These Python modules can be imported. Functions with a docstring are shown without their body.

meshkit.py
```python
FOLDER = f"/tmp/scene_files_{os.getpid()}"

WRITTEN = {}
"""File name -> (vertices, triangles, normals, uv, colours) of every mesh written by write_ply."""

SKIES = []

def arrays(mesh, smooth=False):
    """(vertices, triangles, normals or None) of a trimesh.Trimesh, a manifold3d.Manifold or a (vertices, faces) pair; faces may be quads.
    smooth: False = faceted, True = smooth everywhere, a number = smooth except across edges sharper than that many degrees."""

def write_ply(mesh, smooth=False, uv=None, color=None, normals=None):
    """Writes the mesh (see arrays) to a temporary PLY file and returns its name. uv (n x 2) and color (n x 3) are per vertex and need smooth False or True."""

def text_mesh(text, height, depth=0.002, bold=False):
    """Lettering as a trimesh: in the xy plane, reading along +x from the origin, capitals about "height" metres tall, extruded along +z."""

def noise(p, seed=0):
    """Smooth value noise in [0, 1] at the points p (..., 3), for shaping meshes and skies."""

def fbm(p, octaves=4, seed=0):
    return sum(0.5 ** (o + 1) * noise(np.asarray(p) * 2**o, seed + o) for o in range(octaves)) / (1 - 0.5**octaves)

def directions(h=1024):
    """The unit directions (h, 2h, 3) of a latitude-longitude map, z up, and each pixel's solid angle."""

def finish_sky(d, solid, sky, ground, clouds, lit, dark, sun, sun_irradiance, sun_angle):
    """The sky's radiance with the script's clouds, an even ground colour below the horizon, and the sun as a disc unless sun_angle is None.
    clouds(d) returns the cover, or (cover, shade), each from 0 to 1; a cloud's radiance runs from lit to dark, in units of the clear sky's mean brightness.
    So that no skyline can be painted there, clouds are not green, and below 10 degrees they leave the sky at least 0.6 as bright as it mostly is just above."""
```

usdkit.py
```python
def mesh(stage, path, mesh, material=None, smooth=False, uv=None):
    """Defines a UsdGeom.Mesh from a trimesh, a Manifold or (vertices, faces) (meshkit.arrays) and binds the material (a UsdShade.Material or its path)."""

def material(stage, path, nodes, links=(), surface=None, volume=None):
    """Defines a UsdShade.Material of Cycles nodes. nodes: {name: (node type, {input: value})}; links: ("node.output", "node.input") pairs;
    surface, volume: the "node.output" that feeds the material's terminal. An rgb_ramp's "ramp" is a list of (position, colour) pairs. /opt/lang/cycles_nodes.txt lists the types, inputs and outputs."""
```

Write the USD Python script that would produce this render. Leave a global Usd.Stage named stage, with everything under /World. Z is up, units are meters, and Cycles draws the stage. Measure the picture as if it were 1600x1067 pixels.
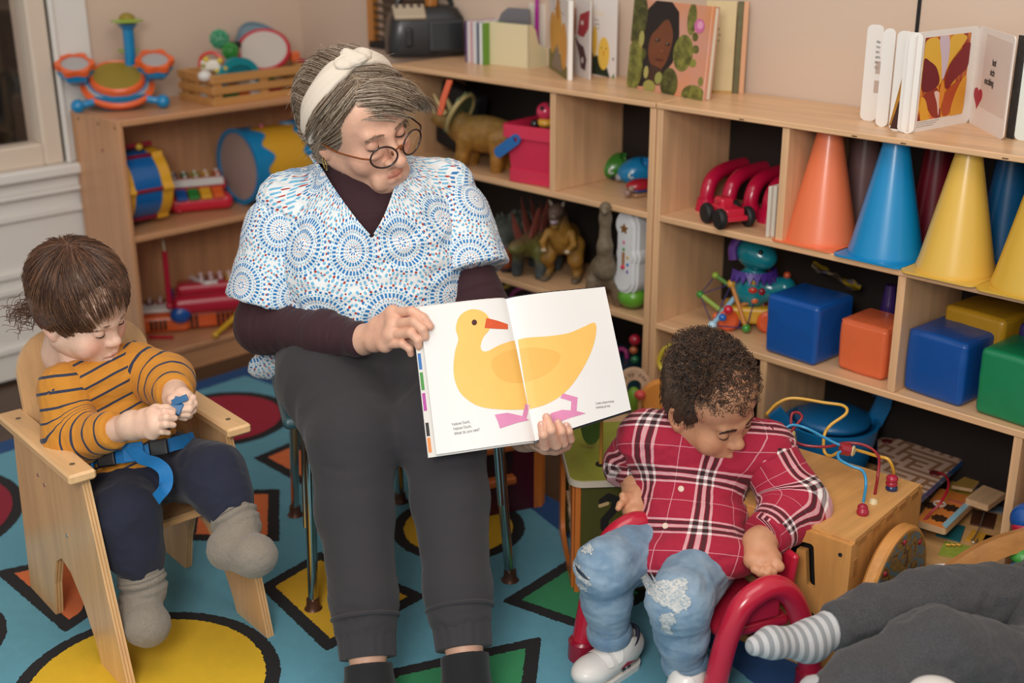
import math, random
import numpy as np, trimesh, manifold3d, shapely, shapely.geometry as sg, shapely.affinity as sa
from manifold3d import Manifold, CrossSection
from scipy.spatial import cKDTree
import usdkit, meshkit
from pxr import Usd, UsdGeom, UsdLux, UsdShade, Gf, Sdf, Vt

stage = Usd.Stage.CreateInMemory()
UsdGeom.SetStageUpAxis(stage, 'Z'); UsdGeom.SetStageMetersPerUnit(stage, 1.0)
UsdGeom.Xform.Define(stage, '/World'); stage.SetDefaultPrim(stage.GetPrimAtPath('/World'))
V = lambda *a: np.array(a, float)

# ---------------------------------------------------------------- camera
F_PX = 1969.7
EYE = V(0, 0, 1.433)
_p, _r, _y = math.radians(19.9675), math.radians(-0.2775), math.radians(44.418)
FWD = V(math.sin(_y) * math.cos(_p), math.cos(_y) * math.cos(_p), -math.sin(_p))
_rt = V(math.cos(_y), -math.sin(_y), 0); _up = np.cross(_rt, FWD)
RGT = math.cos(_r) * _rt + math.sin(_r) * _up
UPV = -math.sin(_r) * _rt + math.cos(_r) * _up
cam = UsdGeom.Camera.Define(stage, '/World/camera')
_m = np.eye(4); _m[0, :3], _m[1, :3], _m[2, :3], _m[3, :3] = RGT, UPV, -FWD, EYE
cam.AddTransformOp().Set(Gf.Matrix4d(*_m.ravel().tolist()))
cam.CreateHorizontalApertureAttr(36.0); cam.CreateVerticalApertureAttr(24.0)
cam.CreateFocalLengthAttr(36.0 * F_PX / 1600)
cam.CreateFStopAttr(2.2); cam.CreateFocusDistanceAttr(2.40)
cam.CreateClippingRangeAttr(Gf.Vec2f(0.05, 100))
cam.CreateExposureAttr(0.2)

# ---------------------------------------------------------------- light: daylight fill all round, one big soft ceiling panel
dome = UsdLux.DomeLight.Define(stage, '/World/sky')
dome.CreateColorAttr(Gf.Vec3f(1.0, 0.97, 0.93)); dome.CreateIntensityAttr(0.17)
def area_light(path, pos, target, w, h, power, col):
    l = UsdLux.RectLight.Define(stage, path)
    z = V(*pos) - V(*target); z /= np.linalg.norm(z); x = np.cross([0.0, 0, 1], z) if abs(z[2]) < .999 else V(1, 0, 0); x /= np.linalg.norm(x)
    M = np.eye(4); M[0, :3], M[1, :3], M[2, :3], M[3, :3] = x, np.cross(z, x), z, pos
    l.AddTransformOp().Set(Gf.Matrix4d(*M.ravel().tolist()))
    l.CreateWidthAttr(w); l.CreateHeightAttr(h); l.CreateIntensityAttr(power); l.CreateColorAttr(Gf.Vec3f(*col))
area_light('/World/softbox', (-.55, .1, 1.95), (1.55, 2.0, .6), .75, .75, 21, (1, .955, .9))
area_light('/World/ceiling_lamp', (.9, .9, 2.66), (1.3, 1.6, 0), 1.5, 1.5, 2.6, (1, .93, .85))

# ---------------------------------------------------------------- pixels of the photo to points in the room
def ray(u, v): return FWD + RGT * ((u - 800) / F_PX) - UPV * ((v - 533.5) / F_PX)
def pd(u, v, d): return EYE + ray(u, v) * d                 # at depth d along the view axis
def pz(u, v, z): r = ray(u, v); return EYE + r * ((z - EYE[2]) / r[2])
def px(u, v, x): r = ray(u, v); return EYE + r * (x / r[0])
def py(u, v, y): r = ray(u, v); return EYE + r * (y / r[1])
def depth(p): return float((np.asarray(p) - EYE) @ FWD)

# ---------------------------------------------------------------- materials
def S(h):
    c = np.array([int(h.lstrip('#')[i:i + 2], 16) for i in (0, 2, 4)]) / 255.0
    return tuple(np.where(c <= .04045, c / 12.92, ((c + .055) / 1.055) ** 2.4))
class Ex:
    def __init__(s, g, o): s.g, s.o = g, o
    def _m(s, op, *a):
        return s.g.add('math', 'value', math_type=op, **{f'value{i+1}': x for i, x in enumerate((s,) + a)})
    def __add__(s, o): return s._m('add', o)
    __radd__ = __add__
    def __sub__(s, o): return s._m('subtract', o)
    def __rsub__(s, o): return s.g.add('math', 'value', math_type='subtract', value1=o, value2=s)
    def __mul__(s, o): return s._m('multiply', o)
    __rmul__ = __mul__
    def __truediv__(s, o): return s._m('divide', o)
    def __pow__(s, o): return s._m('power', o)
    def __lt__(s, o): return s._m('less_than', o)
    def __gt__(s, o): return s._m('greater_than', o)
    def frac(s): return s._m('fraction')
    def floor(s): return s._m('floor')
    def abs(s): return s._m('absolute')
    def sin(s): return s._m('sine')
    def cos(s): return s._m('cosine')
    def sqrt(s): return s._m('sqrt')
    def atan2(s, o): return s._m('arctan2', o)
    def min(s, o): return s._m('minimum', o)
    def max(s, o): return s._m('maximum', o)
    def step(s, a, b): return s.g.add('map_range', 'result', range_type='smoothstep', value=s, from_min=a, from_max=b, to_min=0., to_max=1., clamp=True)
class Graph:
    def __init__(g): g.n, g.l = {}, []
    def add(g, kind, out, **inp):
        name = f'n{len(g.n)}'; c = {}
        for k, v in inp.items():
            if isinstance(v, Ex): g.l.append((v.o, f'{name}.{k}'))
            else: c[k] = v
        g.n[name] = (kind, c)
        return Ex(g, f'{name}.{out}')
    def pos(g): return g.add('texture_coordinate', 'object')
    def uv(g):
        u = g.add('uvmap', 'UV', attribute='st'); s = g.add('separate_xyz', 'x', vector=u)
        return s, Ex(g, s.o.replace('.x', '.y'))
    def xyz(g, v):
        s = g.add('separate_xyz', 'x', vector=v); return s, Ex(g, s.o.replace('.x', '.y')), Ex(g, s.o.replace('.x', '.z'))
    def vec(g, x, y, z=0.): return g.add('combine_xyz', 'vector', x=x, y=y, z=z)
    def map(g, v, scale=(1, 1, 1), rot=(0, 0, 0), loc=(0, 0, 0)): return g.add('mapping', 'vector', vector=v, scale=scale, rotation=rot, location=loc)
    def noise(g, v, scale, detail=3, rough=.5, dist=0.): return g.add('noise_texture', 'fac', vector=v, scale=scale, detail=detail, roughness=rough, distortion=dist)
    def mix(g, f, a, b, kind='mix'): return g.add('mix_color', 'result', fac=f, a=a, b=b, blend_type=kind)
    def ramp(g, f, stops): return g.add('rgb_ramp', 'color', fac=f, ramp=stops)
    def bump(g, h, strength=.3, dist=.002): return g.add('bump', 'normal', height=h, strength=strength, distance=dist)
    def done(g, name, **p):
        b = g.add('principled_bsdf', 'BSDF', **p)
        return usdkit.material(stage, f'/World/Looks/{name}', g.n, g.l, surface=b.o)
MATS = {}
def mat(name, col=None, rough=.5, bump=None, var=None, **kw):
    """A plain coloured material; bump = (noise scale, strength), var = (noise scale, amount of lightness change)."""
    if name in MATS: return MATS[name]
    if isinstance(col, str): col = S(col)
    g = Graph(); base = col
    if bump or var: p = g.pos()
    if var:
        lo = tuple(np.array(col) * (1 - var[1])); hi = tuple(np.minimum(np.array(col) * (1 + var[1]), 1))
        base = g.mix(g.noise(p, var[0], 4, .6), lo, hi)
    if bump: kw['normal'] = g.bump(g.noise(p, bump[0], 4, .6), bump[1], .003)
    MATS[name] = g.done(name, base_color=base, roughness=rough, **kw)
    return MATS[name]
def wood(name, col, axis, rough=.38, amt=.16, fine=1.0, coat=.15):
    if name in MATS: return MATS[name]
    g = Graph(); p = g.pos(); sc = [22 * fine] * 3; sc[axis] = 1.3 * fine
    q = g.map(p, scale=tuple(sc)); n = g.noise(q, 1.6, 5, .65, .4); n2 = g.noise(g.map(p, scale=tuple(np.array(sc) * 5)), 2.0, 2)
    c = np.array(S(col)); lo = tuple(c * (1 - amt)); hi = tuple(np.minimum(c * (1 + amt), 1))
    base = g.mix(n.step(.25, .75), lo, hi); base = g.mix(n2 * .25, base, tuple(c * .72))
    MATS[name] = g.done(name, base_color=base, roughness=rough, normal=g.bump(n2, .06, .001), coat_weight=coat, coat_roughness=.25)
    return MATS[name]
def glassmat():
    if 'glass' not in MATS:
        g = Graph(); t = g.add('transparent_bsdf', 'BSDF', color=(1., 1., 1.)); gl = g.add('glossy_bsdf', 'BSDF', color=(1., 1., 1.), roughness=.02)
        f = g.add('fresnel', 'fac', IOR=1.45).min(.14); m = g.add('mix_closure', 'closure', fac=f, closure1=t, closure2=gl)
        MATS['glass'] = usdkit.material(stage, '/World/Looks/glass', g.n, g.l, surface=m.o)
    return MATS['glass']

# ---------------------------------------------------------------- meshes
cat = lambda ms: trimesh.util.concatenate(list(ms))
def mk(v, f): return trimesh.Trimesh(np.asarray(v, float), np.asarray(f, int), process=False)
def hull(pts): return trimesh.convex.convex_hull(np.asarray(pts, float))
def box(size, c=(0, 0, 0), b=.0015):
    s = np.array(size, float) / 2; b = min(b, s.min() * .45)
    g = np.array([[x, y, z] for x in (-1, 1) for y in (-1, 1) for z in (-1, 1)], float)
    pts = np.vstack([g * (s - b * np.array(k)) for k in ((0, 1, 1), (1, 0, 1), (1, 1, 0))])
    m = hull(pts); m.apply_translation(c); return m
def bb(lo, hi, b=.0015): lo, hi = V(*lo), V(*hi); return box(hi - lo, (lo + hi) / 2, b)
def rbox(size, r, c=(0, 0, 0), n=3):
    s = np.array(size, float) / 2 - r; sp = trimesh.creation.icosphere(n - 1, r).vertices
    m = hull(np.vstack([sp + s * np.array([x, y, z]) for x in (-1, 1) for y in (-1, 1) for z in (-1, 1)])); m.apply_translation(c); return m
def frame_of(z):
    z = np.asarray(z, float) / np.linalg.norm(z); a = V(0, 0, 1) if abs(z[2]) < .9 else V(1, 0, 0)
    x = np.cross(a, z); x /= np.linalg.norm(x); return x, np.cross(z, x), z
def mtx(x=None, y=None, z=None, t=(0, 0, 0)):
    M = np.eye(4); M[:3, 0], M[:3, 1], M[:3, 2], M[:3, 3] = x, y, z, t; return M
def rot(rx=0, ry=0, rz=0, t=(0, 0, 0)):
    M = trimesh.transformations.euler_matrix(*np.radians([rx, ry, rz]), 'sxyz'); M[:3, 3] = t; return M
def tr(m, M): m = m.copy(); m.apply_transform(M); return m
def mv(m, *t): m = m.copy(); m.apply_translation(V(*t)); return m
def cyl(p0, p1, r0, r1=None, n=24, bev=0.0):
    p0, p1 = V(*p0), V(*p1); r1 = r0 if r1 is None else r1; L = np.linalg.norm(p1 - p0)
    prof = [(0, 0), (r0 - bev, 0), (r0, bev), (r1, L - bev), (r1 - bev, L), (0, L)] if bev else [(0, 0), (r0, 0), (r1, L), (0, L)]
    x, y, z = frame_of(p1 - p0); return tr(lathe(prof, n), mtx(x, y, z, p0))
def lathe(prof, n=32):
    prof = np.asarray(prof, float); a = np.arange(n) * 2 * np.pi / n; v, rows = [], []
    for r, z in prof:
        if r < 1e-9: rows.append([len(v)] * n); v.append((0, 0, z))
        else: rows.append(list(range(len(v), len(v) + n))); v.extend(zip(r * np.cos(a), r * np.sin(a), [z] * n))
    f = []
    for A, B in zip(rows, rows[1:]):
        for i in range(n):
            j = (i + 1) % n
            if A[i] != A[j]: f.append((A[i], A[j], B[j]))
            if B[i] != B[j]: f.append((A[i], B[j], B[i]))
    return mk(v, f)
def spline(pts, n=40, closed=False):
    p = np.asarray(pts, float)
    if closed: p = np.vstack([p[-1], p, p[0], p[1]])
    else: p = np.vstack([2 * p[0] - p[1], p, 2 * p[-1] - p[-2]])
    segs = len(p) - 3; t = np.linspace(0, segs, n, endpoint=not closed); i = np.minimum(t.astype(int), segs - 1); f = (t - i)[:, None]
    a, b, c, d = p[i], p[i + 1], p[i + 2], p[i + 3]
    return .5 * (2 * b + (c - a) * f + (2 * a - 5 * b + 4 * c - d) * f ** 2 + (3 * b - a - 3 * c + d) * f ** 3)
def sweep(path, prof, closed=False, up=None, scale=None):
    """Sweeps a closed 2-d profile (k x 2) along a path; the frame is carried along, or kept to UP."""
    p = np.asarray(path, float); k = len(prof); n = len(p); prof = np.asarray(prof, float)
    t = (np.roll(p, -1, 0) - np.roll(p, 1, 0)) if closed else np.gradient(p, axis=0)
    t /= np.linalg.norm(t, axis=1, keepdims=True) + 1e-12
    x = frame_of(t[0])[0] if up is None else None; v = []
    for i in range(n):
        if up is None: x = x - t[i] * (x @ t[i])
        else: x = np.cross(np.asarray(up[i] if np.ndim(up) == 2 else up, float), t[i])
        x = x / (np.linalg.norm(x) + 1e-12); y = np.cross(t[i], x); s = 1 if scale is None else scale[i]
        v.append(p[i] + s * (prof[:, :1] * x + prof[:, 1:] * y))
    v = np.vstack(v); f = []
    for i in range(n if closed else n - 1):
        a, b = i * k, ((i + 1) % n) * k
        for j in range(k):
            q = (j + 1) % k; f += [(a + j, a + q, b + q), (a + j, b + q, b + j)]
    if not closed:
        v = np.vstack([v, p[0], p[-1]])
        for j in range(k):
            q = (j + 1) % k; f += [(q, j, n * k), ((n - 1) * k + j, (n - 1) * k + q, n * k + 1)]
    m = mk(v, f)
    return m
def circ(r, n=12, ry=None): a = np.arange(n) * 2 * np.pi / n; return np.stack([r * np.cos(a), (ry or r) * np.sin(a)], 1)
def tube(pts, r, n=10, closed=False, k=None, scale=None):
    p = spline(pts, k or max(12, 8 * len(pts)), closed) if k != 0 else np.asarray(pts, float)
    return sweep(p, circ(r, n), closed, scale=scale)
def ball(c, r, n=2): m = trimesh.creation.icosphere(n, 1.0); m.vertices *= np.broadcast_to(r, 3); m.apply_translation(c); return m
def torus(R, r, n=40, k=12, M=None):
    a = np.arange(n) * 2 * np.pi / n; m = sweep(np.stack([R * np.cos(a), R * np.sin(a), 0 * a], 1), circ(r, k), True, up=V(0, 0, 1)); return m if M is None else tr(m, M)
def poly(pts, holes=()): return sg.Polygon(pts, holes).buffer(0)
def ext(pg, d, z0=0.0):
    gs = [g for g in getattr(pg, 'geoms', [pg]) if g.area > 1e-9]
    m = cat([trimesh.creation.extrude_polygon(g, d, engine='earcut') for g in gs]); m.apply_translation((0, 0, z0)); return m
def plate(pg, M, d): return tr(ext(pg, d), M)      # a polygon of the local xy plane, extruded by d along local z, placed by M
def rrect(w, h, r, cx=0, cy=0): return sg.box(cx - w / 2 + r, cy - h / 2 + r, cx + w / 2 - r, cy + h / 2 - r).buffer(r, 6)
def bez(pts, n=60): return spline(pts, n, True)
def fine(m, e):
    v, f = trimesh.remesh.subdivide_to_size(m.vertices, m.faces, e, max_iter=12); m = mk(v, f); m.merge_vertices(); return m

# ---------------------------------------------------------------- signed-distance modelling for bodies, clothes, animals and soft toys
def cone(a, b, ra, rb, k=.01, op='u', fl=None, fr=1.0):
    """A tapered capsule; fl, fr: an axis along which its section is scaled by fr."""
    return ('c', V(*a), V(*b), ra, rb, k, op, None if fl is None else V(*fl) / np.linalg.norm(fl), fr)
def ell(c, r, k=.01, op='u', R=None): return ('e', V(*c), np.broadcast_to(np.asarray(r, float), 3), R, 0, k, op, None, 1)
def chain(ps, rs, k=.01, op='u', **kw): return [cone(ps[i], ps[i + 1], rs[i], rs[i + 1], k, op, **kw) for i in range(len(ps) - 1)]
def half(c, n, k=.003, op='s'): return ('h', V(*c), V(*n) / np.linalg.norm(n), 0, 0, k, op, None, 1)
def sdf(prims, h, smooth=6, keep=True):
    lo, hi = np.full(3, 1e9), np.full(3, -1e9)
    def bnd(p):
        if p[0] == 'c': r = max(p[3], p[4]) * max(1, p[8]); return np.minimum(p[1], p[2]) - r, np.maximum(p[1], p[2]) + r
        r = p[2] if p[3] is None else np.abs(p[3]) @ p[2]
        return p[1] - r, p[1] + r
    for p in prims:
        if p[6] == 'u': a, b = bnd(p); lo, hi = np.minimum(lo, a), np.maximum(hi, b)
    lo -= 3 * h; hi += 3 * h; n = np.ceil((hi - lo) / h).astype(int) + 1
    ax = [(lo[i] + h * np.arange(n[i])).astype(np.float32) for i in range(3)]
    val = np.full(n, .05, np.float32)
    for p in prims:
        k = p[5]
        if p[0] == 'h': sl = (slice(None),) * 3
        else:
            a, b = bnd(p); m = k + 4 * h + (0.02 if p[6] == 'u' else 0)
            i0 = np.clip(((a - m - lo) / h).astype(int), 0, n); i1 = np.clip(((b + m - lo) / h).astype(int) + 2, 0, n); sl = tuple(slice(x, y) for x, y in zip(i0, i1))
        X, Y, Z = ax[0][sl[0]][:, None, None], ax[1][sl[1]][None, :, None], ax[2][sl[2]][None, None, :]
        if p[0] == 'c':
            a, ba = p[1], p[2] - p[1]; L2 = float(ba @ ba) + 1e-12
            x, y, z = X - a[0], Y - a[1], Z - a[2]
            t = np.clip((x * ba[0] + y * ba[1] + z * ba[2]) / L2, 0, 1)
            x, y, z = x - t * ba[0], y - t * ba[1], z - t * ba[2]
            d2 = x * x + y * y + z * z
            if p[7] is not None: w = x * p[7][0] + y * p[7][1] + z * p[7][2]; d2 = d2 + w * w * (1 / p[8] ** 2 - 1)
            d = np.sqrt(np.maximum(d2, 0)) - (p[3] + (p[4] - p[3]) * t)
            if p[7] is not None and p[8] < 1: d = d * (.5 + .5 * p[8])
        elif p[0] == 'e':
            x, y, z = X - p[1][0], Y - p[1][1], Z - p[1][2]
            if p[3] is not None: R = p[3]; x, y, z = x * R[0, 0] + y * R[1, 0] + z * R[2, 0], x * R[0, 1] + y * R[1, 1] + z * R[2, 1], x * R[0, 2] + y * R[1, 2] + z * R[2, 2]
            r = p[2]; k0 = np.sqrt((x / r[0]) ** 2 + (y / r[1]) ** 2 + (z / r[2]) ** 2); k1 = np.sqrt((x / r[0] ** 2) ** 2 + (y / r[1] ** 2) ** 2 + (z / r[2] ** 2) ** 2)
            d = k0 * (k0 - 1) / np.maximum(k1, 1e-6)
        else: d = (X - p[1][0]) * p[2][0] + (Y - p[1][1]) * p[2][1] + (Z - p[1][2]) * p[2][2]; d = -d
        o = val[sl]
        if p[6] == 'u': q = np.maximum(k - np.abs(o - d), 0) / k; val[sl] = np.minimum(o, d) - q * q * k * .25
        else: d = -d; q = np.maximum(k - np.abs(o - d), 0) / k; val[sl] = np.maximum(o, d) + q * q * k * .25
    m = nets(val, lo, h)
    return relax(m, smooth) if smooth else m
def relax(m, n):
    import scipy.sparse as sp
    e = m.edges_unique; N = len(m.vertices); A = sp.coo_matrix((np.ones(2 * len(e)), (np.r_[e[:, 0], e[:, 1]], np.r_[e[:, 1], e[:, 0]])), (N, N)).tocsr(); d = np.asarray(A.sum(1)).ravel(); A = sp.diags(1 / np.maximum(d, 1)) @ A; has = (d > 0)[:, None]; v = m.vertices.copy()
    for i in range(n):
        for k in (.5, -.53): v = v + k * (A @ v - v) * has
    return mk(v, m.faces)
def nets(val, lo, h):
    s = val < 0; c = sum(s[i:s.shape[0] - 1 + i, j:s.shape[1] - 1 + j, k:s.shape[2] - 1 + k].astype(np.int8) for i in (0, 1) for j in (0, 1) for k in (0, 1))
    I = np.argwhere((c > 0) & (c < 8)); idm = np.full(c.shape, -1, np.int32); idm[tuple(I.T)] = np.arange(len(I))
    acc, cnt = np.zeros((len(I), 3)), np.zeros(len(I))
    C = np.array([[i, j, k] for i in (0, 1) for j in (0, 1) for k in (0, 1)]); cv = [val[tuple((I + q).T)] for q in C]
    for a in range(8):
        for b in range(a + 1, 8):
            if np.abs(C[a] - C[b]).sum() == 1:
                x = (cv[a] < 0) != (cv[b] < 0); t = cv[a][x] / (cv[a][x] - cv[b][x]); acc[x] += C[a] + t[:, None] * (C[b] - C[a]); cnt[x] += 1
    v = lo + h * (I + acc / cnt[:, None]); fs = []
    for axn in range(3):
        u, w = (axn + 1) % 3, (axn + 2) % 3
        A = [slice(None)] * 3; B = [slice(None)] * 3; A[axn] = slice(0, -1); B[axn] = slice(1, None)
        s0, s1 = s[tuple(A)], s[tuple(B)]; E = np.argwhere(s0 != s1); E = E[(E[:, u] > 0) & (E[:, w] > 0) & (E[:, u] < val.shape[u] - 1) & (E[:, w] < val.shape[w] - 1)]
        du, dw = np.eye(3, dtype=int)[u], np.eye(3, dtype=int)[w]
        q = np.stack([idm[tuple((E - du - dw).T)], idm[tuple((E - dw).T)], idm[tuple(E.T)], idm[tuple((E - du).T)]], 1)
        fl = s1[tuple(E.T)]; q[fl] = q[fl][:, ::-1]; fs.append(q)
    q = np.vstack(fs); return mk(v, np.vstack([q[:, [0, 1, 2]], q[:, [0, 2, 3]]]))
def vnorm(m): return meshkit.arrays(m, True)[2]
def wrinkle(m, amp, freq, seed=0, stretch=(1, 1, 1), mask=None, R=None):
    """Cloth folds: ridged noise pushed along the normals; stretch lengthens the folds along an axis (of the frame R)."""
    p = m.vertices if R is None else m.vertices @ R
    q = p * freq / np.array(stretch); n = meshkit.fbm(q + 7.3 * seed, 3, seed); d = 1 - np.abs(2 * n - 1) * 2.2
    d = d * amp if mask is None else d * amp * mask
    m = m.copy(); m.vertices = m.vertices + vnorm(m) * d[:, None]; return m

# ---------------------------------------------------------------- things and their parts
THINGS, USED = [], {}
def numbered(parent, name):
    k = (parent, name); n = USED.get(k, 0); USED[k] = n + 1
    return f'{parent}/{name}' if n == 0 else f'{parent}/{name}_{n:03d}'
class Thing:
    def __init__(t, name, label=None, category=None, group=None, kind=None, M=None):
        t.path = numbered('/World', name); t.d = dict(label=label, category=category, group=group, kind=kind); t.M = M; t.parts = []; t.solo = None; THINGS.append(t)
    def part(t, name, mesh, m, parent=None, label=None, smooth=35, uv=None, col=None, kind=None):
        if isinstance(mesh, list): mesh = cat(mesh)
        mesh = mesh.copy() if t.M is None else tr(mesh, t.M)
        path = numbered(parent or t.path, name); t.parts.append([path, mesh, m, label, smooth, uv, col, kind]); return path
    def curves(t, name, strands, widths, m, parent=None, label=None, kind='stuff'):
        path = numbered(parent or t.path, name); t.parts.append([path, ('curves', strands, widths), m, label, None, None, None, kind]); return path
    def only(t, mesh, m, smooth=35, uv=None, col=None):      # the whole thing is one mesh
        if isinstance(mesh, list): mesh = cat(mesh)
        t.solo = [t.path, mesh.copy() if t.M is None else tr(mesh, t.M), m, None, smooth, uv, col, None]; return t
    def finish(t):
        rows = [t.solo] if t.solo else t.parts
        if not rows: return
        ms = [r[1] for r in rows if not isinstance(r[1], tuple)]
        lo = np.min([m.bounds[0] for m in ms], 0); hi = np.max([m.bounds[1] for m in ms], 0); o = V((lo[0] + hi[0]) / 2, (lo[1] + hi[1]) / 2, lo[2])
        if not t.solo: UsdGeom.Xform.Define(stage, t.path).AddTranslateOp().Set(Gf.Vec3d(*o))
        for path, mesh, m, label, smooth, uv, col, kind in rows:
            if isinstance(mesh, tuple):
                c = UsdGeom.BasisCurves.Define(stage, path); st = [np.asarray(s, float) - o for s in mesh[1]]
                c.CreateTypeAttr('linear'); c.CreateCurveVertexCountsAttr([len(s) for s in st]); c.CreatePointsAttr(Vt.Vec3fArray.FromNumpy(np.vstack(st).astype(np.float32)))
                w = np.concatenate([np.broadcast_to(mesh[2], len(s)) for s in st]).astype(np.float32); c.CreateWidthsAttr(Vt.FloatArray.FromNumpy(w)); c.SetWidthsInterpolation('vertex')
                UsdShade.MaterialBindingAPI.Apply(c.GetPrim()).Bind(m); pr = c
            else:
                mesh.vertices = mesh.vertices - o
                pr = usdkit.mesh(stage, path, mesh, m, smooth=True if (uv is not None or col is not None) and smooth else smooth, uv=uv)
                if t.solo: UsdGeom.Xformable(pr).AddTranslateOp().Set(Gf.Vec3d(*o))
                if col is not None: UsdGeom.PrimvarsAPI(pr).CreatePrimvar('tint', Sdf.ValueTypeNames.Color3fArray, 'vertex').Set(Vt.Vec3fArray.FromNumpy(np.asarray(col, np.float32)))
            if label: pr.GetPrim().SetCustomDataByKey('label', label)
            if kind: pr.GetPrim().SetCustomDataByKey('kind', kind)
        p = stage.GetPrimAtPath(t.path)
        for k, v in t.d.items():
            if v: p.SetCustomDataByKey(k, v)
def struct(name, mesh, m, label=None, smooth=35, uv=None):
    return Thing(name, label, None, None, 'structure').only(mesh, m, smooth, uv)
# ================================================================ the room
XR, YL = 2.3, 3.335                # front planes of the right-hand shelves and of the low cabinet
XW, YW = 2.578, 3.652              # the two walls
WALLC = '#cdb6a3'
wallm = mat('wall_paint', WALLC, .75, bump=(60, .05), var=(1.2, .03))
whitem = mat('white_trim_paint', '#dcd8d2', .45, bump=(30, .03), var=(2, .02))
beigem = mat('beige_frame_paint', '#d3c2b0', .5, var=(3, .03))
g = Graph(); p = g.pos(); q = g.map(p, scale=(1.2, 14, 1)); n = g.noise(q, 2.2, 5, .6)
X, Y, Z = g.xyz(p); pl = (Y * 9.0).frac()
floorm = g.done('dark_plank_floor', base_color=g.mix(pl.step(.0, .02), S('#17100c'), g.mix(n, S('#3a2a20'), S('#57402f'))), roughness=.4)
struct('floor', bb((-1.5, -1.5, -.05), (XW + .1, YW + 2.2, 0), .001), floorm, 'dark wooden plank floor showing beyond the rug')
struct('wall_right', bb((XW, -1.5, 0), (XW + .1, YW + .1, 2.7)), wallm, 'pale beige painted wall behind the tall toy shelves')
for y in (1.376,):
    struct('trim_1', bb((XW - .004, y - .004, .6), (XW + .002, y + .004, 2.7), .001), mat('black_cord', '#121214', .5), 'thin black vertical strip on the beige wall')
wx0, wx1, wz0 = .55, 1.617, .712     # the opening of the interior window
struct('wall_back', [bb((1.62, YW, 0), (XW + .1, YW + .1, 2.7)), bb((wx0, YW, 0), (1.62, YW + .1, wz0 - .07)), bb((-1.5, YW, 0), (wx0, YW + .1, 2.7)), bb((wx0, YW, 2.2), (1.62, YW + .1, 2.7))], wallm, 'beige wall behind the low toy cabinet')
w = Thing('window_1', 'interior window onto the darker next room with beige frame', kind='structure')
w.part('window_frame', [bb((wx1, YW - .012, wz0 - .068), (1.678, YW + .06, 2.2), .006), bb((wx0, YW - .012, wz0 - .068), (wx1, YW + .06, wz0), .006)], beigem)
w.part('glass_pane', bb((wx0, YW + .03, wz0), (wx1, YW + .036, 2.2), .001), glassmat())
struct('trim_2', [bb((1.679, YW - .02, .646), (1.800, YW + .02, 2.4), .004), bb((1.679, YW - .032, .646), (1.692, YW + .02, 2.4), .004)], whitem, 'white window casing between frame and beige wall')
struct('trim_3', [bb((.2, YW - .05, .612), (1.80, YW, .645), .006), bb((.2, YW - .022, .572), (1.80, YW, .612), .004), bb((.2, YW - .034, .560), (1.80, YW, .574), .004)], whitem, 'white window stool and apron moulding')
ws = Thing('wall_left', 'white panelled wainscot below the interior window', kind='structure')
ws.part('panel', bb((.2, YW - .012, .0), (1.80, YW, .56)), whitem)
for z in (.505, .335, .285, .105): ws.part('moulding', bb((.2, YW - .026, z - .011), (1.80, YW - .01, z + .011), .008), whitem)
struct('baseboard_left', bb((.2, YW - .02, 0), (1.80, YW - .012, .012)), mat('dark_base', '#2a211c', .6), 'dark line where wainscot meets floor')
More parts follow.
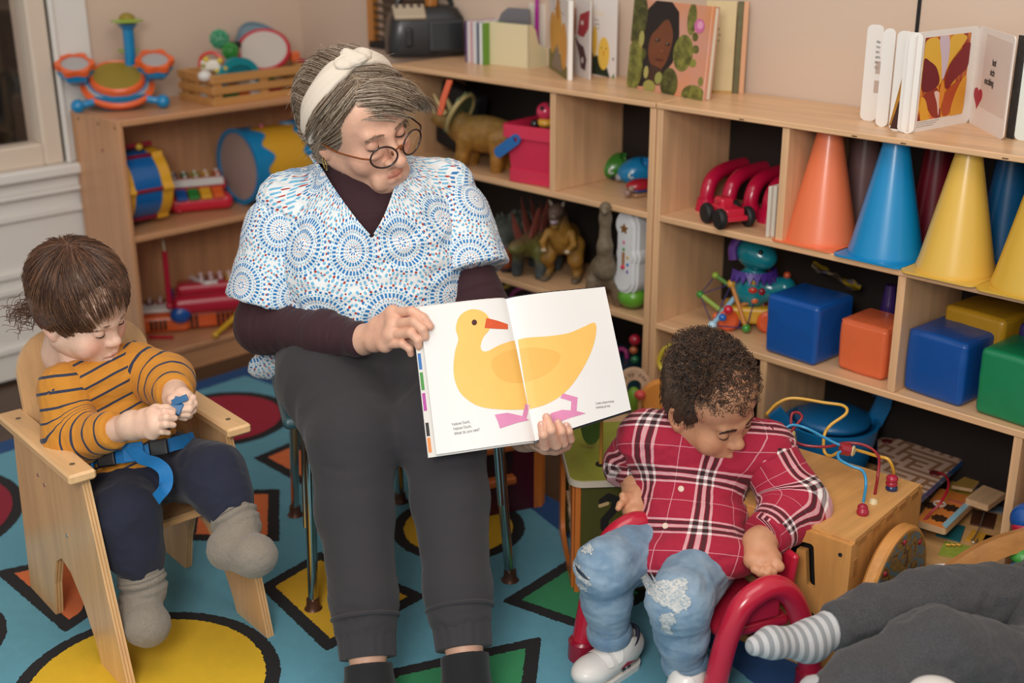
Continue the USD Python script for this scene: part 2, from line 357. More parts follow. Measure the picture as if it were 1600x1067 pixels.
# the next room, seen through the window
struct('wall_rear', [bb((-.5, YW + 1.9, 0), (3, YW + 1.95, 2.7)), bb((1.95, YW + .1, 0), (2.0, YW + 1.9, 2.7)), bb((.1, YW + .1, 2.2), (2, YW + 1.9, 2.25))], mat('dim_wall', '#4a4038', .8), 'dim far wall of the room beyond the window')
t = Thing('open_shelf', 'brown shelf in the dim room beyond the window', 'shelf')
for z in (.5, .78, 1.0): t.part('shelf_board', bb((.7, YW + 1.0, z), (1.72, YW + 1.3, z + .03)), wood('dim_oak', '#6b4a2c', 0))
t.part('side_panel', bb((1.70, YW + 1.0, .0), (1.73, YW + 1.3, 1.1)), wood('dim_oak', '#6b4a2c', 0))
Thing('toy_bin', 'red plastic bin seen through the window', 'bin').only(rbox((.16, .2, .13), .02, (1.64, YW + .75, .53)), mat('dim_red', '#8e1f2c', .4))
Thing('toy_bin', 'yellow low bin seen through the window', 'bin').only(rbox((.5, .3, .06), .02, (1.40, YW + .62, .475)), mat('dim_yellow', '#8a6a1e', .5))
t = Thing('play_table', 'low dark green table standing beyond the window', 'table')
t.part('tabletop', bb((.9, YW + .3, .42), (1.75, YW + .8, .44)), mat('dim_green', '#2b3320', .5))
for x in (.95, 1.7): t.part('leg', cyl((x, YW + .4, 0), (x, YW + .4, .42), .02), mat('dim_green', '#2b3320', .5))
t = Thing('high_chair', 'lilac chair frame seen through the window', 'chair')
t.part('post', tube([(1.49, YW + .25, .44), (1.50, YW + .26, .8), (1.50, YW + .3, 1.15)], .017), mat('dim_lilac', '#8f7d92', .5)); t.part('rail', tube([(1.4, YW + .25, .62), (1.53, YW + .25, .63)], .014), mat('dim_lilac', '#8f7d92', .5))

# ================================================================ cabinets
MAPLE, LMAPLE = '#d9ae84', '#c49068'
def mp(ax): return wood(f'maple_{"xyz"[ax]}', MAPLE, ax)
def lp(ax): return wood(f'beech_{"xyz"[ax]}', LMAPLE, ax)
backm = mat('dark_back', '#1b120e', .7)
darkw = mat('edge_ply', '#b98f68', .5, var=(40, .15))
Z1, Z2, Z3, ZT = .6876, .4166, .072, .9525
def unit(y0, y1, label, ups):
    t = Thing('toy_shelf', label, 'shelf', M=None)
    t.part('side_panel', bb((XR, y0, 0), (XW - .004, y0 + .018, ZT - .0125)), mp(2)); t.part('side_panel', bb((XR, y1 - .018, 0), (XW - .004, y1, ZT - .0125)), mp(2))
    t.part('top_board', bb((XR - .004, y0, ZT - .0125), (XW - .004, y1, ZT), .002), mp(1))
    for z in (Z1, Z2, Z3): t.part('shelf_board', bb((XR, y0 + .018, z - .0155), (XW - .012, y1 - .018, z), .002), mp(1))
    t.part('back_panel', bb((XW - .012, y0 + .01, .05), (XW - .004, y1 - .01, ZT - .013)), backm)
    t.part('kick_board', bb((XR + .02, y0 + .018, 0), (XR + .035, y1 - .018, Z3 - .0155)), mp(1))
    for y, za, zb in ups: t.part('divider', bb((XR + .002, y - .018, za), (XW - .012, y, zb)), mp(2))
    return t
U2 = unit(.852, 1.861, 'maple toy shelf unit holding the cones and soft blocks', [(1.518, Z1, ZT - .0125), (1.215, Z2, Z1 - .0155), (1.535, Z3, Z2 - .0155), (.933, Z3, Z2 - .0155)])
U1 = unit(1.865, 2.83, 'maple toy shelf unit holding the dinosaurs, under the leaning picture books', [(2.209, Z1, ZT - .0125)])
for y in (1.62, 1.34, 1.23, 1.02): U2.part('screw_plug', bb((XR - .0055, y - .006, ZT - .009), (XR - .003, y + .006, ZT - .007), .0002), mat('plug', '#5a3d26', .6))
LX0, LX1, LT, LM, LB = 1.705, 2.555, .804, .4605, .0837
t = Thing('low_cabinet', 'low beech toy cabinet with the toy drum kit and crate on top', 'cabinet')
t.part('side_panel', bb((LX0, YL, 0), (LX0 + .016, YW - .026, LT - .001), .003), lp(2)); t.part('side_panel', bb((LX1 - .016, YL, 0), (LX1, YW - .026, LT - .001), .003), lp(2))
t.part('top_board', bb((LX0 + .016, YL, LT - .02), (LX1 - .016, YW - .026, LT), .004), lp(0))
for z in (LM, LB): t.part('shelf_board', bb((LX0 + .016, YL + .004, z - .0195), (LX1 - .016, YW - .036, z), .004), lp(0))
t.part('kick_board', bb((LX0 + .016, YL + .012, 0), (LX1 - .016, YL + .026, LB - .0195)), lp(0))
t.part('back_panel', bb((LX0 + .01, YW - .036, .02), (LX1 - .01, YW - .026, LT - .02)), lp(2))
for yy in (.02, .12, .24): t.part('dowel_cap', cyl((LX0 - .001, YL + yy, LT - .022), (LX0 + .001, YL + yy, LT - .022), .004, n=12), mat('plug', '#5a3d26', .6))

# ================================================================ the rug
def carpet(name, h):
    if name in MATS: return MATS[name]
    g = Graph(); p = g.pos(); n = g.noise(p, 900, 2, .7); n2 = g.noise(p, 30, 4, .6); c = np.array(S(h))
    MATS[name] = g.done(name, base_color=g.mix(n * .7 + n2 * .3, tuple(c * .62), tuple(np.minimum(c * 1.3, 1))), roughness=.95, sheen_weight=.03, sheen_roughness=.5, normal=g.bump(n, .5, .003))
    return MATS[name]
rng = np.random.default_rng(4)
def rough(pg, a=.0009):      # tufted edge
    out = []
    for q in getattr(pg, 'geoms', [pg]):
        n = int(q.exterior.length / .004); pts = np.array([q.exterior.interpolate(i / n, True).coords[0] for i in range(n)]); c = pts + rng.normal(0, a, pts.shape)
        out.append(sg.Polygon(c).buffer(0))
    return shapely.union_all(out)
fz = lambda *uv: [tuple(pz(u, v, 0)[:2]) for u, v in uv]
def circle_of(c, r): return sg.Point(*c).buffer(r, 24)
def fit_circle(*uv):
    p = np.array(fz(*uv)); A = np.c_[2 * p, np.ones(len(p))]; s = np.linalg.lstsq(A, (p ** 2).sum(1), rcond=None)[0]
    return circle_of(s[:2], math.sqrt(s[2] + s[0] ** 2 + s[1] ** 2))
RUG = poly([(-.3, 3.20), (2.05, 3.235), (2.11, 2.6), (2.02, 1.9), (1.88, .9), (1.7, -.6), (-.3, -.6)])
FIELD = poly([(-.25, 3.105), (1.95, 3.17), (2.02, 2.6), (1.95, 1.93), (1.74, 1.12), (1.5, -.5), (-.25, -.5)])
t = Thing('area_rug', 'blue classroom rug printed with large black-outlined colour shapes', 'rug')
t.part('border', ext(RUG, .006), carpet('rug_navy', '#15477f'), label='dark blue border of the rug')
t.part('field', ext(rough(FIELD), .0065), carpet('rug_teal', '#5f9db1'), label='teal blue ground of the rug')
black = carpet('rug_black', '#131216')
SH = [('circle', '#a01230', fit_circle((446, 655), (385, 612), (385, 697), (330, 622)), 'dark red circle on the rug'),
      ('diamond', '#d96f3a', poly(fz((396, 719), (458, 693), (560, 735), (480, 765))), 'orange diamond on the rug'),
      ('square', '#d96f3a', poly([V(1.436, 2.62) + V(*d) for d in ((0, 0), (.20, -.22), (0, -.43), (-.20, -.21))]) if 0 else poly(fz((437, 768), (437, 850), (286, 848), (300, 771))), 'orange square on the rug'),
      ('circle', '#8c0f2c', fit_circle((41, 795), (0, 745), (0, 843), (30, 770)), 'dark red circle at the rug edge'),
      ('triangle', '#d96f3a', poly(fz((-8, 897), (115, 872), (160, 925), (148, 962), (102, 993))), 'orange triangle on the rug'),
      ('circle', '#131216', fit_circle((11, 985), (4, 1010), (4, 962), (-40, 940)), 'black rimmed shape at the rug edge'),
      ('circle', '#e6b81e', fit_circle((442, 1062), (320, 958), (395, 995), (240, 965)), 'large yellow circle on the rug'),
      ('diamond', '#d9a81c', poly(fz((405, 921), (500, 866), (668, 935), (510, 1022))), 'yellow diamond on the rug'),
      ('circle', '#dfb01f', fit_circle((609, 825), (715, 782), (823, 830), (760, 874), (630, 858)), 'yellow circle on the rug'),
      ('diamond', '#2f8a58', poly(fz((784, 944), (890, 878), (1030, 930), (915, 990))), 'green diamond on the rug'),
      ('triangle', '#2f8a58', poly(fz((846, 999), (612, 1050), (560, 1085), (700, 1130), (836, 1085))), 'green triangle on the rug'),
      ('square', '#d94a2a', poly(fz((120, 1130), (40, 1090), (-60, 1150), (30, 1220))), 'red square on the rug')]
for nm, colr, pg, lab in SH:
    pg = pg.buffer(-.006).buffer(.006)
    o = t.part(nm, ext(rough(pg), .0072), black if lab.startswith('black') else black, label='black outline of the ' + lab.replace(' on the rug', '').replace(' at the rug edge', ''))
    t.part(nm, ext(rough(pg.buffer(-.028)), .0079), carpet('rug_' + colr[1:], colr), label=lab)
# ================================================================ plastic, paper and other toy materials
def plastic(h, rough=.28, **kw): return mat('plastic_' + h.lstrip('#'), h, rough, bump=(80, .02), coat_weight=.25, coat_roughness=.15, **kw)
def paint(h, rough=.5): return mat('paint_' + h.lstrip('#'), h, rough, var=(25, .06))
def paper(h): return mat('paper_' + h.lstrip('#'), h, .55, var=(8, .015))
FR = V(_rt[0], _rt[1], 0); FY = V(math.sin(_y), math.cos(_y), 0); UZ = V(0, 0, 1)
def facing(p, yaw=0, s=1.0):
    """Frame at p seen square on from where the photograph was taken: x to its side, y away, z up; turned by yaw degrees about z."""
    c, q = math.cos(math.radians(yaw)), math.sin(math.radians(yaw))
    return mtx(s * (c * FR + q * FY), s * (c * FY - q * FR), s * UZ, p)
def aligned(p, rz=0): return rot(0, 0, rz, p)
BLUE, ORANGE, RED, YELLOW, GREEN = '#0b7fb8', '#e2652c', '#b3152f', '#dca62c', '#3f7f2e'

# ---------------------------------------------------------------- on the low cabinet: drum kit
t = Thing('toy_drum_kit', 'blue and orange toy drum kit with a green cymbal on a post', 'toy drum', M=facing(pz(188, 168, LT) + FY * .0, 20, .9))
bl, og = plastic('#0c7db3'), plastic('#df5f2a')
hd = lambda c, tilt, az=0: rot(tilt, 0, az, c)
t.part('base', [lathe([(0, 0), (.06, 0), (.085, .018), (.1, .045), (.1, .05), (0, .05)], 40)], bl)
c = rot(28, 0, 0, (0, -.005, .1))
t.part('main_drum', tr(lathe([(0, -.07), (.075, -.065), (.098, -.03), (.098, -.01), (0, -.01)], 40), c), bl)
t.part('skirt', tr(lathe([(.112, -.048), (.118, -.04), (.12, -.03), (.105, -.02), (.09, -.03), (.1, -.045)], 40), c), og)
t.part('drum_rim', tr(lathe([(.08, .0), (.096, -.03), (.088, .006), (.08, .012), (.074, .006)], 40), c), og)
t.part('drum_head', tr(lathe([(0, .008), (.076, .008), (.076, 0), (0, 0)], 40), c), mat('olive_head', '#8f7a26', .45))
t.part('sticker_band', tr(lathe([(.1005, -.028), (.104, -.028), (.1, -.012), (.0965, -.012)], 40), c), mat('sticker', '#b9b3b0', .4, var=(55, .55)))
for s, x in ((-1, -.128), (1, .126)):
    c = rot(26, 0, 0, (x, -.005, .146)); r = .052
    t.part('drum_cup', tr(lathe([(0, -.05), (.04, -.05), (.058, -.03), (.058, -.008), (0, -.008)], 6), c), bl)
    lobes = poly([((.058 + .006 * math.cos(6 * a)) * math.cos(a), (.058 + .006 * math.cos(6 * a)) * math.sin(a)) for a in np.linspace(0, 2 * np.pi, 72, endpoint=False)], [circ(.044, 40)])
    t.part('drum_rim', tr(ext(lobes, .018, -.008), c), og)
    t.part('drum_head', tr(cyl((0, 0, -.004), (0, 0, .004), .045, n=32), c), mat('pale_head', '#a7a3a3', .4))
    t.part('arm', tube([(x * .55, .01, .06), (x * .8, .01, .09), (x, 0, .12)], .014), bl)
    t.part('foot', [tube([(s * .07, -.05, .035), (s * .11, -.06, .027), (s * .128, -.062, .025)], .012), ball((s * .135, -.064, .022), .0225, 3)], bl)
t.part('post', [tube([(.045, .055, .09), (.052, .05, .16), (.054, .045, .255)], .0185, 16), lathe([(0, 0), (.018, 0), (.034, .018), (0, .018)], 24).apply_translation((.054, .045, .248))], bl)
t.part('cymbal', mv(lathe([(0, .268), (.02, .268), (.052, .275), (.052, .279), (.026, .284), (0, .284)], 32), .054, .045, 0), plastic('#8fae3a'))
t.part('cymbal_cap', mv(lathe([(.028, .281), (.024, .292), (.012, .301), (0, .303)], 24), .054, .045, 0), mat('olive_head', '#8f7a26', .45))
t.part('lower_cymbal', mv(lathe([(0, .172), (.036, .176), (.036, .18), (0, .182)], 24), .05, .075, 0), plastic('#8fae3a'))

# ---------------------------------------------------------------- crate of instruments
A = pz(337, 167, LT); L, Dp, Hh = .36, .205, .092
t = Thing('wooden_crate', 'slatted wooden crate holding small musical toys', 'crate', M=rot(0, 0, 0, (A[0], A[1] + .004, LT)))
cw = wood('crate_wood', '#c08a50', 0)
for z in (0, .033, .066):
    h = .022 if z < .06 else .026
    for y in (0, Dp - .008): t.part('slat', bb((0, y, z), (L, y + .008, z + h)), cw)
    for x in (0, L - .008): t.part('slat', bb((x, .008, z), (x + .008, Dp - .008, z + h)), cw)
for x in (.002, L / 2 - .012, L - .042):
    for y in (.008, Dp - .014): t.part('corner_post', bb((x + .004, y, .001), (x + .034, y + .006, Hh - .002)), cw)
for y in (.03, .1, .165): t.part('corner_post', bb((.008, y, .001), (.014, y + .026, Hh - .002)), cw)
t.part('bottom', bb((.008, .008, .001), (L - .008, Dp - .008, .007)), cw)
Mc = t.M
inn = lambda x, y, z: tuple((Mc @ np.array([x, y, z, 1]))[:3])
def small(name, label, category, mesh, m, group=None): return Thing(name, label, category, group).only(mesh, m)
for i, (x, y, z, s, colr, lab) in enumerate([(.08, .05, .026, (.05, .05, .03), '#2c6b34', 'green block low inside the crate behind its slats'), (.13, .06, .024, (.04, .05, .03), '#d65a24', 'orange block low inside the crate behind its slats'), (.165, .06, .04, (.03, .07, .06), '#d8d4d0', 'white box inside the crate beside the middle post'), (.24, .05, .03, (.05, .05, .035), '#a0182c', 'red block low inside the crate near its far end'), (.25, .11, .05, (.06, .05, .02), '#2e7a3c', 'green block lying high inside the crate'), (.03, .1, .03, (.03, .05, .04), '#c7c3c0', 'pale box inside the crate by its short side')]):
    small('toy_block', lab, 'block', rbox(s, .004, inn(x, y, z)), plastic(colr), 'small toys in the slatted crate')
def at_crate(u, v, yy): return py(u, v, yy)
# red-rimmed hand drum, leaning back on the crate's far side; a blue one behind it
cn = py(412, 78, A[1] + .125)
nrm = V(-.42, -.55, .72); nrm /= np.linalg.norm(nrm); ax = frame_of(nrm)
t = Thing('hand_drum', 'hand drum with a red rim and white head, leaning on the crate', 'drum', M=mtx(*ax, cn))
t.part('shell', lathe([(0, -.05), (.078, -.05), (.078, 0), (0, 0)], 48), wood('crate_pale', '#cfa274', 2)); t.part('rim', torus(.079, .0065, 56), mat('red_rim', '#b41c30', .4)); t.part('drum_head', lathe([(0, .003), (.076, .003), (.076, 0), (0, 0)], 48), mat('drum_skin', '#bdb3ab', .55))
cn2 = py(413, 62, A[1] + .195); n2 = V(.1, -.62, .78); n2 /= np.linalg.norm(n2)
t = Thing('hand_drum', 'grey blue hand drum standing behind the red-rimmed one', 'drum', M=mtx(*frame_of(n2), cn2))
t.part('shell', lathe([(.07, -.04), (.084, -.04), (.087, -.01), (.084, .0), (.078, .0), (.078, -.03), (.07, -.035)], 48), plastic('#5d7f92', .4)); t.part('drum_head', lathe([(0, -.004), (.08, -.004), (.08, -.012), (0, -.012)], 48), plastic('#6d8c9d', .4))
small('drum_strap', 'black strap clip at the edge of the grey blue hand drum', 'strap', rbox((.028, .02, .02), .004, py(369, 70, A[1] + .15)), mat('black_soft', '#17161a', .6))
def lattice(name, label, c, r, m, n=1):
    t = Thing(name, label, 'ball', 'lattice balls in the slatted crate')
    ms = trimesh.creation.icosphere(n, r); e = ms.edges_unique
    t.only([cyl(ms.vertices[a] + c, ms.vertices[b] + c, r * .085, n=6) for a, b in e] + [ball(c + v, r * .1, 1) for v in ms.vertices], m)
lattice('lattice_ball', 'translucent teal green open lattice ball, topmost in the crate', py(343, 61, A[1] + .17), .029, plastic('#3c9b74'))
lattice('lattice_ball', 'dark green open lattice ball under the teal one', py(360, 80, A[1] + .12), .025, plastic('#2c8a36'))
small('green_ball', 'small plain green ball inside the dark green lattice ball', 'ball', ball(py(360, 80, A[1] + .12), .0165, 2), plastic('#4a9a3c'))
t = Thing('jingle_shaker', 'white and yellow jingle shaker with a red arc handle in the crate', 'shaker', M=facing(py(330, 104, A[1] + .07)))
t.part('body', rbox((.062, .028, .034), .01, (0, 0, .004)), plastic('#d9d2c4')); t.part('handle', tube([(-.036, 0, .0), (-.026, 0, .03), (.004, 0, .042), (.03, 0, .028), (.036, .0, .006)], .0055), plastic('#c4382e'))
for x, z in ((.03, .018), (.042, -.004), (-.012, .022), (.02, -.012)): t.part('jingle', ball((x, -.008, z), .0095, 2), plastic('#cdb13a'))
t.part('hole', cyl((-.02, -.0145, .004), (-.02, -.012, .004), .007), plastic('#8f8426'))
small('maraca', 'white egg-shaped maraca at the near corner of the crate', 'maraca', ball(py(320, 119, A[1] + .04), (.021, .021, .017), 3), plastic('#d3cec9'))
t = Thing('tambourine', 'teal half-ring tambourine standing in the crate', 'tambourine', M=facing(py(372, 122, A[1] + .04), 44.4))
t.part('ring', sweep([(.066 * math.cos(a), 0, .062 * math.sin(a) - .01) for a in np.linspace(-.1, np.pi + .1, 30)], [(-.011, -.012), (.011, -.012), (.011, .012), (-.011, .012)], up=V(0, 1, 0)), plastic('#12838f'))
t.part('skin', plate(poly([(.058 * math.cos(a), .055 * math.sin(a) - .012) for a in np.linspace(0, np.pi, 30)]), mtx(V(1, 0, 0), V(0, 0, 1), V(0, -1, 0), (0, .0, 0)), .004), plastic('#0f7480'))
for u, v, s, colr, lab in ((459, 88, .016, '#df6a3c', 'small orange block on top of the crate, near the wall'), (467, 100, .018, '#97202f', 'small dark red toy on top of the crate, near the wall'), (476, 98, .009, '#5b4aa8', 'tiny purple bead on top of the crate, near the wall'), (447, 103, .016, '#7a5a44', 'small brown toy on top of the crate, near the wall'), (430, 106, .014, '#c7a070', 'small tan block on top of the crate under the drum')):
    small('toy_piece', lab, 'toy', rbox((s * 2, s * 2, s * 2), s * .4, py(u, v, A[1] + .1)), plastic(colr), 'loose toys at the end of the crate')

# ---------------------------------------------------------------- middle shelf of the low cabinet
y0 = YL + .15
R = .114; zc = LM + R + .006
c = py(204, 280, y0); c[2] = zc
t = Thing('toy_bass_drum', 'blue toy drum with yellow rims and dark red bars, lying on its side', 'drum', M=mtx(V(0, 1, 0), V(0, 0, 1), V(1, 0, 0), (c[0], c[1], zc)))
t.part('shell', lathe([(0, -.07), (.104, -.07), (.106, 0), (.104, .07), (0, .07)], 48), plastic('#0d5fa3'))
for s in (-1, 1):
    pg = poly([((.108 + .010 * max(0, math.cos(6 * a)) ** 6) * math.cos(a), (.108 + .010 * max(0, math.cos(6 * a)) ** 6) * math.sin(a)) for a in np.linspace(0, 2 * np.pi, 180, endpoint=False)])
    t.part('rim', ext(pg, .034, s * .062 - .017), plastic('#d9a02c'))
for k in range(6):
    a = k * math.pi / 3 + .0; t.part('bar', cyl((.108 * math.cos(a), .108 * math.sin(a), -.05), (.108 * math.cos(a), .108 * math.sin(a), .05), .006, n=10), plastic('#7d1230')); 
t.part('drumstick', cyl((-.04, .125, -.1), (-.04, .125, .06), .007, n=12, bev=.003), plastic('#8e1730'), label='dark red drumstick clipped on top'); t.part('clip', ball((-.045, .12, .015), .011), plastic('#c9a82c'))

def toy_piano(name, label, p, yaw, body, s, keys, panel=True):
    t = Thing(name, label, 'toy piano', M=facing(p, yaw, s)); return t
p = pz(322, 330, LM) + V(.005, .045, 0); p[2] = LM
t = Thing('toy_xylophone', 'red toy xylophone with blue, green and yellow piano keys', 'toy xylophone', M=facing(p, 22, 1.0))
t.part('body', [rbox((.2, .12, .05), .022, (0, 0, .027)), tr(rbox((.18, .07, .05), .02), rot(-18, 0, 0, (0, .02, .07)))], plastic('#c01d34'))
for i, h in enumerate(('#15539e', '#2a7a36', '#d9a02c', '#d9602a')): t.part('key', tr(rbox((.034, .05, .012), .003), rot(24, 0, 0, (-.06 + i * .038, -.045, .058))), plastic(h))
t.part('panel', tr(rbox((.17, .028, .008), .003), rot(40, 0, 0, (-.005, -.012, .088))), plastic('#cfcbc8'))
for i, h in enumerate(('#23304f', '#2f5c33', '#8c8a2c', '#c9922c', '#b0502a')):
    t.part('xylophone_bar', tr(rbox((.024, .05, .007), .002), rot(20, 0, 0, (-.07 + i * .034, .022, .101))), plastic(h)); t.part('peg', ball((-.07 + i * .034, .008, .104), .0055), plastic('#cfc9c4')); t.part('peg', ball((-.07 + i * .034, .038, .112), .0055), plastic('#cfc9c4'))
t.part('foot', [ball((x, -.03, .01), (.02, .03, .012), 2) for x in (-.07, .07)][0], plastic('#a5182c'))

zc = LM + .123; c = py(376, 264, YL + .13); axd = V(1, .0, 0); axd /= np.linalg.norm(axd); side = np.cross(UZ, axd)
t = Thing('toy_drum', 'big yellow toy drum with a scalloped blue rim and mauve head, lying on its side', 'drum', M=mtx(side, UZ, axd, (c[0], c[1], zc)))
t.part('shell', lathe([(0, .0), (.112, .0), (.116, .1), (.112, .22), (0, .22)], 56), plastic('#d6a02e'))
def scallop(z0, z1, sgn):
    a = np.linspace(0, 2 * np.pi, 120, endpoint=False); v, f = [], []
    for A_ in a: e = z1 + sgn * .016 * math.cos(9 * A_); v += [(.122 * math.cos(A_), .122 * math.sin(A_), z0), (.119 * math.cos(A_), .119 * math.sin(A_), e), (.108 * math.cos(A_), .108 * math.sin(A_), e), (.108 * math.cos(A_), .108 * math.sin(A_), z0)]
    n = len(a)
    for i in range(n):
        j = (i + 1) % n
        for k in range(4): q = (k + 1) % 4; f += [(4 * i + k, 4 * j + k, 4 * j + q), (4 * i + k, 4 * j + q, 4 * i + q)]
    return mk(v, f)
m1 = scallop(-.012, .045, 1); m2 = scallop(.232, .19, -1)
for m in (m1, m2): trimesh.repair.fix_normals(m)
t.part('rim', m1, plastic('#0f7fb5')); t.part('rim', m2, plastic('#0f7fb5'))
t.part('drum_head', lathe([(0, -.008), (.109, -.006), (.109, 0), (0, 0)], 56), mat('mauve_skin', '#a48d86', .5)); t.part('stud', ball((.0, .118, .09), .007), plastic('#c9587a'))
t.part('foot', ball((-.07, -.105, .06), (.02, .018, .04)), plastic('#c0203c'))

# ---------------------------------------------------------------- bottom shelf of the low cabinet
p = pz(262, 522, LB) + V(.01, .05, 0); p[2] = LB
t = Thing('toy_piano', 'small orange toy piano with black keys and a white deck', 'toy piano', M=facing(p, 14))
t.part('body', [rbox((.175, .09, .055), .014, (0, 0, .03)), rbox((.17, .06, .02), .009, (0, .015, .06))], plastic('#d9602a')); t.part('deck', tr(rbox((.17, .05, .012), .005), rot(12, 0, 0, (-.01, .0, .074))), plastic('#cdc8c4'))
for i in range(4): t.part('black_key', rbox((.009, .008, .034), .002, (-.03 + i * .014, -.045, .031)), plastic('#1b1716'))
for i in range(4): t.part('xylophone_bar', rbox((.026, .045, .008), .003, (-.066 + i * .034, .03, .084)), plastic(('#4a1626', '#5a1a2a', '#7a2a22', '#8a6a2a')[i])); t.part('peg', ball((-.066 + i * .034, .016, .092), .006), plastic('#c8b0aa')); t.part('peg', ball((-.066 + i * .034, .046, .092), .006), plastic('#c8b0aa'))
t = Thing('mallet', 'thin red mallet standing upright in the orange toy piano', 'mallet')
a = py(265, 478, YL + .09); b = py(257, 392, YL + .09); e = py(254, 372, YL + .09)
t.part('handle', cyl(a, b, .009, .0085, n=16, bev=.002), plastic('#a5122e')); t.part('tip', cyl(b, e, .0035, n=10), plastic('#b9aa8c')); t.part('head', ball(a, .012), plastic('#a5122e'))
p = pz(345, 515, LB) + V(.0, .075, 0); p[2] = LB
t = Thing('toy_keyboard', 'large red toy keyboard with xylophone bars and blue wheels', 'toy piano', M=facing(p, 16))
t.part('base', rbox((.25, .12, .06), .015, (.01, .01, .034)), plastic('#d35a28'))
t.part('body', [rbox((.25, .15, .06), .025, (.015, .0, .088)), tr(rbox((.22, .1, .035), .015), rot(-6, 0, 0, (.02, .025, .125)))], plastic('#b01c34'))
for x0 in (-.082, .032):
    for i in range(4): t.part('black_key', rbox((.009, .008, .042), .002, (x0 + i * .015, -.051, .033)), plastic('#1b1512'))
t.part('wheel', tr(ball((0, 0, 0), (.032, .018, .028), 3), rot(0, 0, 0, (-.085, -.066, .062))), plastic('#124f9c')); t.part('wheel', ball((-.112, .01, .115), (.012, .02, .022), 3), plastic('#124f9c'))
t.part('trim', [tube([(-.04, .06, .146), (-.02, .015, .147), (.0, -.015, .146), (.04, -.017, .147)], .007)], plastic('#cdc6c2'))
for i, h in enumerate(('#4a1226', '#7a1226', '#8f2230', '#c9a02c', '#3f7f2e')): t.part('xylophone_bar', tr(rbox((.024, .07, .008), .003), rot(0, 0, 0, (-.008 + i * .03, .03, .147))), plastic(h)); t.part('peg', ball((-.008 + i * .03, .005, .155), .0075), plastic('#d8b8b8')); t.part('peg', ball((-.008 + i * .03, .052, .155), .0075), plastic('#d8b8b8'))
small('drumstick', 'short red stick lying on the bottom shelf before the orange piano', 'drumstick', cyl(pz(232, 527, LB + .006), pz(271, 527, LB + .006), .006, n=12, bev=.002), plastic('#b01c30'))
t = Thing('mallet', 'yellow mallet leaning from the shelf against the large red keyboard', 'mallet')
a, b = pz(337, 523, LB + .012), py(369, 494, YL + .035); t.part('handle', cyl(a, b, .0075, .0095, n=14, bev=.003), plastic('#d0a029')); t.part('head', ball(a, .0115), plastic('#d0a029')); t.part('grip', cyl(b, b + (b - a) * .12, .0115, n=14, bev=.003), plastic('#c7962a'))
# ================================================================ on top of the tall shelves
wy = lambda name, M, *a: Thing(name, *a, M=M)
t = Thing('wire_frame_rack', 'orange wood framed rack of dark wires standing in the corner', 'rack')
q0 = px(584, 62, XW - .06)
t.part('post', bb((XW - .075, q0[1] - .012, ZT), (XW - .045, q0[1] + .012, ZT + .25), .003), wood('rack_wood', '#b4722f', 2)); t.part('post', bb((XW - .075, q0[1] - .29, ZT), (XW - .045, q0[1] - .266, ZT + .25), .003), wood('rack_wood', '#b4722f', 2))
for i in range(9): t.part('wire', tube([(XW - .06, q0[1] - .27, ZT + .035 + i * .024), (XW - .07, q0[1] - .14, ZT + .03 + i * .024), (XW - .06, q0[1] - .005, ZT + .037 + i * .024)], .0055, 6), mat('rack_wire', '#4c3c30', .5))
t.part('base', bb((XW - .09, q0[1] - .266, ZT + .001), (XW - .03, q0[1] - .012, ZT + .022)), mat('black_soft', '#17161a', .6)); t.part('backing', bb((XW - .03, q0[1] - .266, ZT + .022), (XW - .026, q0[1] - .012, ZT + .25)), mat('rack_back', '#6f5d4c', .7))
p = pz(672, 88, ZT); t = Thing('cd_player', 'black portable music player with a silver control panel', 'music player', M=facing((p[0] + .01, p[1] + .03, ZT), 14, 1.1))
blk = plastic('#141416', .4)
def loft(secs, n=40):   # rounded-box sections (z, half width, half depth, y offset)
    v = []; 
    for z, w, d, oy in secs:
        a = np.linspace(0, 2 * np.pi, n, endpoint=False); e = .38
        v += [(w * np.sign(math.cos(q)) * abs(math.cos(q)) ** e, oy + d * np.sign(math.sin(q)) * abs(math.sin(q)) ** e, z) for q in a]
    f = []
    for i in range(len(secs) - 1):
        for j in range(n): k = (j + 1) % n; f += [(i * n + j, i * n + k, (i + 1) * n + k), (i * n + j, (i + 1) * n + k, (i + 1) * n + j)]
    b = len(v); v += [(0, secs[0][3], secs[0][0]), (0, secs[-1][3], secs[-1][0])]
    for j in range(n): k = (j + 1) % n; f += [(k, j, b), ((len(secs) - 1) * n + j, (len(secs) - 1) * n + k, b + 1)]
    return mk(v, f)
t.part('body', loft([(0, .1, .05, 0), (.006, .107, .058, 0), (.05, .108, .062, 0), (.1, .1, .06, .002), (.125, .085, .05, .008), (.13, .07, .04, .01)]), blk)
t.part('control_panel', tr(rbox((.085, .052, .012), .005), rot(38, 0, 0, (-.05, -.046, .119))), mat('silver_panel', '#b9ab95', .35, metallic=.3))
for i in range(4): t.part('button', tr(rbox((.012, .016, .01), .003), rot(38, 0, 0, (-.082 + i * .02, -.034, .131))), mat('button_brown', '#4a3d35', .4))
t.part('speaker', tr(rbox((.095, .02, .085), .008), rot(-4, 0, 0, (.045, -.056, .055))), plastic('#1d2022', .3)); t.part('grip', rbox((.02, .012, .05), .006, (-.055, -.062, .055)), plastic('#1f2123', .3)); t.part('handle', tube([(-.08, .01, .12), (-.05, .01, .16), (.05, .01, .16), (.085, .01, .12)], .008), blk)
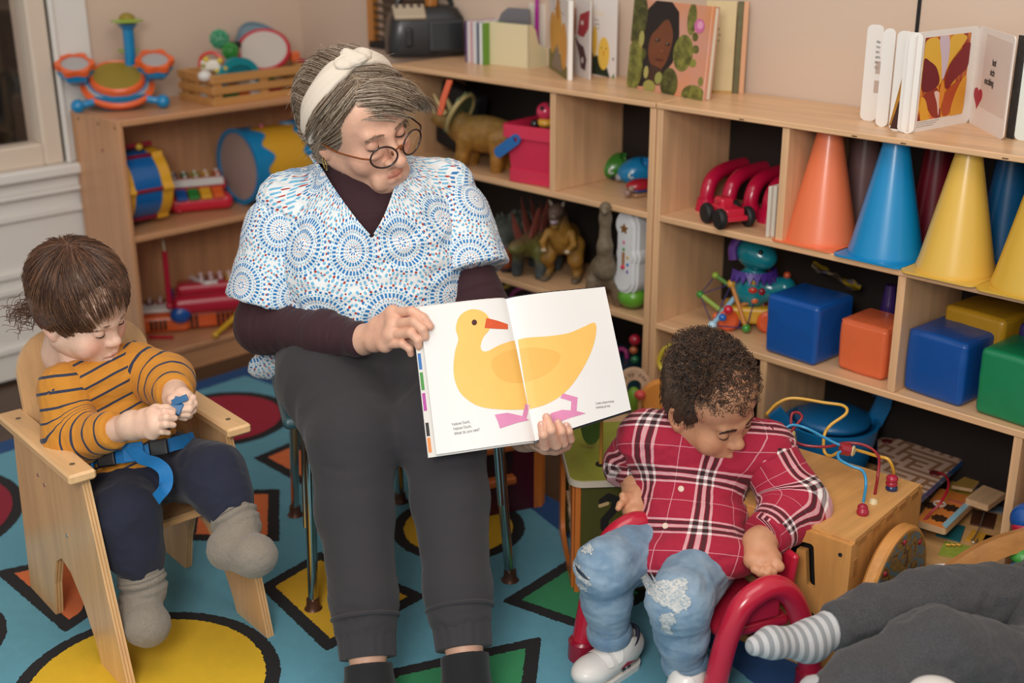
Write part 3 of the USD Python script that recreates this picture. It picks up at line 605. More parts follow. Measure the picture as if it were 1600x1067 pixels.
# magazines and the cream box; their spines face the room, so they stand along the shelf
gm = 'magazines beside the cream file box'
b0, b1 = pz(727, 97, ZT), pz(757, 102, ZT); dirv = (b1 - b0) / np.linalg.norm(b1 - b0); away = V(.93, .36, 0); away -= dirv * (away @ dirv); away /= np.linalg.norm(away)
ths = [('#5d3f72', .006), ('#d8d3d6', .010), ('#b9646e', .004), ('#d2d6da', .012), ('#3b4a66', .007), ('#dfe3e2', .008), ('#5f8a2c', .006)]
tot = sum(x for _, x in ths); Lm = np.linalg.norm(b1 - b0); pos = 0
for (h, w), lab in zip(ths, ('thin purple magazine next to the black music player', 'pale magazine next to the thin purple one', 'thin rose magazine among the pale ones', 'light grey magazine between a rose and a navy one', 'navy magazine near the middle of the upright row', 'white magazine beside the green one', 'green magazine against the cream file box')):
    w2 = w / tot * Lm; M = mtx(dirv, away, UZ, b0 + dirv * pos); pos += w2
    Thing('magazine', lab, 'magazine', gm).only(tr(box((w2 * .92, .2, .115), (w2 / 2, .1, .0575), .0008), M), paper(h))
c0, c1, c2 = pz(757, 100, ZT), pz(826, 108, ZT), pz(856, 106, ZT)
fd = (c1 - c0) / np.linalg.norm(c1 - c0); W = np.linalg.norm(c1 - c0); sd = np.cross(UZ, fd); sd = sd if sd @ FY > 0 else -sd
t = Thing('file_box', 'cream magazine file box with a scooped side', 'file box', M=mtx(fd, sd, UZ, c0))
cr = paper('#d9cda8'); Hb = .128; Db = .1
t.part('front_panel', bb((0, 0, 0), (W, .004, Hb * .92)), cr); t.part('back_panel', bb((0, Db, 0), (W, Db + .004, Hb * .95)), cr); t.part('end_panel', bb((0, .004, 0), (.004, Db, Hb * .9)), cr); t.part('bottom', bb((.004, .004, 0), (W - .004, Db, .004)), cr)
sc = poly([(0, 0), (Db + .004, 0), (Db + .004, Hb * .45), (Db * .75, Hb * .38), (Db * .42, Hb * .5), (Db * .3, Hb * .8), (.012, Hb * .92), (0, Hb * .92)]); t.part('scooped_panel', tr(ext(sc, .004), mtx(V(0, 1, 0), UZ, V(1, 0, 0), (W - .004, 0, 0))), cr)
Mb = t.M; bx = lambda x, y, z: (Mb @ np.array([x, y, z, 1]))[:3]
Thing('folder', 'grey translucent folder standing in the cream file box', 'folder').only(tr(ext(poly([(.005, .006), (.12, .006), (.12, .155), (.045, .155), (.02, .14), (.005, .115)]), .006), Mb @ mtx(V(1, 0, 0), UZ, V(0, -1, 0), (-.005 + .012, .05, 0))), plastic('#6d6b70', .35))
Thing('ruler', 'magenta strip sticking up from the cream file box', 'ruler').only(tr(box((.013, .004, .2), (W - .03, .07, .108)), Mb), plastic('#a4288c'))
Thing('notebook', 'pale notebook at the back of the cream file box', 'notebook').only(tr(box((.06, .008, .16), (W - .04, .085, .086)), Mb), paper('#d5cbbc'))
t = Thing('wooden_spoon', 'small wooden bowl and stick leaning behind the file box', 'spoon'); s0 = bx(W + .02, .085, .0)
t.part('bowl', mv(lathe([(0, .02), (.022, .024), (.03, .05), (.026, .05), (.02, .03), (0, .028)], 24), *(s0 + V(.03, .02, 0))), paint('#8a6a2c')); t.part('handle', cyl(s0 + V(.03, .02, .032), s0 + V(.0, .04, .125), .005, n=10), wood('stick', '#c79a72', 2)); t.part('base', mv(lathe([(0, 0), (.02, 0), (.02, .02), (0, .02)], 20), *(s0 + V(.03, .02, 0))), paint('#7a5a2c'))

# picture books: flat print is thin artwork just proud of each page
def page_frame(p0, p1, up=UZ):       # x from p0 to p1 along the page's bottom, y up, z towards the room
    x = p1 - p0; w = np.linalg.norm(x); x = x / w; n = np.cross(x, up); return mtx(x, np.cross(n, x), n, p0), w
def art(t, M, shapes, d=.0006, z=.0, parent=None):
    for k, (nm, pg, colr) in enumerate(shapes): t.part(nm, plate(pg, M @ rot(0, 0, 0, (0, 0, z + .0002 * (k % 6))), d), paper(colr) if isinstance(colr, str) else colr, parent=parent, smooth=False)
E_ = lambda x, y, a, b, r=0: sa.rotate(sa.scale(sg.Point(x, y).buffer(1, 16), a, b), r)
LN = lambda pts, w: sg.LineString(pts).buffer(w, 4)
# 1. board book of animals, opened like a fan
p = [pz(858, 105, ZT), pz(886, 125, ZT), pz(897, 117, ZT), pz(921, 125, ZT), pz(925, 118, ZT), pz(962, 122, ZT)]
hh = .2
t = Thing('animal_board_book', 'white board book of yellow and red animals fanned open beside the file box', 'book')
def leaf(a, b, c=.004):
    M, w = page_frame(a, b); m = t.part('page', tr(box((w, hh, c), (w / 2, hh / 2, -c / 2), .0008), M), paper('#d9d2ce')); return M, w, m
M, w, m = leaf(p[0], p[1], .012)
t.part('page_edge', tr(box((.012, hh, .012), (w + .006, hh / 2, -.006), .001), M), paper('#ece7e2'), label='thick white fore-edge of the board book')
art(t, M, [('grass_print', poly([(0, 0), (w, 0), (w, .03), (w * .7, .05), (w * .4, .075), (0, .05)]), '#6f6a35'), ('animal_print', E_(w * .2, .1, w * .16, .055), '#c9963f'), ('animal_print', E_(w * .5, .115, w * .2, .07), '#cf9a3e'), ('animal_print', E_(w * .82, .08, w * .16, .06), '#cf9440'), ('rock_print', poly([(w * .15, .01), (w * .5, .08), (w * .75, .01)]), '#83756a'), ('ear_print', E_(w * .5, .17, w * .08, .03), '#b97c2c')], parent=m)
for sx in (.25, .62): t.part('outline_print', plate(LN([(w * sx, .19), (w * sx, .165), (w * (sx + .2), .16)], .0006), M, .0006), paper('#6b6464'), parent=m)
M, w, m = leaf(p[2], p[3]); 
art(t, M, [('red_animal_print', poly([(w * .2, .11), (w * .35, .16), (w * .55, .165), (w * .95, .175), (w * .9, .13), (w * .72, .115), (w * .6, .105), (w * .35, .105)]), '#a3343c'), ('eye_print', E_(w * .5, .14, w * .08, .006), '#d9cfc9'), ('dark_animal_print', poly([(w * .05, .1), (w * .35, .085), (w * .6, .08), (w * .8, .05), (w * .72, .02), (w * .45, .025), (w * .35, .055)]), '#52363a'), ('eye_print', E_(w * .55, .045, w * .07, .008), '#cfc4c0'), ('fin_print', E_(w * .06, .14, w * .05, .035), '#a8552f')], parent=m)
M, w, m = leaf(p[4], p[5])
art(t, M, [('grass_print', poly([(0, .005), (w * .75, 0), (w * .55, .04), (w * .3, .05), (0, .06)]), '#1d2a1c'), ('chick_print', E_(w * .48, .06, w * .24, .042), '#e0b84e'), ('chick_print', E_(w * .1, .09, w * .1, .04), '#d8b044'), ('eye_print', E_(w * .4, .075, .0016, .0022), '#3a2a1c'), ('eye_print', E_(w * .58, .073, .0016, .0022), '#3a2a1c'), ('beak_print', poly([(w * .45, .066), (w * .53, .066), (w * .49, .05)]), '#d08a2c'), ('bug_print', E_(w * .88, .048, .002, .004), '#2c2622'), ('grass_blade_print', poly([(w * .82, .0), (w * .95, .0), (w * .93, .012)]), '#4f7a34')], parent=m)
t.part('lettering', tr(meshkit.text_mesh('I love', .008, .0006), M @ rot(0, 0, 0, (.006, .158, 0))), paper('#dcc89c'), parent=m)
for i, s in enumerate(('fuzzy', 'yellow', 'chicks')): t.part('lettering', tr(meshkit.text_mesh(s, .0042, .0006), M @ rot(0, 0, 0, (.004, .143 - i * .011, 0))), paper('#8f8780'), parent=m)
# 2. cover with a dark-haired child among cactus
a, b = pz(979, 135, ZT), pz(1098, 158, ZT); lean = V(.28, .12, 1); lean /= np.linalg.norm(lean)
M, w = page_frame(a, b, V(.10, .03, 1)); hh = .215
M[:3, 1] = np.array([.14, .03, 1]) / np.linalg.norm([.14, .03, 1]); M[:3, 2] = np.cross(M[:3, 0], M[:3, 1])
t = Thing('cactus_picture_book', 'picture book with a dark-haired child and cactus on its cover', 'book')
def sunset():
    g = Graph(); n = g.noise(g.pos(), 9, 3); return g.done('cover_peach', base_color=g.mix(n.step(.3, .7), S('#c9907c'), S('#d08a5c')), roughness=.35)
m = t.part('cover', tr(box((w, hh, .012), (w / 2, hh / 2, -.006), .001), M), sunset()); t.part('page_block', tr(box((w - .004, hh - .006, .010), (w / 2, hh / 2, -.0175), .001), M), paper('#d8cfba')); t.part('back_cover', tr(box((w, hh, .002), (w / 2, hh / 2, -.0235), .0005), M), paper('#b98a72'))
X = lambda f: f * w; Yh = lambda f: f * hh
def grn(nm, h):
    if nm in MATS: return MATS[nm]
    g = Graph(); p_ = g.pos(); n = g.noise(p_, 45, 4); d = g.add('voronoi_texture', 'distance', vector=p_, scale=140.); cc = np.array(S(h))
    base = g.mix(n.step(.3, .7), tuple(cc * .5), tuple(cc * 1.5)); base = g.mix(d.step(.16, .1), base, S('#b9ad6a')); MATS[nm] = g.done(nm, base_color=base, roughness=.4); return MATS[nm]
g1, g2 = grn('cactus_print_dark', '#4a4a1e'), grn('cactus_print', '#6d6c2e')
def ok(pg): return pg.intersection(sg.box(.0005, .0005, w - .0005, hh - .0005))
hair = poly([(X(.16), Yh(.03)), (X(.17), Yh(.45)), (X(.13), Yh(.6)), (X(.2), Yh(.9)), (X(.3), Yh(1.0)), (X(.5), Yh(1.0)), (X(.6), Yh(.9)), (X(.63), Yh(.65)), (X(.58), Yh(.35)), (X(.45), Yh(.18)), (X(.35), Yh(.05))])
face = ok(poly(bez([(X(.27), Yh(.6)), (X(.25), Yh(.45)), (X(.29), Yh(.31)), (X(.39), Yh(.22)), (X(.49), Yh(.33)), (X(.54), Yh(.5)), (X(.55), Yh(.66)), (X(.5), Yh(.78)), (X(.44), Yh(.8)), (X(.35), Yh(.7))])))
sk = mat('print_skin', '#6e3c22', .4, var=(30, .28))
art(t, M, [('hair_print', ok(hair), '#1d1412'), ('face_print', face, sk), ('neck_print', ok(poly([(X(.26), Yh(.08)), (X(.3), Yh(.3)), (X(.46), Yh(.26)), (X(.44), Yh(.08))])), mat('print_neck', '#3d2218', .4)),
  ('cactus_pad_print', ok(E_(X(.06), Yh(.8), X(.14), Yh(.3))), g1), ('cactus_pad_print', ok(E_(X(.08), Yh(.25), X(.115), Yh(.29))), g2), ('cactus_bud_print', ok(E_(X(.15), Yh(.56), X(.035), Yh(.09))), '#a39a56'), ('cactus_bud_print', ok(E_(X(.19), Yh(.4), X(.035), Yh(.06))), '#8f9145'),
  ('cactus_pad_print', ok(E_(X(.7), Yh(.47), X(.12), Yh(.2), -8)), g2), ('cactus_pad_print', ok(E_(X(.77), Yh(.84), X(.055), Yh(.17))), g2), ('cactus_bud_print', E_(X(.83), Yh(.66), X(.035), Yh(.045), -20), g1), ('flower_print', E_(X(.87), Yh(.78), X(.062), Yh(.075)), '#c76a9a'), ('flower_print', E_(X(.88), Yh(.79), X(.034), Yh(.04)), '#dc9ab8'), ('cactus_bud_print', E_(X(.85), Yh(.53), X(.04), Yh(.045)), g2), ('cactus_bud_print', E_(X(.83), Yh(.38), X(.045), Yh(.045)), '#85863c'),
  ('cactus_pad_print', ok(E_(X(.56), Yh(.12), X(.11), Yh(.17))), g1), ('cactus_bud_print', ok(E_(X(.25), Yh(.2), X(.03), Yh(.07))), '#a59d58'), ('cactus_bud_print', ok(E_(X(.42), Yh(.16), X(.045), Yh(.07), -25)), '#8f8f4c'), ('cactus_pad_print', ok(E_(X(.31), Yh(.05), X(.08), Yh(.07))), '#97924a'), ('cactus_pad_print', ok(E_(X(.88), Yh(.03), X(.15), Yh(.12))), g2), ('cactus_bud_print', ok(E_(X(.95), Yh(.2), X(.03), Yh(.05))), '#7d7a3c')], parent=m)
art(t, M, [('eye_print', E_(X(.365), Yh(.57), X(.032), Yh(.016), 8), '#1c100c'), ('eye_print', E_(X(.5), Yh(.54), X(.028), Yh(.015), 5), '#1c100c'), ('mouth_print', E_(X(.405), Yh(.36), X(.05), Yh(.014)), '#57261c'), ('nose_print', E_(X(.435), Yh(.46), X(.024), Yh(.012)), '#8a4f30'), ('eye_glint_print', E_(X(.36), Yh(.574), X(.009), Yh(.005)), '#a89c90'), ('eye_glint_print', E_(X(.497), Yh(.544), X(.008), Yh(.005)), '#a89c90')], z=.0013, parent=m)
# 3. cream opened book behind it with black dashes
a, b = pz(1096, 144, ZT) + FY * .0, pz(1143, 146, ZT); M, w = page_frame(a, b, V(.06, .02, 1))
t = Thing('cream_picture_book', 'cream coloured book with dashed black rays standing behind the cactus book', 'book'); hh = .215
m = t.part('page', tr(box((w, hh, .006), (w / 2, hh / 2, -.003), .001), M), mat('old_paper', '#cdb98c', .6, var=(14, .12)))
for k in range(7):
    a0 = -1.15 + k * .4
    for j in range(4): r = .008 + j * .0065; t.part('dash_print', plate(LN([(w * .1 + r * math.cos(a0), .135 + 1.2 * r * math.sin(a0)), (w * .1 + (r + .003) * math.cos(a0), .135 + 1.2 * (r + .003) * math.sin(a0))], .0009), M, .0006), paper('#2c2416'), parent=m)
t.part('dot_print', plate(E_(w * .08, .135, .004, .004), M, .0006), paper('#2c2416'), parent=m); t.part('border_print', plate(sg.box(0, 0, w, .006), M, .0006), paper('#b98f4a'), parent=m)
a2, b2 = b + V(.0, -.002, 0), b + V(.05, -.052, 0); M2, w2 = page_frame(b2, b2 + V(.0, -.02, 0) + V(.012, 0, 0), V(.05, 0, 1))
t.part('spine', tr(box((.014, hh, .012), (w + .009, hh / 2, -.009), .001), M), mat('print_olive', '#5a5328', .5, var=(60, .5))); t.part('cover', tr(box((.012, hh, .004), (w + .022, hh / 2, -.006), .001), M), paper('#cf9a72'))
# 4. fanned board book at the right with an abstract red and yellow painting
t = Thing('fanned_board_book', 'large white board book fanned open, with a red and yellow abstract painting', 'book')
hh = .2
def leaf2(u0, v0, u1, v1, r=.012, c=.003, up=UZ):
    a, b = pz(u0, v0, ZT), pz(u1, v1, ZT); M, w = page_frame(a, b, up); return M, w, t.part('page', tr(ext(rrect(w, hh, r, w / 2, hh / 2), c, -c), M), paper('#e2dcd6'))
def flames():
    g = Graph(); p_ = g.pos(); sx, sy, sz = g.xyz(p_); q = g.map(p_, scale=(14, 14, 5), rot=(0, .5, .3)); n = g.noise(q, 1.0, 3, .55, 1.6)
    return g.done('flame_print', base_color=g.ramp(n, [(.0, S('#3d0a0e')), (.32, S('#6e1216')), (.43, S('#a3321c')), (.5, S('#d98a26')), (.56, S('#e2b02e')), (.62, S('#d9622c')), (.7, S('#d9a8a8')), (.8, S('#c9b6cc'))]), roughness=.3)
back = [leaf2(1343, 187, 1368, 190), leaf2(1367, 197, 1386, 199), leaf2(1388, 203, 1412, 206), leaf2(1401, 206, 1420, 208), leaf2(1408, 208, 1426, 209)]
M, w, m = back[0]
for i, s in enumerate(('Re', 'Ho', 'Wi', 'Wh', 'Re', 'Su')): t.part('lettering', tr(meshkit.text_mesh(s, .0052, .0005), M @ rot(0, 0, 0, (w * .62, .163 - i * .0105, 0))), paper('#3a3634'), parent=m)
for y in (.1, .06): t.part('print_block', plate(sg.box(w * .7, y, w * .98, y + .026), M, .0005), paper('#b9a497'), parent=m)
M, w, m = back[2]
t.part('print_panel', plate(poly([(w * .02, .01), (w * .9, .004), (w * .97, .185), (w * .35, .07)]), M, .0005), mat('print_ochre', '#a8721e', .35, var=(70, .5)), parent=m); t.part('print_shadow', plate(poly([(w * .1, .004), (w * .9, .004), (w * .9, .06), (w * .5, .06)]), M, .0007), paper('#3b1a10'), parent=m)
# the facing page leans out to the valley, its partner comes back out
vp = pz(1513, 191, ZT)
M, w = page_frame(pz(1417, 209, ZT), vp); m = t.part('page', tr(ext(rrect(w, hh, .010, w / 2, hh / 2), .003, -.003), M), paper('#e6e0da'))
t.part('painting', plate(sg.box(w * .14, hh * .11, w * .87, hh * .94), M, .0006), flames(), parent=m, label='abstract red and yellow painting')
PW, PH = w, hh
petal = lambda pts: poly(bez([(PW * x, PH * y) for x, y in pts], 80)).intersection(sg.box(PW * .14, PH * .11, PW * .87, PH * .94))
art(t, M, [('petal_print', petal([(.15, .9), (.14, .62), (.3, .66), (.42, .45), (.47, .6), (.36, .9)]), '#dfae3a'), ('petal_print', petal([(.55, .92), (.5, .6), (.62, .72), (.8, .9)]), '#e0b03c'), ('petal_print', petal([(.14, .72), (.15, .44), (.28, .4), (.42, .47), (.36, .62), (.24, .7)]), '#6e1420'), ('petal_print', petal([(.52, .5), (.6, .68), (.86, .84), (.86, .6), (.7, .5), (.55, .4)]), '#7d1a1e'), ('petal_print', petal([(.36, .93), (.42, .7), (.47, .5), (.53, .7), (.5, .93)]), '#cdb9c6'), ('petal_print', petal([(.47, .5), (.44, .36), (.47, .2), (.52, .36)]), '#d98a2c'), ('petal_print', petal([(.2, .36), (.4, .42), (.47, .14), (.4, .12), (.3, .2)]), '#8f2c1c'), ('petal_print', petal([(.18, .12), (.16, .34), (.24, .3), (.3, .12)]), '#dfa22e'), ('petal_print', petal([(.55, .12), (.52, .34), (.76, .46), (.7, .2)]), '#b04a20'), ('petal_print', petal([(.66, .12), (.72, .36), (.86, .5), (.86, .14)]), '#d99a2e'), ('petal_print', petal([(.36, .38), (.42, .26), (.46, .14), (.44, .36)]), '#dfc0b4')], z=.0008, parent=m)
for i in range(3): t.part('caption_print', plate(sg.box(w * .14, hh * (.085 - .02 * i), w * (.5 - .05 * i), hh * (.09 - .02 * i)), M, .0005), paper('#a39b94'), parent=m)
M, w = page_frame(vp, pz(1566, 219, ZT)); m = t.part('page', tr(ext(rrect(w, hh, .010, w / 2, hh / 2), .003, -.003), M), paper('#e0d6cf'))
art(t, M, [('tint_print', poly([(w * .25, hh * .22), (w * .98, hh * .2), (w * .98, hh * .93), (w * .25, hh * .95)]), '#d3c3ba')], parent=m)
for s, y, x in (('hot', .66, .5), ('rich', .56, .47), ('exciting', .46, .34)): t.part('lettering', tr(meshkit.text_mesh(s, .0125, .0006), M @ rot(0, 0, 0, (w * x, hh * y, .0012)) @ np.diag([.8, 1, 1, 1])), paper('#2c2726'), parent=m)
hp = [(16 * math.sin(q) ** 3, 13 * math.cos(q) - 5 * math.cos(2 * q) - 2 * math.cos(3 * q) - math.cos(4 * q)) for q in np.linspace(0, 2 * np.pi, 60, endpoint=False)]
t.part('heart_print', plate(poly([(w * .2 + x * w * .0075, hh * .3 + y * .00145) for x, y in hp]), M, .0016), paper('#a31a38'), parent=m)
M, w = page_frame(pz(1571, 215, ZT), pz(1583, 218, ZT)); m = t.part('page', tr(box((w, hh, .003), (w / 2, hh / 2, -.0015), .0008), M), mat('print_dark', '#33302f', .4, var=(90, .9)))
M, w = page_frame(pz(1584, 218, ZT), pz(1625, 222, ZT)); m = t.part('cover', tr(ext(rrect(w, hh * .97, .01, w / 2, hh * .97 / 2), .004, -.004), M), paper('#d5dad2'))

# ================================================================ upper row
def cone_of(name, label, u, v, z, colr, h=.29, rb=.083, rt=.026, base=.2, g='plastic cones on the shelf', dx=0, rough=.35, rz=0):
    p = pz(u, v, z) + V(dx, 0, 0); p[2] = z; t = Thing(name, label, 'cone', g, M=rot(0, 0, rz, p)); m = plastic(colr, rough)
    t.part('base', ext(rrect(base, base, .02), .004), m); t.part('cone', lathe([(rb, .004), (rb, .012), (rb * .93, .03), (rt, h - .002), (rt - .003, h), (rt - .005, h - .002), (rb * .9, .006)], 48), m)
cone_of('sport_cone', 'orange plastic cone in front, nearest the divider', 1283, 375, Z1, '#e8784e', h=.245, base=.165, rb=.078)
cone_of('sport_cone', 'bright blue plastic cone in the front row', 1383, 398, Z1, '#0a86c0', h=.245, base=.165, rb=.078)
cone_of('sport_cone', 'yellow plastic cone in front between the two blue ones', 1492, 424, Z1, '#dcb14c', h=.245, base=.165, rb=.078)
cone_of('sport_cone', 'yellow plastic cone cut by the right edge of the photo', 1613, 452, Z1, '#cda43c', h=.245, base=.165, rb=.078)
cone_of('sport_cone', 'mauve plastic cone behind, between orange and blue', 1341, 352, Z1, '#80605e', h=.25, base=.11, rb=.052, g='cones at the back of the shelf', dx=0)
cone_of('sport_cone', 'dark wine red plastic cone behind the blue one', 1452, 374, Z1, '#6d0f22', h=.25, base=.11, rb=.052, g='cones at the back of the shelf')
cone_of('sport_cone', 'deep blue plastic cone behind the yellow one', 1562, 402, Z1, '#0a5585', h=.25, base=.11, rb=.055, g='cones at the back of the shelf')
t = Thing('arch_tunnel', 'row of four joined glossy red plastic arches', 'toy tunnel'); rd = plastic('#b8123c', .2)
for i, (u, v) in enumerate(((1103, 328), (1137, 334), (1171, 339), (1200, 346))):
    p = pz(u, v, Z1); p[2] = Z1
    t.part('arch', sweep([p + V(.118 - .118 * math.copysign(abs(math.cos(a)) ** .55, math.cos(a)), .0, .09 * max(0, math.sin(a)) ** .55) for a in np.linspace(0, np.pi, 40)], circ(.018, 14), up=V(0, 1, 0)), rd); t.part('foot', [mv(lathe([(0, 0), (.027, 0), (.022, .03), (0, .032)], 24), *p), mv(lathe([(0, 0), (.027, 0), (.022, .03), (0, .032)], 24), *(p + V(.235, 0, 0)))][0], rd)
p = pz(1146, 356, Z1); p[2] = Z1; t = Thing('toy_tractor', 'small red toy tractor with black wheels before the arches', 'toy tractor', M=facing(p, 20))
t.part('body', [rbox((.05, .075, .03), .006, (0, .03, .03)), rbox((.035, .04, .028), .008, (0, .05, .048)), rbox((.056, .02, .012), .004, (0, -.008, .024))], plastic('#c4243c'))
for x in (-.036, .036):
    for y in (0, .062): t.part('wheel', tr(lathe([(0, -.009), (.02, -.009), (.024, -.004), (.024, .004), (.02, .009), (0, .009)], 24), mtx(V(0, 1, 0), UZ, V(1, 0, 0), (x, y, .024))), mat('tyre', '#151517', .6))
for u, lab in ((1196, 'white thin book standing against the divider beside the red arches'), (1204, 'second white thin book standing against the divider')):
    p = pz(u, 371, Z1); Thing('thin_book', lab, 'book', 'thin white books by the divider').only(bb((p[0] + .004, p[1] - .005, Z1), (p[0] + .16, p[1] + .004, Z1 + .115)), paper('#cfc6b8'))
# dark things and the triceratops, pink bucket with its bug, bug cars
t = Thing('toy_case', 'black case with an orange strap leaning at the end of the top row', 'case')
q = px(712, 175, XR + .2); t.part('case', tr(rbox((.05, .16, .19), .012), rot(14, 0, 0, (XR + .17, 2.73, Z1 + .1))), mat('black_soft', '#17161a', .6)); t.part('strap', sweep([pd(703, 126, 3.33), pd(694, 152, 3.31), pd(687, 180, 3.3)], [(-.008, -.003), (.008, -.003), (.008, .003), (-.008, .003)]), plastic('#c4532c'))
def animal(name, label, category, prims, m, h=.0025, M=None, col=None, sm=5):
    t = Thing(name, label, category, M=M); b = sdf(prims, h, sm); t.part('body', b, m, smooth=True, col=None if col is None else col(b.vertices)); return t
def dino(name, lo, hi, spots=60, split=None):
    g = Graph(); a = g.add('attribute', 'color', attribute='tint'); n = g.noise(g.pos(), spots, 4, .65)
    return g.done(name, base_color=g.mix(n.step(.35, .75), g.mix(.35, a, (0., 0., 0.)), a), roughness=.5, normal=g.bump(g.noise(g.pos(), 330, 3), .5, .003))
dm = dino('dino_skin', '', '')
def two(lo, hi, z0, z1): 
    lo, hi = np.array(S(lo)), np.array(S(hi))
    return lambda v: lo + (hi - lo) * np.clip((v[:, 2] - z0) / (z1 - z0), 0, 1)[:, None] ** 1.5
p = pz(748, 262, Z1); p[2] = Z1 + .001; s = 1.0
K = .014
tri = [ell((.02, 0, .085), (.085, .042, .046)), ell((-.05, 0, .098), (.035, .03, .036), .02), cone((-.06, 0, .105), (-.105, 0, .112), .026, .02, .02), cone((-.1, 0, .114), (-.128, 0, .108), .019, .007, .012), cone((.09, 0, .08), (.17, .01, .05), .03, .008, .03)]
for y in (-.026, .026): tri += chain([(-.025, y, .075), (-.03, y * 1.15, .03), (-.034, y * 1.15, .006)], [.021, .014, .0145], K) + chain([(.065, y, .08), (.07, y * 1.1, .03), (.066, y * 1.1, .006)], [.026, .015, .0155], K)
t = animal('triceratops', 'tan toy triceratops with a green frill', 'toy dinosaur', tri, dm, M=facing(p, -28, 1.12), col=two('#b07a2c', '#8c6f3a', .05, .13))
fr = ext(poly([(.052 * math.cos(a) * (1 + .05 * math.cos(11 * a)), .058 * math.sin(a) * (1 + .05 * math.cos(11 * a))) for a in np.linspace(0, 2 * np.pi, 132, endpoint=False)]), .008)
t.part('frill', tr(fr, mtx(V(0, 1, 0), V(.45, 0, .9), V(-.9, 0, .45), (-.05, 0, .128))), mat('frill_green', '#5f6b4c', .5, var=(60, .3))); t.part('frill_edge', tr(torus(.052, .0055, 40), mtx(V(0, 1, 0), V(.45, 0, .9), V(.9, 0, -.45), (-.05, 0, .129))), mat('horn', '#b3a06a', .5))
for y in (-.018, .018): t.part('horn', tube([(-.083, y, .128), (-.098, y * 1.2, .152), (-.112, y * 1.3, .178)], .009, 10, scale=np.linspace(1, .2, 24)), mat('horn', '#b3a06a', .5))
t.part('nose_horn', tube([(-.118, 0, .12), (-.126, 0, .132), (-.128, 0, .145)], .007, 10, scale=np.linspace(1, .2, 24)), mat('horn', '#b3a06a', .5))
p = pz(815, 276, Z1); p[2] = Z1; t = Thing('toy_bucket', 'pink square plastic bucket with a blue handle tag', 'bucket', M=rot(0, 0, 8, (2.392, 2.30, Z1)) @ np.diag([1.12, 1.12, 1.12, 1]))
pk = plastic('#cf2c4e', .35)
def frustum(w0, w1, z0, z1, r=.008, th=.004):
    o = cat([tr(ext(rrect(w0, w0, r), .001), rot(0, 0, 0, (0, 0, z0))), tr(ext(rrect(w1, w1, r), .001), rot(0, 0, 0, (0, 0, z1 - .001)))]); return hull(o.vertices)
outer, inner = frustum(.125, .15, 0, .135), frustum(.115, .141, .006, .14)
bk = Manifold(manifold3d.Mesh(np.asarray(outer.vertices, np.float32), np.asarray(outer.faces, np.uint32))) - Manifold(manifold3d.Mesh(np.asarray(inner.vertices, np.float32), np.asarray(inner.faces, np.uint32)))
v_, f_, _ = meshkit.arrays(bk); t.part('bucket', mk(v_, f_), pk)
t.part('rim', tr(ext(rrect(.158, .158, .01).difference(rrect(.142, .142, .008)), .03, .108), np.eye(4)), pk); t.part('foot_band', tr(ext(rrect(.137, .137, .01).difference(rrect(.12, .12, .008)), .03, .002), np.eye(4)), pk)
t.part('handle_tag', tr(ext(LN([(0, 0), (.05, -.035)], .013).difference(sg.Point(0, 0).buffer(.006)), .006), mtx(V(0, -1, 0), UZ, V(-1, 0, 0), (-.077, .035, .105)) @ np.diag([-1, 1, 1, 1])), plastic('#0f63a8'))
t = Thing('bug_toy', 'pink ball-headed toy bug with black dots on top of the pink bucket', 'toy bug', M=facing((2.375, 2.295, Z1 + .14)))
t.part('head', ball((.0, 0, .045), .024, 3), plastic('#d03a5c', .15)); t.part('body', ball((.0, 0, .016), (.022, .024, .014), 3), plastic('#d9a63c')); t.part('eye', ball((-.009, -.019, .056), .006), plastic('#141214')); t.part('eye', ball((.012, -.012, .063), .006), plastic('#141214')); t.part('wheel', ball((-.028, -.005, .012), (.012, .012, .014)), plastic('#17171b')); t.part('wheel', ball((.026, .005, .01), (.01, .012, .012)), plastic('#2b4a4a'))
def bug_car(label, u, v, colr, yaw=10, s=1.0):
    p = pz(u, v, Z1); p[2] = Z1; t = Thing('bug_car', label, 'toy car', 'rounded bug cars in the top row', M=facing(p, yaw, s))
    t.part('body', [sdf([ell((0, 0, .03), (.046, .036, .034)), ell((-.03, 0, .022), (.026, .028, .02), .02), ell((.012, -.012, .05), (.016, .02, .014), .006, 's')], .0025)], plastic(colr, .2))
    t.part('eye', tr(torus(.006, .0025, 20, 8), mtx(V(1, 0, 0), UZ, V(0, -1, 0), (-.03, -.031, .024))), plastic('#c9d3c9')); t.part('nose', ball((-.053, 0, .014), .01), plastic('#9a9aa0')); t.part('wheel', ball((-.02, -.03, .006), (.012, .006, .006)), mat('tyre', '#151517', .6)); t.part('wheel', ball((.02, -.03, .006), (.012, .006, .006)), mat('tyre', '#151517', .6))
bug_car('green rounded bug car behind the blue one', 968, 277, '#3c7f2e', s=1.05); bug_car('blue rounded bug car next to the green one', 999, 284, '#0e7fb8', s=1.05)
p = pz(1000, 306, Z1); p[2] = Z1; t = Thing('toy_boat', 'red topped toy with a blue band at the front of the top row', 'toy boat', M=facing(p, 30, .8))
t.part('top', sdf([ell((0, 0, .035), (.05, .035, .02))], .0025), plastic('#9c1f2c', .25)); t.part('band', ball((0, 0, .022), (.046, .034, .008), 3), plastic('#243f7a')); t.part('base', rbox((.07, .05, .014), .005, (0, 0, .008)), paint('#a07c5c'))
for i, x in enumerate((-.045, -.03)): t.part('bead', ball((x - .012, -.012, .018 + .012 * i), .011), paint('#8f7468'))
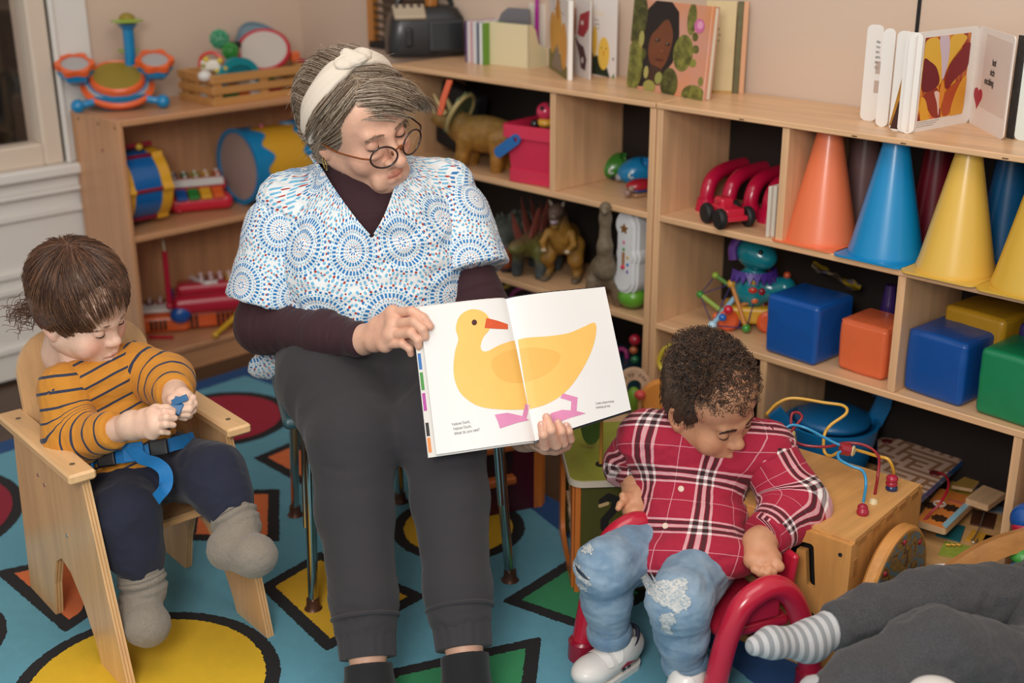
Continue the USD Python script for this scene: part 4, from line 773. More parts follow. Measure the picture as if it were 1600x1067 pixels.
# ================================================================ middle row
def soft_block(name, label, c, colr, size=.142, rz=0, z=Z2, g='soft vinyl blocks on the shelf', sz=None):
    t = Thing(name, label, 'soft block', g, M=rot(0, 0, rz, (c[0], c[1], z))); s = size; m = mat('vinyl_' + colr[1:], colr, .32, bump=(26, .1), coat_weight=.15, coat_roughness=.3)
    b = fine(rbox((s, s, sz or s), .012, (0, 0, (sz or s) / 2), 4), .011); p_ = b.vertices; q = p_ / np.array([s / 2, s / 2, (sz or s) / 2]) - np.array([0, 0, 1]); puff = .004 * (1 - np.abs(q[:, 0]) ** 2) * (1 - np.abs(q[:, 1]) ** 2) + .004 * (1 - np.abs(q[:, 2]) ** 2) * np.maximum(1 - np.abs(q[:, 0]) ** 2, 1 - np.abs(q[:, 1]) ** 2)
    b.vertices = p_ + vnorm(b) * ((meshkit.fbm(p_ * 16 + c[1] * 7, 3) - .5) * .005 + puff * .5)[:, None]; b.vertices[:, 2] = np.maximum(b.vertices[:, 2], 0); t.part('cover', b, m, smooth=True)
    r = s / 2 - .0035
    for zz in ((sz or s) - .005,): t.part('seam', sweep([(r * x, r * y, zz) for x, y in ((-1, -.94), (-.94, -1), (.94, -1), (1, -.94), (1, .94), (.94, 1), (-.94, 1), (-1, .94))], circ(.0022, 6), True, up=V(0, 0, 1)), m)
def blk_at(u, v, z, s):            # centre of a block whose near lower corner shows at u, v
    p = pz(u, v, z); return p
def front_block(name, label, u0, v0, u1, v1, colr, dx=.012, **k):
    a, b = pz(u0, v0, Z2), pz(u1, v1, Z2); s = abs(a[1] - b[1]) if 'size' not in k else k.pop('size'); y = (a[1] + b[1]) / 2; x = max(a[0], b[0], XR + .004) + s / 2; soft_block(name, label, (x, y), colr, size=s, **k)
front_block('soft_block', 'blue soft vinyl cube beside the bead toy', 1192, 553, 1271, 573, '#0f4f9c', size=.14, rz=-3)
p = pz(1272, 573, Z2)
soft = lambda u, v, s, rz=0, dx=0: (lambda q: (q[0] + s / 2 + dx, q[1]))(pz(u, v, Z2))
front_block('soft_block', 'orange soft vinyl cube against the divider', 1296, 578, 1383, 598, '#dc6a40', size=.118, rz=-2)
front_block('soft_block', 'blue soft vinyl cube right of the divider with a worn corner', 1406, 609, 1505, 640, '#0d4a94', size=.138, rz=-4)
front_block('soft_block', 'green soft vinyl cube next to the worn blue one', 1519, 645, 1625, 680, '#0f7a4e', size=.14, rz=-3)
soft_block('soft_block', 'yellow soft vinyl cube behind the worn blue one', (XR + .205, 1.098), '#b98a1e', size=.142, rz=-6, sz=.17); soft_block('soft_block', 'dark purple soft cube behind the green one', (XR + .21, .955), '#2c2560', size=.12, sz=.165)
t = Thing('sport_cone', 'small dark purple cone behind the blue cube', 'cone'); pc = pz(1327, 520, Z2); t.part('cone', lathe([(.03, 0), (.03, .004), (.012, .165), (0, .167)], 24).apply_translation((XR + .20, 1.335, Z2)), plastic('#3a2560')); t.part('base', mv(ext(rrect(.07, .07, .01), .003), XR + .2, 1.335, Z2), plastic('#3a2560'))
# teal ride-on toy creature with a purple mane
p = pz(1143, 490, Z2); M = facing((XR + .145, 1.665, Z2), -10, 1.0); t = Thing('ride_on_toy', 'teal toy creature with a purple mane on a yellow base', 'toy animal', M=M)
tl = plastic('#13808e', .22)
t.part('body', sdf([ell((0, 0, .1), (.045, .042, .052)), ell((.0, -.004, .188), (.044, .044, .04), .012), ell((.022, -.028, .18), (.03, .026, .026), .02), cone((.05, -.01, .1), (.075, -.02, .108), .03, .026, .02)], .003), tl, smooth=True)
for a in np.linspace(-2.6, .6, 12): t.part('mane', tr(hull([(-.012, -.006, 0), (.012, -.006, 0), (0, -.004, -.03), (-.012, .006, 0), (.012, .006, 0), (0, .004, -.028)]), rot(-28, 0, 0) @ np.eye(4)).apply_transform(rot(0, 0, math.degrees(a) + 90, (.046 * math.cos(a), .046 * math.sin(a), .146))), plastic('#4a2f8f', .4))
t.part('tuft', tube([(-.035, .0, .225), (-.052, -.01, .2), (-.05, -.02, .17)], .011, 8), plastic('#5a2f86', .4)); t.part('eye', ball((.012, -.05, .2), .006), plastic('#0c0d12')); t.part('button', ball((.0, -.042, .104), (.011, .006, .008)), plastic('#c43a28')); t.part('knob', ball((.078, -.018, .138), .009), plastic('#c4522c'))
t.part('base', rbox((.11, .085, .042), .01, (-.01, .005, .036)), plastic('#d0a02e')); 
for x in (-.055, .04): t.part('wheel', tr(lathe([(0, -.01), (.02, -.01), (.027, -.004), (.027, .004), (.02, .01), (0, .01)], 24), mtx(V(1, 0, 0), UZ, V(0, -1, 0), (x, -.045, .027))), plastic('#d95a2c'))
# bead-and-rod skeleton ball
t = Thing('rod_and_bead_toy', 'wooden rod and bead squeeze toy in many colours', 'toy')
bd = lambda u, v, d, r, h: (pd(u, v, d), r, h)
D0 = depth(pz(1140, 515, Z2)) 
P = {k: pd(u, v, D0 + dd) for k, (u, v, dd) in dict(ltblue=(1113, 508, -.03), blue2=(1176, 430, .02), green1=(1166, 513, -.03), lime=(1118, 430, .03), yellow=(1143, 443, -.01), green2=(1094, 460, .04), orange=(1179, 468, -.03), purple=(1150, 503, -.01), red=(1138, 484, -.07), blue1=(1129, 496, -.06), limeR=(1190, 483, .0), orange2=(1119, 494, .02), mauve=(1177, 476, .02)).items()}
for a, b, r, h in (('ltblue', 'blue2', .0062, '#8fb9d3'), ('green2', 'purple', .0062, '#93ad4c'), ('yellow', 'green1', .0055, '#c2803e'), ('orange', 'orange2', .0055, '#b0703a'), ('lime', 'limeR', .0055, '#5f8f3a')): t.part('rod', cyl(P[a], P[b], r, n=12), paint(h))
for k, r, h in (('ltblue', .0108, '#aecfe0'), ('blue2', .0075, '#1c63b8'), ('green1', .0105, '#3f8f36'), ('lime', .0088, '#9cba45'), ('yellow', .0105, '#dba443'), ('green2', .0095, '#3c8a34'), ('orange', .0105, '#df7344'), ('purple', .0115, '#6a4fa0'), ('red', .0115, '#bf2036'), ('blue1', .0095, '#1b62b4'), ('limeR', .009, '#7fb145'), ('orange2', .0095, '#d96a3a'), ('mauve', .0085, '#8f6a9c')): t.part('bead', ball(P[k], r, 3), plastic(h, .2))
for a, b in (('ltblue', 'green1'), ('ltblue', 'green2'), ('green2', 'yellow'), ('yellow', 'ltblue'), ('orange', 'green1'), ('orange', 'yellow'), ('lime', 'green2')): t.part('cord', cyl(P[a], P[b], .0014, n=6), mat('cord_purple', '#3a2f66', .8))
t = Thing('crinkle_book', 'yellow crinkly cloth book crumpled behind the blue cube', 'cloth book'); p = px(1225, 440, XR + .2)
gx, gy = np.meshgrid(np.linspace(-.07, .07, 14), np.linspace(-.06, .06, 12), indexing='ij'); gz = (meshkit.fbm(np.stack([gx * 24, gy * 24, gx * 0], -1), 3, 5) - .5) * .05
vs = np.stack([gx, gy, gz], -1).reshape(-1, 3); n_ = 12; fs = [f for i in range(13) for j in range(11) for f in ((i * n_ + j, i * n_ + n_ + j, i * n_ + n_ + j + 1), (i * n_ + j, i * n_ + n_ + j + 1, i * n_ + j + 1))]
sh = mk(np.vstack([vs, vs - [0, 0, .002]]), fs + [(f[0] + len(vs), f[2] + len(vs), f[1] + len(vs)) for f in fs]); g = Graph(); n = g.noise(g.pos(), 22, 3, .5, 1.0); crm = g.done('crinkle_print', base_color=g.ramp(n, [(.0, S('#a88f1c')), (.5, S('#c4a82c')), (.55, S('#8f8792')), (.66, S('#5a3a3a')), (.7, S('#b39a2c'))]), roughness=.45)
t.part('page', tr(sh, rot(25, 10, 30, (XR + .2, 1.475, Z2 + .155))), crm); t.part('cover', tr(sh, rot(60, 0, 60, (XR + .17, 1.5, Z2 + .07))), crm)
for i, (u, v, h) in enumerate(((1178, 440, '#c9a02c'), (1190, 455, '#8e1a2c'), (1186, 466, '#1c1a1e'), (1193, 448, '#201a1c'), (1193, 478, '#7d1426'))):
    small('bead', ('yellow bead', 'wine red bead', 'black bead', 'small black bead', 'dark red bead')[i] + ' piled between the rod toy and the blue cube', 'bead', ball(px(u, v, XR + .12 + .01 * i), .0105, 2), plastic(h), 'loose beads by the blue cube')
# dinosaurs
def on2(u, v, s=0): p = pz(u, v, Z2); p[2] = Z2 + .001; return p
tx = [ell((0, .03, .155), (.05, .075, .06)), cone((0, -.01, .185), (0, -.045, .255), .042, .032, .03), ell((0, -.075, .285), (.029, .042, .028), .015), cone((0, -.09, .283), (0, -.118, .273), .024, .018, .012), cone((0, -.075, .262), (0, -.1, .236), .019, .014, .012), cone((0, .09, .15), (0, .2, .09), .045, .01, .03)]
for s in (-1, 1): tx += chain([(s * .042, .035, .13), (s * .055, -.005, .085), (s * .056, .022, .04), (s * .058, .0, .012)], [.038, .027, .017, .016], .015) + [ell((s * .06, -.02, .009), (.018, .03, .01), .01)] + chain([(s * .045, -.03, .19), (s * .06, -.055, .155), (s * .045, -.085, .14)], [.015, .011, .009], .01)
tx += [ell((0, -.115, .253), (.015, .03, .011), .006, 's')]
def trc(v): 
    c = np.array(S('#a5772c')) + (np.array(S('#5c4a40')) - np.array(S('#a5772c'))) * np.clip((v[:, 2] - .21) / .06, 0, 1)[:, None]; b = np.clip((v[:, 1] - .06) / .06, 0, 1)[:, None] * np.clip((v[:, 2] - .12) / .06, 0, 1)[:, None]; c = c * (1 - b) + np.array(S('#4f463a')) * b
    f = np.clip((.03 - v[:, 2]) / .02, 0, 1)[:, None]; return c * (1 - f) + np.array(S('#6c645c')) * f
t = animal('tyrannosaur', 'tan toy tyrannosaur standing upright with its jaws open', 'toy dinosaur', tx, dm, M=facing(on2(886, 440) + V(.0, .02, 0), -18, .72), col=trc)
t.part('mouth', sdf([ell((0, -.108, .253), (.014, .024, .009))], .0018), mat('mouth_pink', '#a08a9c', .4), smooth=True); t.part('teeth', [cyl((x, -.125 + abs(x) * .6, .262), (x, -.126 + abs(x) * .6, .255), .0022, .0005, 6) for x in (-.012, -.006, 0, .006, .012)], mat('tooth', '#cfc6a8', .4))
for s in (-1, 1): t.part('claw', ball((s * .045, -.09, .137), (.011, .009, .008)), mat('claw_pale', '#b5a288', .5)); t.part('brow_horn', tube([(s * .02, -.07, .305), (s * .026, -.075, .318), (s * .03, -.078, .322)], .007, 8, scale=np.linspace(1, .3, 24)), mat('claw_grey', '#8f8676', .5))
st = [ell((0, .02, .09), (.036, .075, .046)), cone((0, -.05, .09), (0, -.1, .1), .03, .02, .02), ell((0, -.115, .1), (.02, .03, .018), .012), cone((0, .09, .08), (0, .17, .07), .024, .008, .02)]
for s in (-1, 1): st += chain([(s * .03, -.04, .075), (s * .036, -.04, .03), (s * .036, -.043, .008)], [.02, .014, .015], .012) + chain([(s * .03, .06, .08), (s * .036, .06, .03), (s * .036, .057, .008)], [.024, .015, .015], .012)
def stc(v): k = np.clip((v[:, 2] - .03) / .04, 0, 1)[:, None]; c = np.array(S('#4a5558')) * (1 - k) + np.array(S('#77763a')) * k; f = np.clip((v[:, 2] - .1) / .03, 0, 1)[:, None]; return c * (1 - f) + np.array(S('#74483f')) * f
t = animal('stegosaur', 'green toy stegosaur with brownish red back plates', 'toy dinosaur', st, dm, M=facing(on2(833, 430) + V(.02, .01, 0), -28, 1.0), col=stc)
for y, s, h in ((-.07, -1, .055), (-.05, 1, .07), (-.015, -1, .085), (.01, 1, .085), (.04, -1, .075), (.07, 1, .06), (.1, -1, .045)):
    t.part('back_plate', hull([(s * .012, y - .016, .115), (s * .012, y + .016, .118), (s * .034, y - .004, .13 + h), (s * .02, y - .014, .118), (s * .02, y + .014, .12), (s * .038, y, .128 + h), (s * .03, y + .02, .12 + h * .5), (s * .024, y - .02, .12 + h * .5)]), mat('plate_red', '#8a4a40', .5, var=(50, .25)))
an = [ell((0, .0, .085), (.055, .1, .05)), cone((0, .09, .08), (0, .19, .07), .026, .012, .02), ell((0, -.115, .08), (.03, .035, .026), .02)]
for s in (-1, 1): an += chain([(s * .045, -.06, .06), (s * .05, -.06, .01)], [.025, .019], .012) + chain([(s * .045, .06, .06), (s * .05, .06, .01)], [.026, .02], .012)
def anc(v): k = np.clip((v[:, 2] - .055) / .02, 0, 1)[:, None]; c = np.array(S('#b5562a')) * (1 - k) + np.array(S('#50554f')) * k; f = np.clip((.02 - v[:, 2]) / .01, 0, 1)[:, None]; return c * (1 - f) + np.array(S('#2f2c2c')) * f
t = animal('ankylosaur', 'grey armoured toy dinosaur with orange legs', 'toy dinosaur', an, dm, M=facing(on2(792, 420) + V(.05, .03, 0), -50, 1.05), col=anc)
bm = t.parts[-1][1]; rg = np.random.default_rng(7); vn = vnorm(bm); sel = np.where((vn[:, 2] > .55) & (bm.vertices[:, 2] > Z2 + .09))[0]
for i in rg.choice(sel, min(70, len(sel)), replace=False): x_, y_, z_ = frame_of(vn[i]); t.M = None; t.part('armour_knob', tr(cyl((0, 0, -.002), (0, 0, .01), .0055, .0012, 6), mtx(x_, y_, z_, bm.vertices[i])), mat('armour', '#595f58', .6))
br = chain([(0, .04, .1), (0, -.05, .13), (0, -.075, .21), (0, -.08, .3), (0, -.09, .335)], [.055, .032, .021, .016, .017], .02) + [ell((0, .03, .095), (.05, .08, .055)), cone((0, .1, .09), (0, .2, .05), .035, .008, .02), cone((0, -.088, .336), (0, -.118, .33), .015, .01, .01)]
for s in (-1, 1): br += chain([(s * .035, -.02, .08), (s * .045, -.02, .01)], [.026, .019], .015) + chain([(s * .035, .08, .08), (s * .042, .08, .01)], [.028, .02], .015)
t = animal('long_necked_dinosaur', 'brown long-necked toy dinosaur behind the white cloud toy', 'toy dinosaur', br, dm, M=facing((XR + .028, px(957, 345, XR - .02)[1] + .06, Z2 + .001), -8, .8), col=two('#80644c', '#7c6e5a', .0, .1))
# cloud music toy
p = on2(981, 482); t = Thing('cloud_toy', 'white cloud-shaped musical toy with a blue back and green foot', 'musical toy', M=facing(p + V(.024, -.004, 0), -48, 1.15))
cl = sg.Point(0, .19).buffer(.034, 24).union(sg.Point(.004, .125).buffer(.034, 24)).union(sg.Point(-.002, .07).buffer(.036, 24)).union(sg.box(-.028, .07, .034, .19))
FM = mtx(V(1, 0, 0), UZ, V(0, -1, 0), (0, 0, 0)); 
def puffy(pg, d, b=.008): return cat([plate(pg, FM, d), plate(pg.buffer(-b * .4), FM, d + b * .6), plate(pg.buffer(-b), FM, d + b)])
t.part('body', puffy(cl, .03, .012), plastic('#d5d7da', .3)); t.part('back_shell', plate(cl.buffer(.002), mtx(V(1, 0, 0), UZ, V(0, -1, 0), (0, .014, 0)), .013), plastic('#1283b4', .3))
t.part('foot', ball((0, -.012, .026), (.034, .03, .026), 3), plastic('#5c9a2c', .3)); t.part('star', plate(sg.Polygon([(.012 * (1 if k % 2 == 0 else .5) * math.sin(k * math.pi / 5), .185 + .012 * (1 if k % 2 == 0 else .5) * math.cos(k * math.pi / 5)) for k in range(10)]), mtx(V(1, 0, 0), UZ, V(0, -1, 0), (0, -.042, 0)), .002), paint('#7a5326')); t.part('slider', plate(LN([(0, .1), (0, .13)], .0035), mtx(V(1, 0, 0), UZ, V(0, -1, 0), (0, -.042, 0)), .002), paint('#a07048')); t.part('slider_knob', ball((.0, -.044, .1), .005), plastic('#c41f48'))
for i, h in enumerate(('#c9607a', '#3f8f36', '#c9a63c', '#2c6fb4', '#6a4fa0')): t.part('print_note', plate(E_(.012 if i > 1 else 0, .155 - i * .016, .003, .004), mtx(V(1, 0, 0), UZ, V(0, -1, 0), (0, -.042, 0)), .001), paint(h))

# ================================================================ bottom row
def loop(name, label, pts, r, h, g=None): Thing(name, label, 'bead maze wire', g).only(tube(pts, r, 12), plastic(h, .35))
X3 = XR + .12; X4 = XR + .015
loop('bead_maze_wire', 'yellow bent wire loop in the dark below the dinosaurs', [px(u, v, X3) for u, v in ((768, 470), (768, 450), (778, 438), (795, 436), (797, 444), (785, 449), (765, 447))], .0055, '#b5a83a')
loop('bead_maze_wire', 'magenta wire loop in the dark above the picture book', [px(u, v, X3) for u, v in ((797, 470), (803, 457), (815, 450), (828, 452), (836, 460), (838, 475))], .0055, '#a02f86')
loop('bead_maze_wire', 'pink wire arch beside the book, left of the shelf posts', [px(u, v, X3) for u, v in ((965, 560), (966, 548), (973, 545), (979, 552), (979, 572), (978, 590))], .006, '#c4428f')
loop('bead_maze_wire', 'yellow wire loop behind the curly-haired child', [px(u, v, X4) for u, v in ((1070, 537), (1052, 538), (1038, 546), (1030, 562), (1034, 577), (1048, 584), (1062, 586))], .0062, '#cdb93e')
loop('bead_maze_wire', 'pink wire loop just above the plaid shoulder', [px(u, v, XR + .02) for u, v in ((1016, 618), (1022, 609), (1032, 604), (1044, 607), (1050, 616))], .006, '#c4508f')
for nm, lab, ct, lo, hi, h in (('toy_case', 'teal dark plastic case lying in the shadowed bottom row', 'case', (XR + .04, 1.92, Z3), (XR + .2, 2.14, Z3 + .17), '#17414f'), ('toy_box', 'orange wooden toy box in the shadowed bottom row', 'box', (XR + .06, 2.16, Z3), (XR + .2, 2.34, Z3 + .2), '#b5702c')):
    small(nm, lab, ct, rbox(np.array(hi) - lo, .012, (np.array(hi) + lo) / 2), plastic(h, .4))
for i, (u, v, h, lab) in enumerate(((992, 531, '#a31c34', 'red bead'), (990, 547, '#b0603a', 'orange bead'), (992, 562, '#1f6a48', 'dark green bead'))): small('bead', lab + ' in the dark gap beside the shelf posts', 'bead', ball(px(u, v, XR + .03), .011 if i else .015, 2), plastic(h), 'beads in the dark bottom row')
# tiny zoo arch: pale wooden arch with burnt lettering
c = pz(998, 700, .0); cc = px(990, 605, 2.235)
Mz = facing(cc, 4); t = Thing('wooden_arch', 'pale wooden arch with dark lettering beside the picture book', 'wooden toy', M=Mz)
ao = [(.04 * math.cos(a), .04 * math.sin(a) + .01) for a in np.linspace(0, np.pi, 24)]; ai = [(.018 * math.cos(a), .018 * math.sin(a) + .005) for a in np.linspace(np.pi, 0, 20)]
pw = wood('pale_arch', '#d3b294', 2); t.part('arch', plate(poly([(.044, -.065)] + ao + [(-.044, -.065)] + [(-.018, -.065)] + ai + [(.018, -.065)]), mtx(V(1, 0, 0), UZ, V(0, -1, 0), (0, .01, 0)), .02), pw)
for i, ch in enumerate('tiny zoo'):
    a = math.radians(152 - i * 17.5)
    if ch != ' ': t.part('lettering', tr(meshkit.text_mesh(ch, .009, .0008, True), mtx(V(math.sin(a), 0, -math.cos(a)), V(math.cos(a), 0, math.sin(a)), V(0, -1, 0), (.026 * math.cos(a) - .003 * math.sin(a), -.0095, .026 * math.sin(a) + .009 + .003 * math.cos(a)))), mat('burnt', '#4a2f22', .7))
small('toy_box', 'plain pale wooden box carrying the lettered arch, hidden behind the boy', 'box', rbox((.15, .19, .196), .006, (2.212, 1.825, .098)), wood('puzzle_pale', '#d3ad84', 0))
small('wooden_ball', 'orange wooden disc toy behind the plaid shoulder', 'wooden toy', tr(lathe([(0, -.015), (.045, -.015), (.05, 0), (.045, .015), (0, .015)], 32), facing(px(1032, 622, 2.255)) @ rot(90, 0, 0)), paint('#d58a3c')); small('toy_leaf', 'bright green leaf-shaped toy piece by the book corner', 'wooden toy', ball(px(990, 625, 2.23), (.02, .02, .035), 3), paint('#6f9a2c')); pc_ = px(1000, 617, 2.2); t = Thing('peg_toy', 'small coral red peg toy by the plaid shoulder', 'wooden toy'); t.part('knob', ball(pc_, (.014, .014, .012), 2), paint('#d04a44')); t.part('peg', cyl((pc_[0], pc_[1], .196), pc_, .005, n=12), paint('#b98a5c'))
# blue pot
p = pz(1305, 690, Z3); p = V(XR + .13, px(1300, 660, XR + .13)[1], Z3 + .062); small('toy_box', 'plain wooden box under the blue toy pot', 'box', rbox((.17, .17, .06), .006, (p[0], p[1], Z3 + .031)), wood('puzzle_wood', '#c89a64', 1)); t = Thing('blue_toy_pot', 'round blue plastic toy pot with a lid and handle loops', 'toy pot', M=facing(p, 6)); bp = plastic('#0f6ea8', .35)
t.part('pot', lathe([(0, 0), (.085, 0), (.097, .05), (.108, .115), (.1, .115), (.09, .05), (.08, .01), (0, .01)], 48), bp); t.part('lid', sdf([ell((0, 0, .12), (.088, .088, .028)), half((0, 0, .112), (0, 0, -1))], .003), plastic('#0d5f94', .4), smooth=True)
t.part('handle', sweep([(-.1, 0, .1), (-.125, 0, .125), (-.14, 0, .145)], [(-.018, -.005), (.018, -.005), (.018, .005), (-.018, .005)], up=V(0, 1, 0)), bp); t.part('handle', sweep([(.1, 0, .1), (.118, 0, .145), (.122, .0, .175), (.112, .02, .18)], [(-.02, -.005), (.02, -.005), (.02, .005), (-.02, .005)], up=V(0, 1, 0)), bp)
# maze board leaning on the stack, puzzles below
def slab(name, label, pix, z, th, top, edge, cat_, r=.02, lift=(0, 0, 0, 0)):
    q = [pz(u, v, z) + V(0, 0, l) for (u, v), l in zip(pix, lift)]; o = q[0]; x = q[1] - q[0]; w = np.linalg.norm(x); x /= w; n = np.cross(x, q[3] - q[0]); n /= np.linalg.norm(n); n = n if n[2] > 0 else -n; y = np.cross(n, x)
    loc = [((k - o) @ x, (k - o) @ y) for k in q]; pg = poly(loc).buffer(-r).buffer(r, 5); M = mtx(x, y, n, o); t = Thing(name, label, cat_); t.part('board', plate(pg, M @ rot(0, 0, 0, (0, 0, -th)), th * .92), edge); t.part('face', plate(pg.buffer(-.001), M @ rot(0, 0, 0, (0, 0, -th * .08)), th * .08), top); return t, M, pg, loc
def maze_mat():
    g = Graph(); sx, sy, sz = g.xyz(g.pos()); s = 42.; a = (sx * s).floor(); b = (sy * s).floor(); r = g.add('white_noise_texture', 'value', vector=g.vec(a, b, 0.)); fx, fy = (sx * s).frac(), (sy * s).frac(); ln = ((r < .5) * (fx < .42) + (r > .5) * (fy < .42)); return g.done('maze_print', base_color=g.mix(ln, S('#bfa08c'), S('#8a6448')), roughness=.5)
t, M, pg, loc = slab('maze_board', 'wooden magnetic maze board with a blue edge and red holes', [(1375, 800), (1438, 778), (1524, 700), (1370, 682)], .19, .016, maze_mat(), plastic('#155a9c'), 'maze board')
for u, v in ((1502, 704), (1461, 740), (1386, 690)): q = pz(u, v, .19); t.part('hole_ring', tr(lathe([(0, 0), (.013, 0), (.012, .003), (0, .003)], 20), np.array(M[:, :]) if 0 else mtx(M[:3, 0], M[:3, 1], M[:3, 2], q)), paint('#5a1518'))
t.part('cord', tube([pz(1466, 738, .192), pz(1478, 744, .2), pz(1482, 760, .2), pz(1470, 785, .18), pz(1455, 800, .16), pz(1440, 818, .14)], .0028, 8), plastic('#a0162a'))
bw = wood('puzzle_wood', '#c89a64', 1); pal = wood('puzzle_pale', '#d3ad84', 0)
t, M, pg, loc = slab('puzzle_board', 'latch puzzle board with small doors, at the bottom of the stack', [(1438, 880), (1566, 898), (1578, 790), (1455, 765)], Z3 + .03, .022, bw, pal, 'puzzle', .006)
lp_ = lambda z, *uv: poly([((pz(u, v, z) - M[:3, 3]) @ M[:3, 0], (pz(u, v, z) - M[:3, 3]) @ M[:3, 1]) for u, v in uv])
zz = Z3 + .03
for nm, uv, h in (('green_door', ((1466, 868), (1512, 875), (1526, 858), (1476, 848)), '#8a9a3a'), ('window_scene', ((1462, 838), (1500, 848), (1508, 825), (1478, 818)), '#175a60'), ('dark_panel', ((1515, 820), (1552, 828), (1558, 806), (1520, 798)), '#4a2a1a'), ('yellow_panel', ((1508, 845), (1540, 853), (1556, 842), (1520, 830)), '#bf8a2c'), ('red_panel', ((1532, 853), (1562, 858), (1566, 842), (1540, 838)), '#a8542f'), ('blue_panel', ((1545, 800), (1570, 803), (1572, 790), (1550, 787)), '#5f6f7c')): t.part(nm, plate(lp_(zz, *uv), M @ rot(0, 0, 0, (0, 0, .0005)), .004), mat('pz_' + h[1:], h, .4, var=(60, .35)))
for u in (1478, 1486, 1494): t.part('hinge', cyl(pz(u, 851, zz + .007), pz(u + 7, 852.5, zz + .007), .004, n=10), mat('brass', '#b58a3c', .3, metallic=.9))
t.part('hook', tube([pz(1538, 800, zz + .02), pz(1530, 825, zz + .02), pz(1522, 840, zz + .015), pz(1518, 845, zz + .014), pz(1524, 848, zz + .012), pz(1528, 842, zz + .012)], .0016, 8), mat('steel', '#c9c6c2', .25, metallic=.9))
t, M, pg, loc = slab('puzzle_board', 'orange puzzle tray with dark flower holes on the stack', [(1432, 812), (1478, 826), (1527, 778), (1468, 762)], Z3 + .075, .016, paint('#d07a35'), pal, 'puzzle', .008)
zz = Z3 + .075; lp2 = lambda *uv: poly([((pz(u, v, zz) - M[:3, 3]) @ M[:3, 0], (pz(u, v, zz) - M[:3, 3]) @ M[:3, 1]) for u, v in uv])
for u, v in ((1486, 794), (1468, 810), (1455, 790)): q = pz(u, v, zz); t.part('flower_hole', plate(poly([(.016 * (1 + .14 * math.cos(8 * a)) * math.cos(a), .016 * (1 + .14 * math.cos(8 * a)) * math.sin(a)) for a in np.linspace(0, 2 * np.pi, 64, endpoint=False)]), mtx(M[:3, 0], M[:3, 1], M[:3, 2], q), .0008), paint('#3b2412'))
t.part('blue_border', plate(lp2((1478, 826), (1527, 778), (1520, 774), (1472, 820)), M, .0012), paint('#88b0bd')); t.part('white_ring', tr(torus(.012, .002, 24, 6), mtx(M[:3, 0], M[:3, 1], M[:3, 2], pz(1468, 787, zz + .001))), paper('#d8d2cc')); t.part('label_strip', plate(lp2((1478, 782), (1504, 790), (1508, 786), (1484, 779)), M, .001), paper('#c4694a'))
t, M, pg, loc = slab('puzzle_board', 'pale square wooden block lying askew on the stack', [(1508, 778), (1544, 790), (1572, 770), (1536, 757)], Z3 + .09, .014, pal, pal, 'puzzle', .004)
slab('puzzle_board', 'yellow picture board under the askew wooden block', [(1470, 790), (1515, 792), (1525, 760), (1488, 748)], Z3 + .058, .012, mat('pz_olive', '#a5872e', .45, var=(40, .35)), pal, 'puzzle', .006)
slab('puzzle_board', 'blue and yellow picture puzzle at the back of the stack', [(1505, 765), (1552, 765), (1568, 748), (1518, 736)], Z3 + .06, .012, mat('pz_sky', '#4a8098', .45, var=(40, .3)), pal, 'puzzle', .008)
slab('puzzle_board', 'beige triangle-topped puzzle at the back of the stack', [(1485, 758), (1520, 764), (1530, 752), (1518, 738)], Z3 + .078, .008, mat('pz_tan', '#a8843c', .45, var=(40, .3)), pal, 'puzzle', .004)
# ================================================================ people: skin, heads, hands, hair
def skinmat(name, h, rough=.46):
    if name in MATS: return MATS[name]
    g = Graph(); p = g.pos(); a = g.add('attribute', 'color', attribute='tint'); n = g.noise(p, 55, 4, .6); n2 = g.noise(p, 420, 3, .6); c = np.array(S(h))
    base = g.mix(n.step(.3, .7), tuple(c * .93), tuple(np.minimum(c * 1.05, 1))); base = g.mix(1.0, base, a, 'multiply')
    MATS[name] = g.done(name, base_color=base, roughness=rough, subsurface_weight=.12, subsurface_scale=.006, subsurface_radius=(1., .35, .2), normal=g.bump(n2, .12, .0012), specular_ior_level=.4)
    return MATS[name]
def hairmat(name, h, rough=.42, var=.35):
    if name in MATS: return MATS[name]
    g = Graph(); n = g.noise(g.map(g.pos(), scale=(1, 1, 1)), 160, 3, .6); c = np.array(S(h))
    MATS[name] = g.done(name, base_color=g.mix(n.step(.3, .7), tuple(c * (1 - var)), tuple(np.minimum(c * (1 + var), 1))), roughness=rough, specular_ior_level=.5, normal=g.bump(n, .3, .002)); return MATS[name]
def cloth(name, h, scale=900, amt=.3, rough=.85, sheen=.12, var=.04, strength=.25):
    if name in MATS: return MATS[name]
    g = Graph(); p = g.pos(); n = g.noise(p, scale, 2, .6); v = g.noise(p, 14, 3); c = np.array(S(h))
    b = g.mix(v, tuple(c * (1 - var)), tuple(np.minimum(c * (1 + var), 1))); b = g.mix(n.step(.3, .75), tuple(np.array(c) * (1 - amt)), b)
    MATS[name] = g.done(name, base_color=b, roughness=rough, sheen_weight=sheen, sheen_roughness=.5, normal=g.bump(n, strength, .001)); return MATS[name]

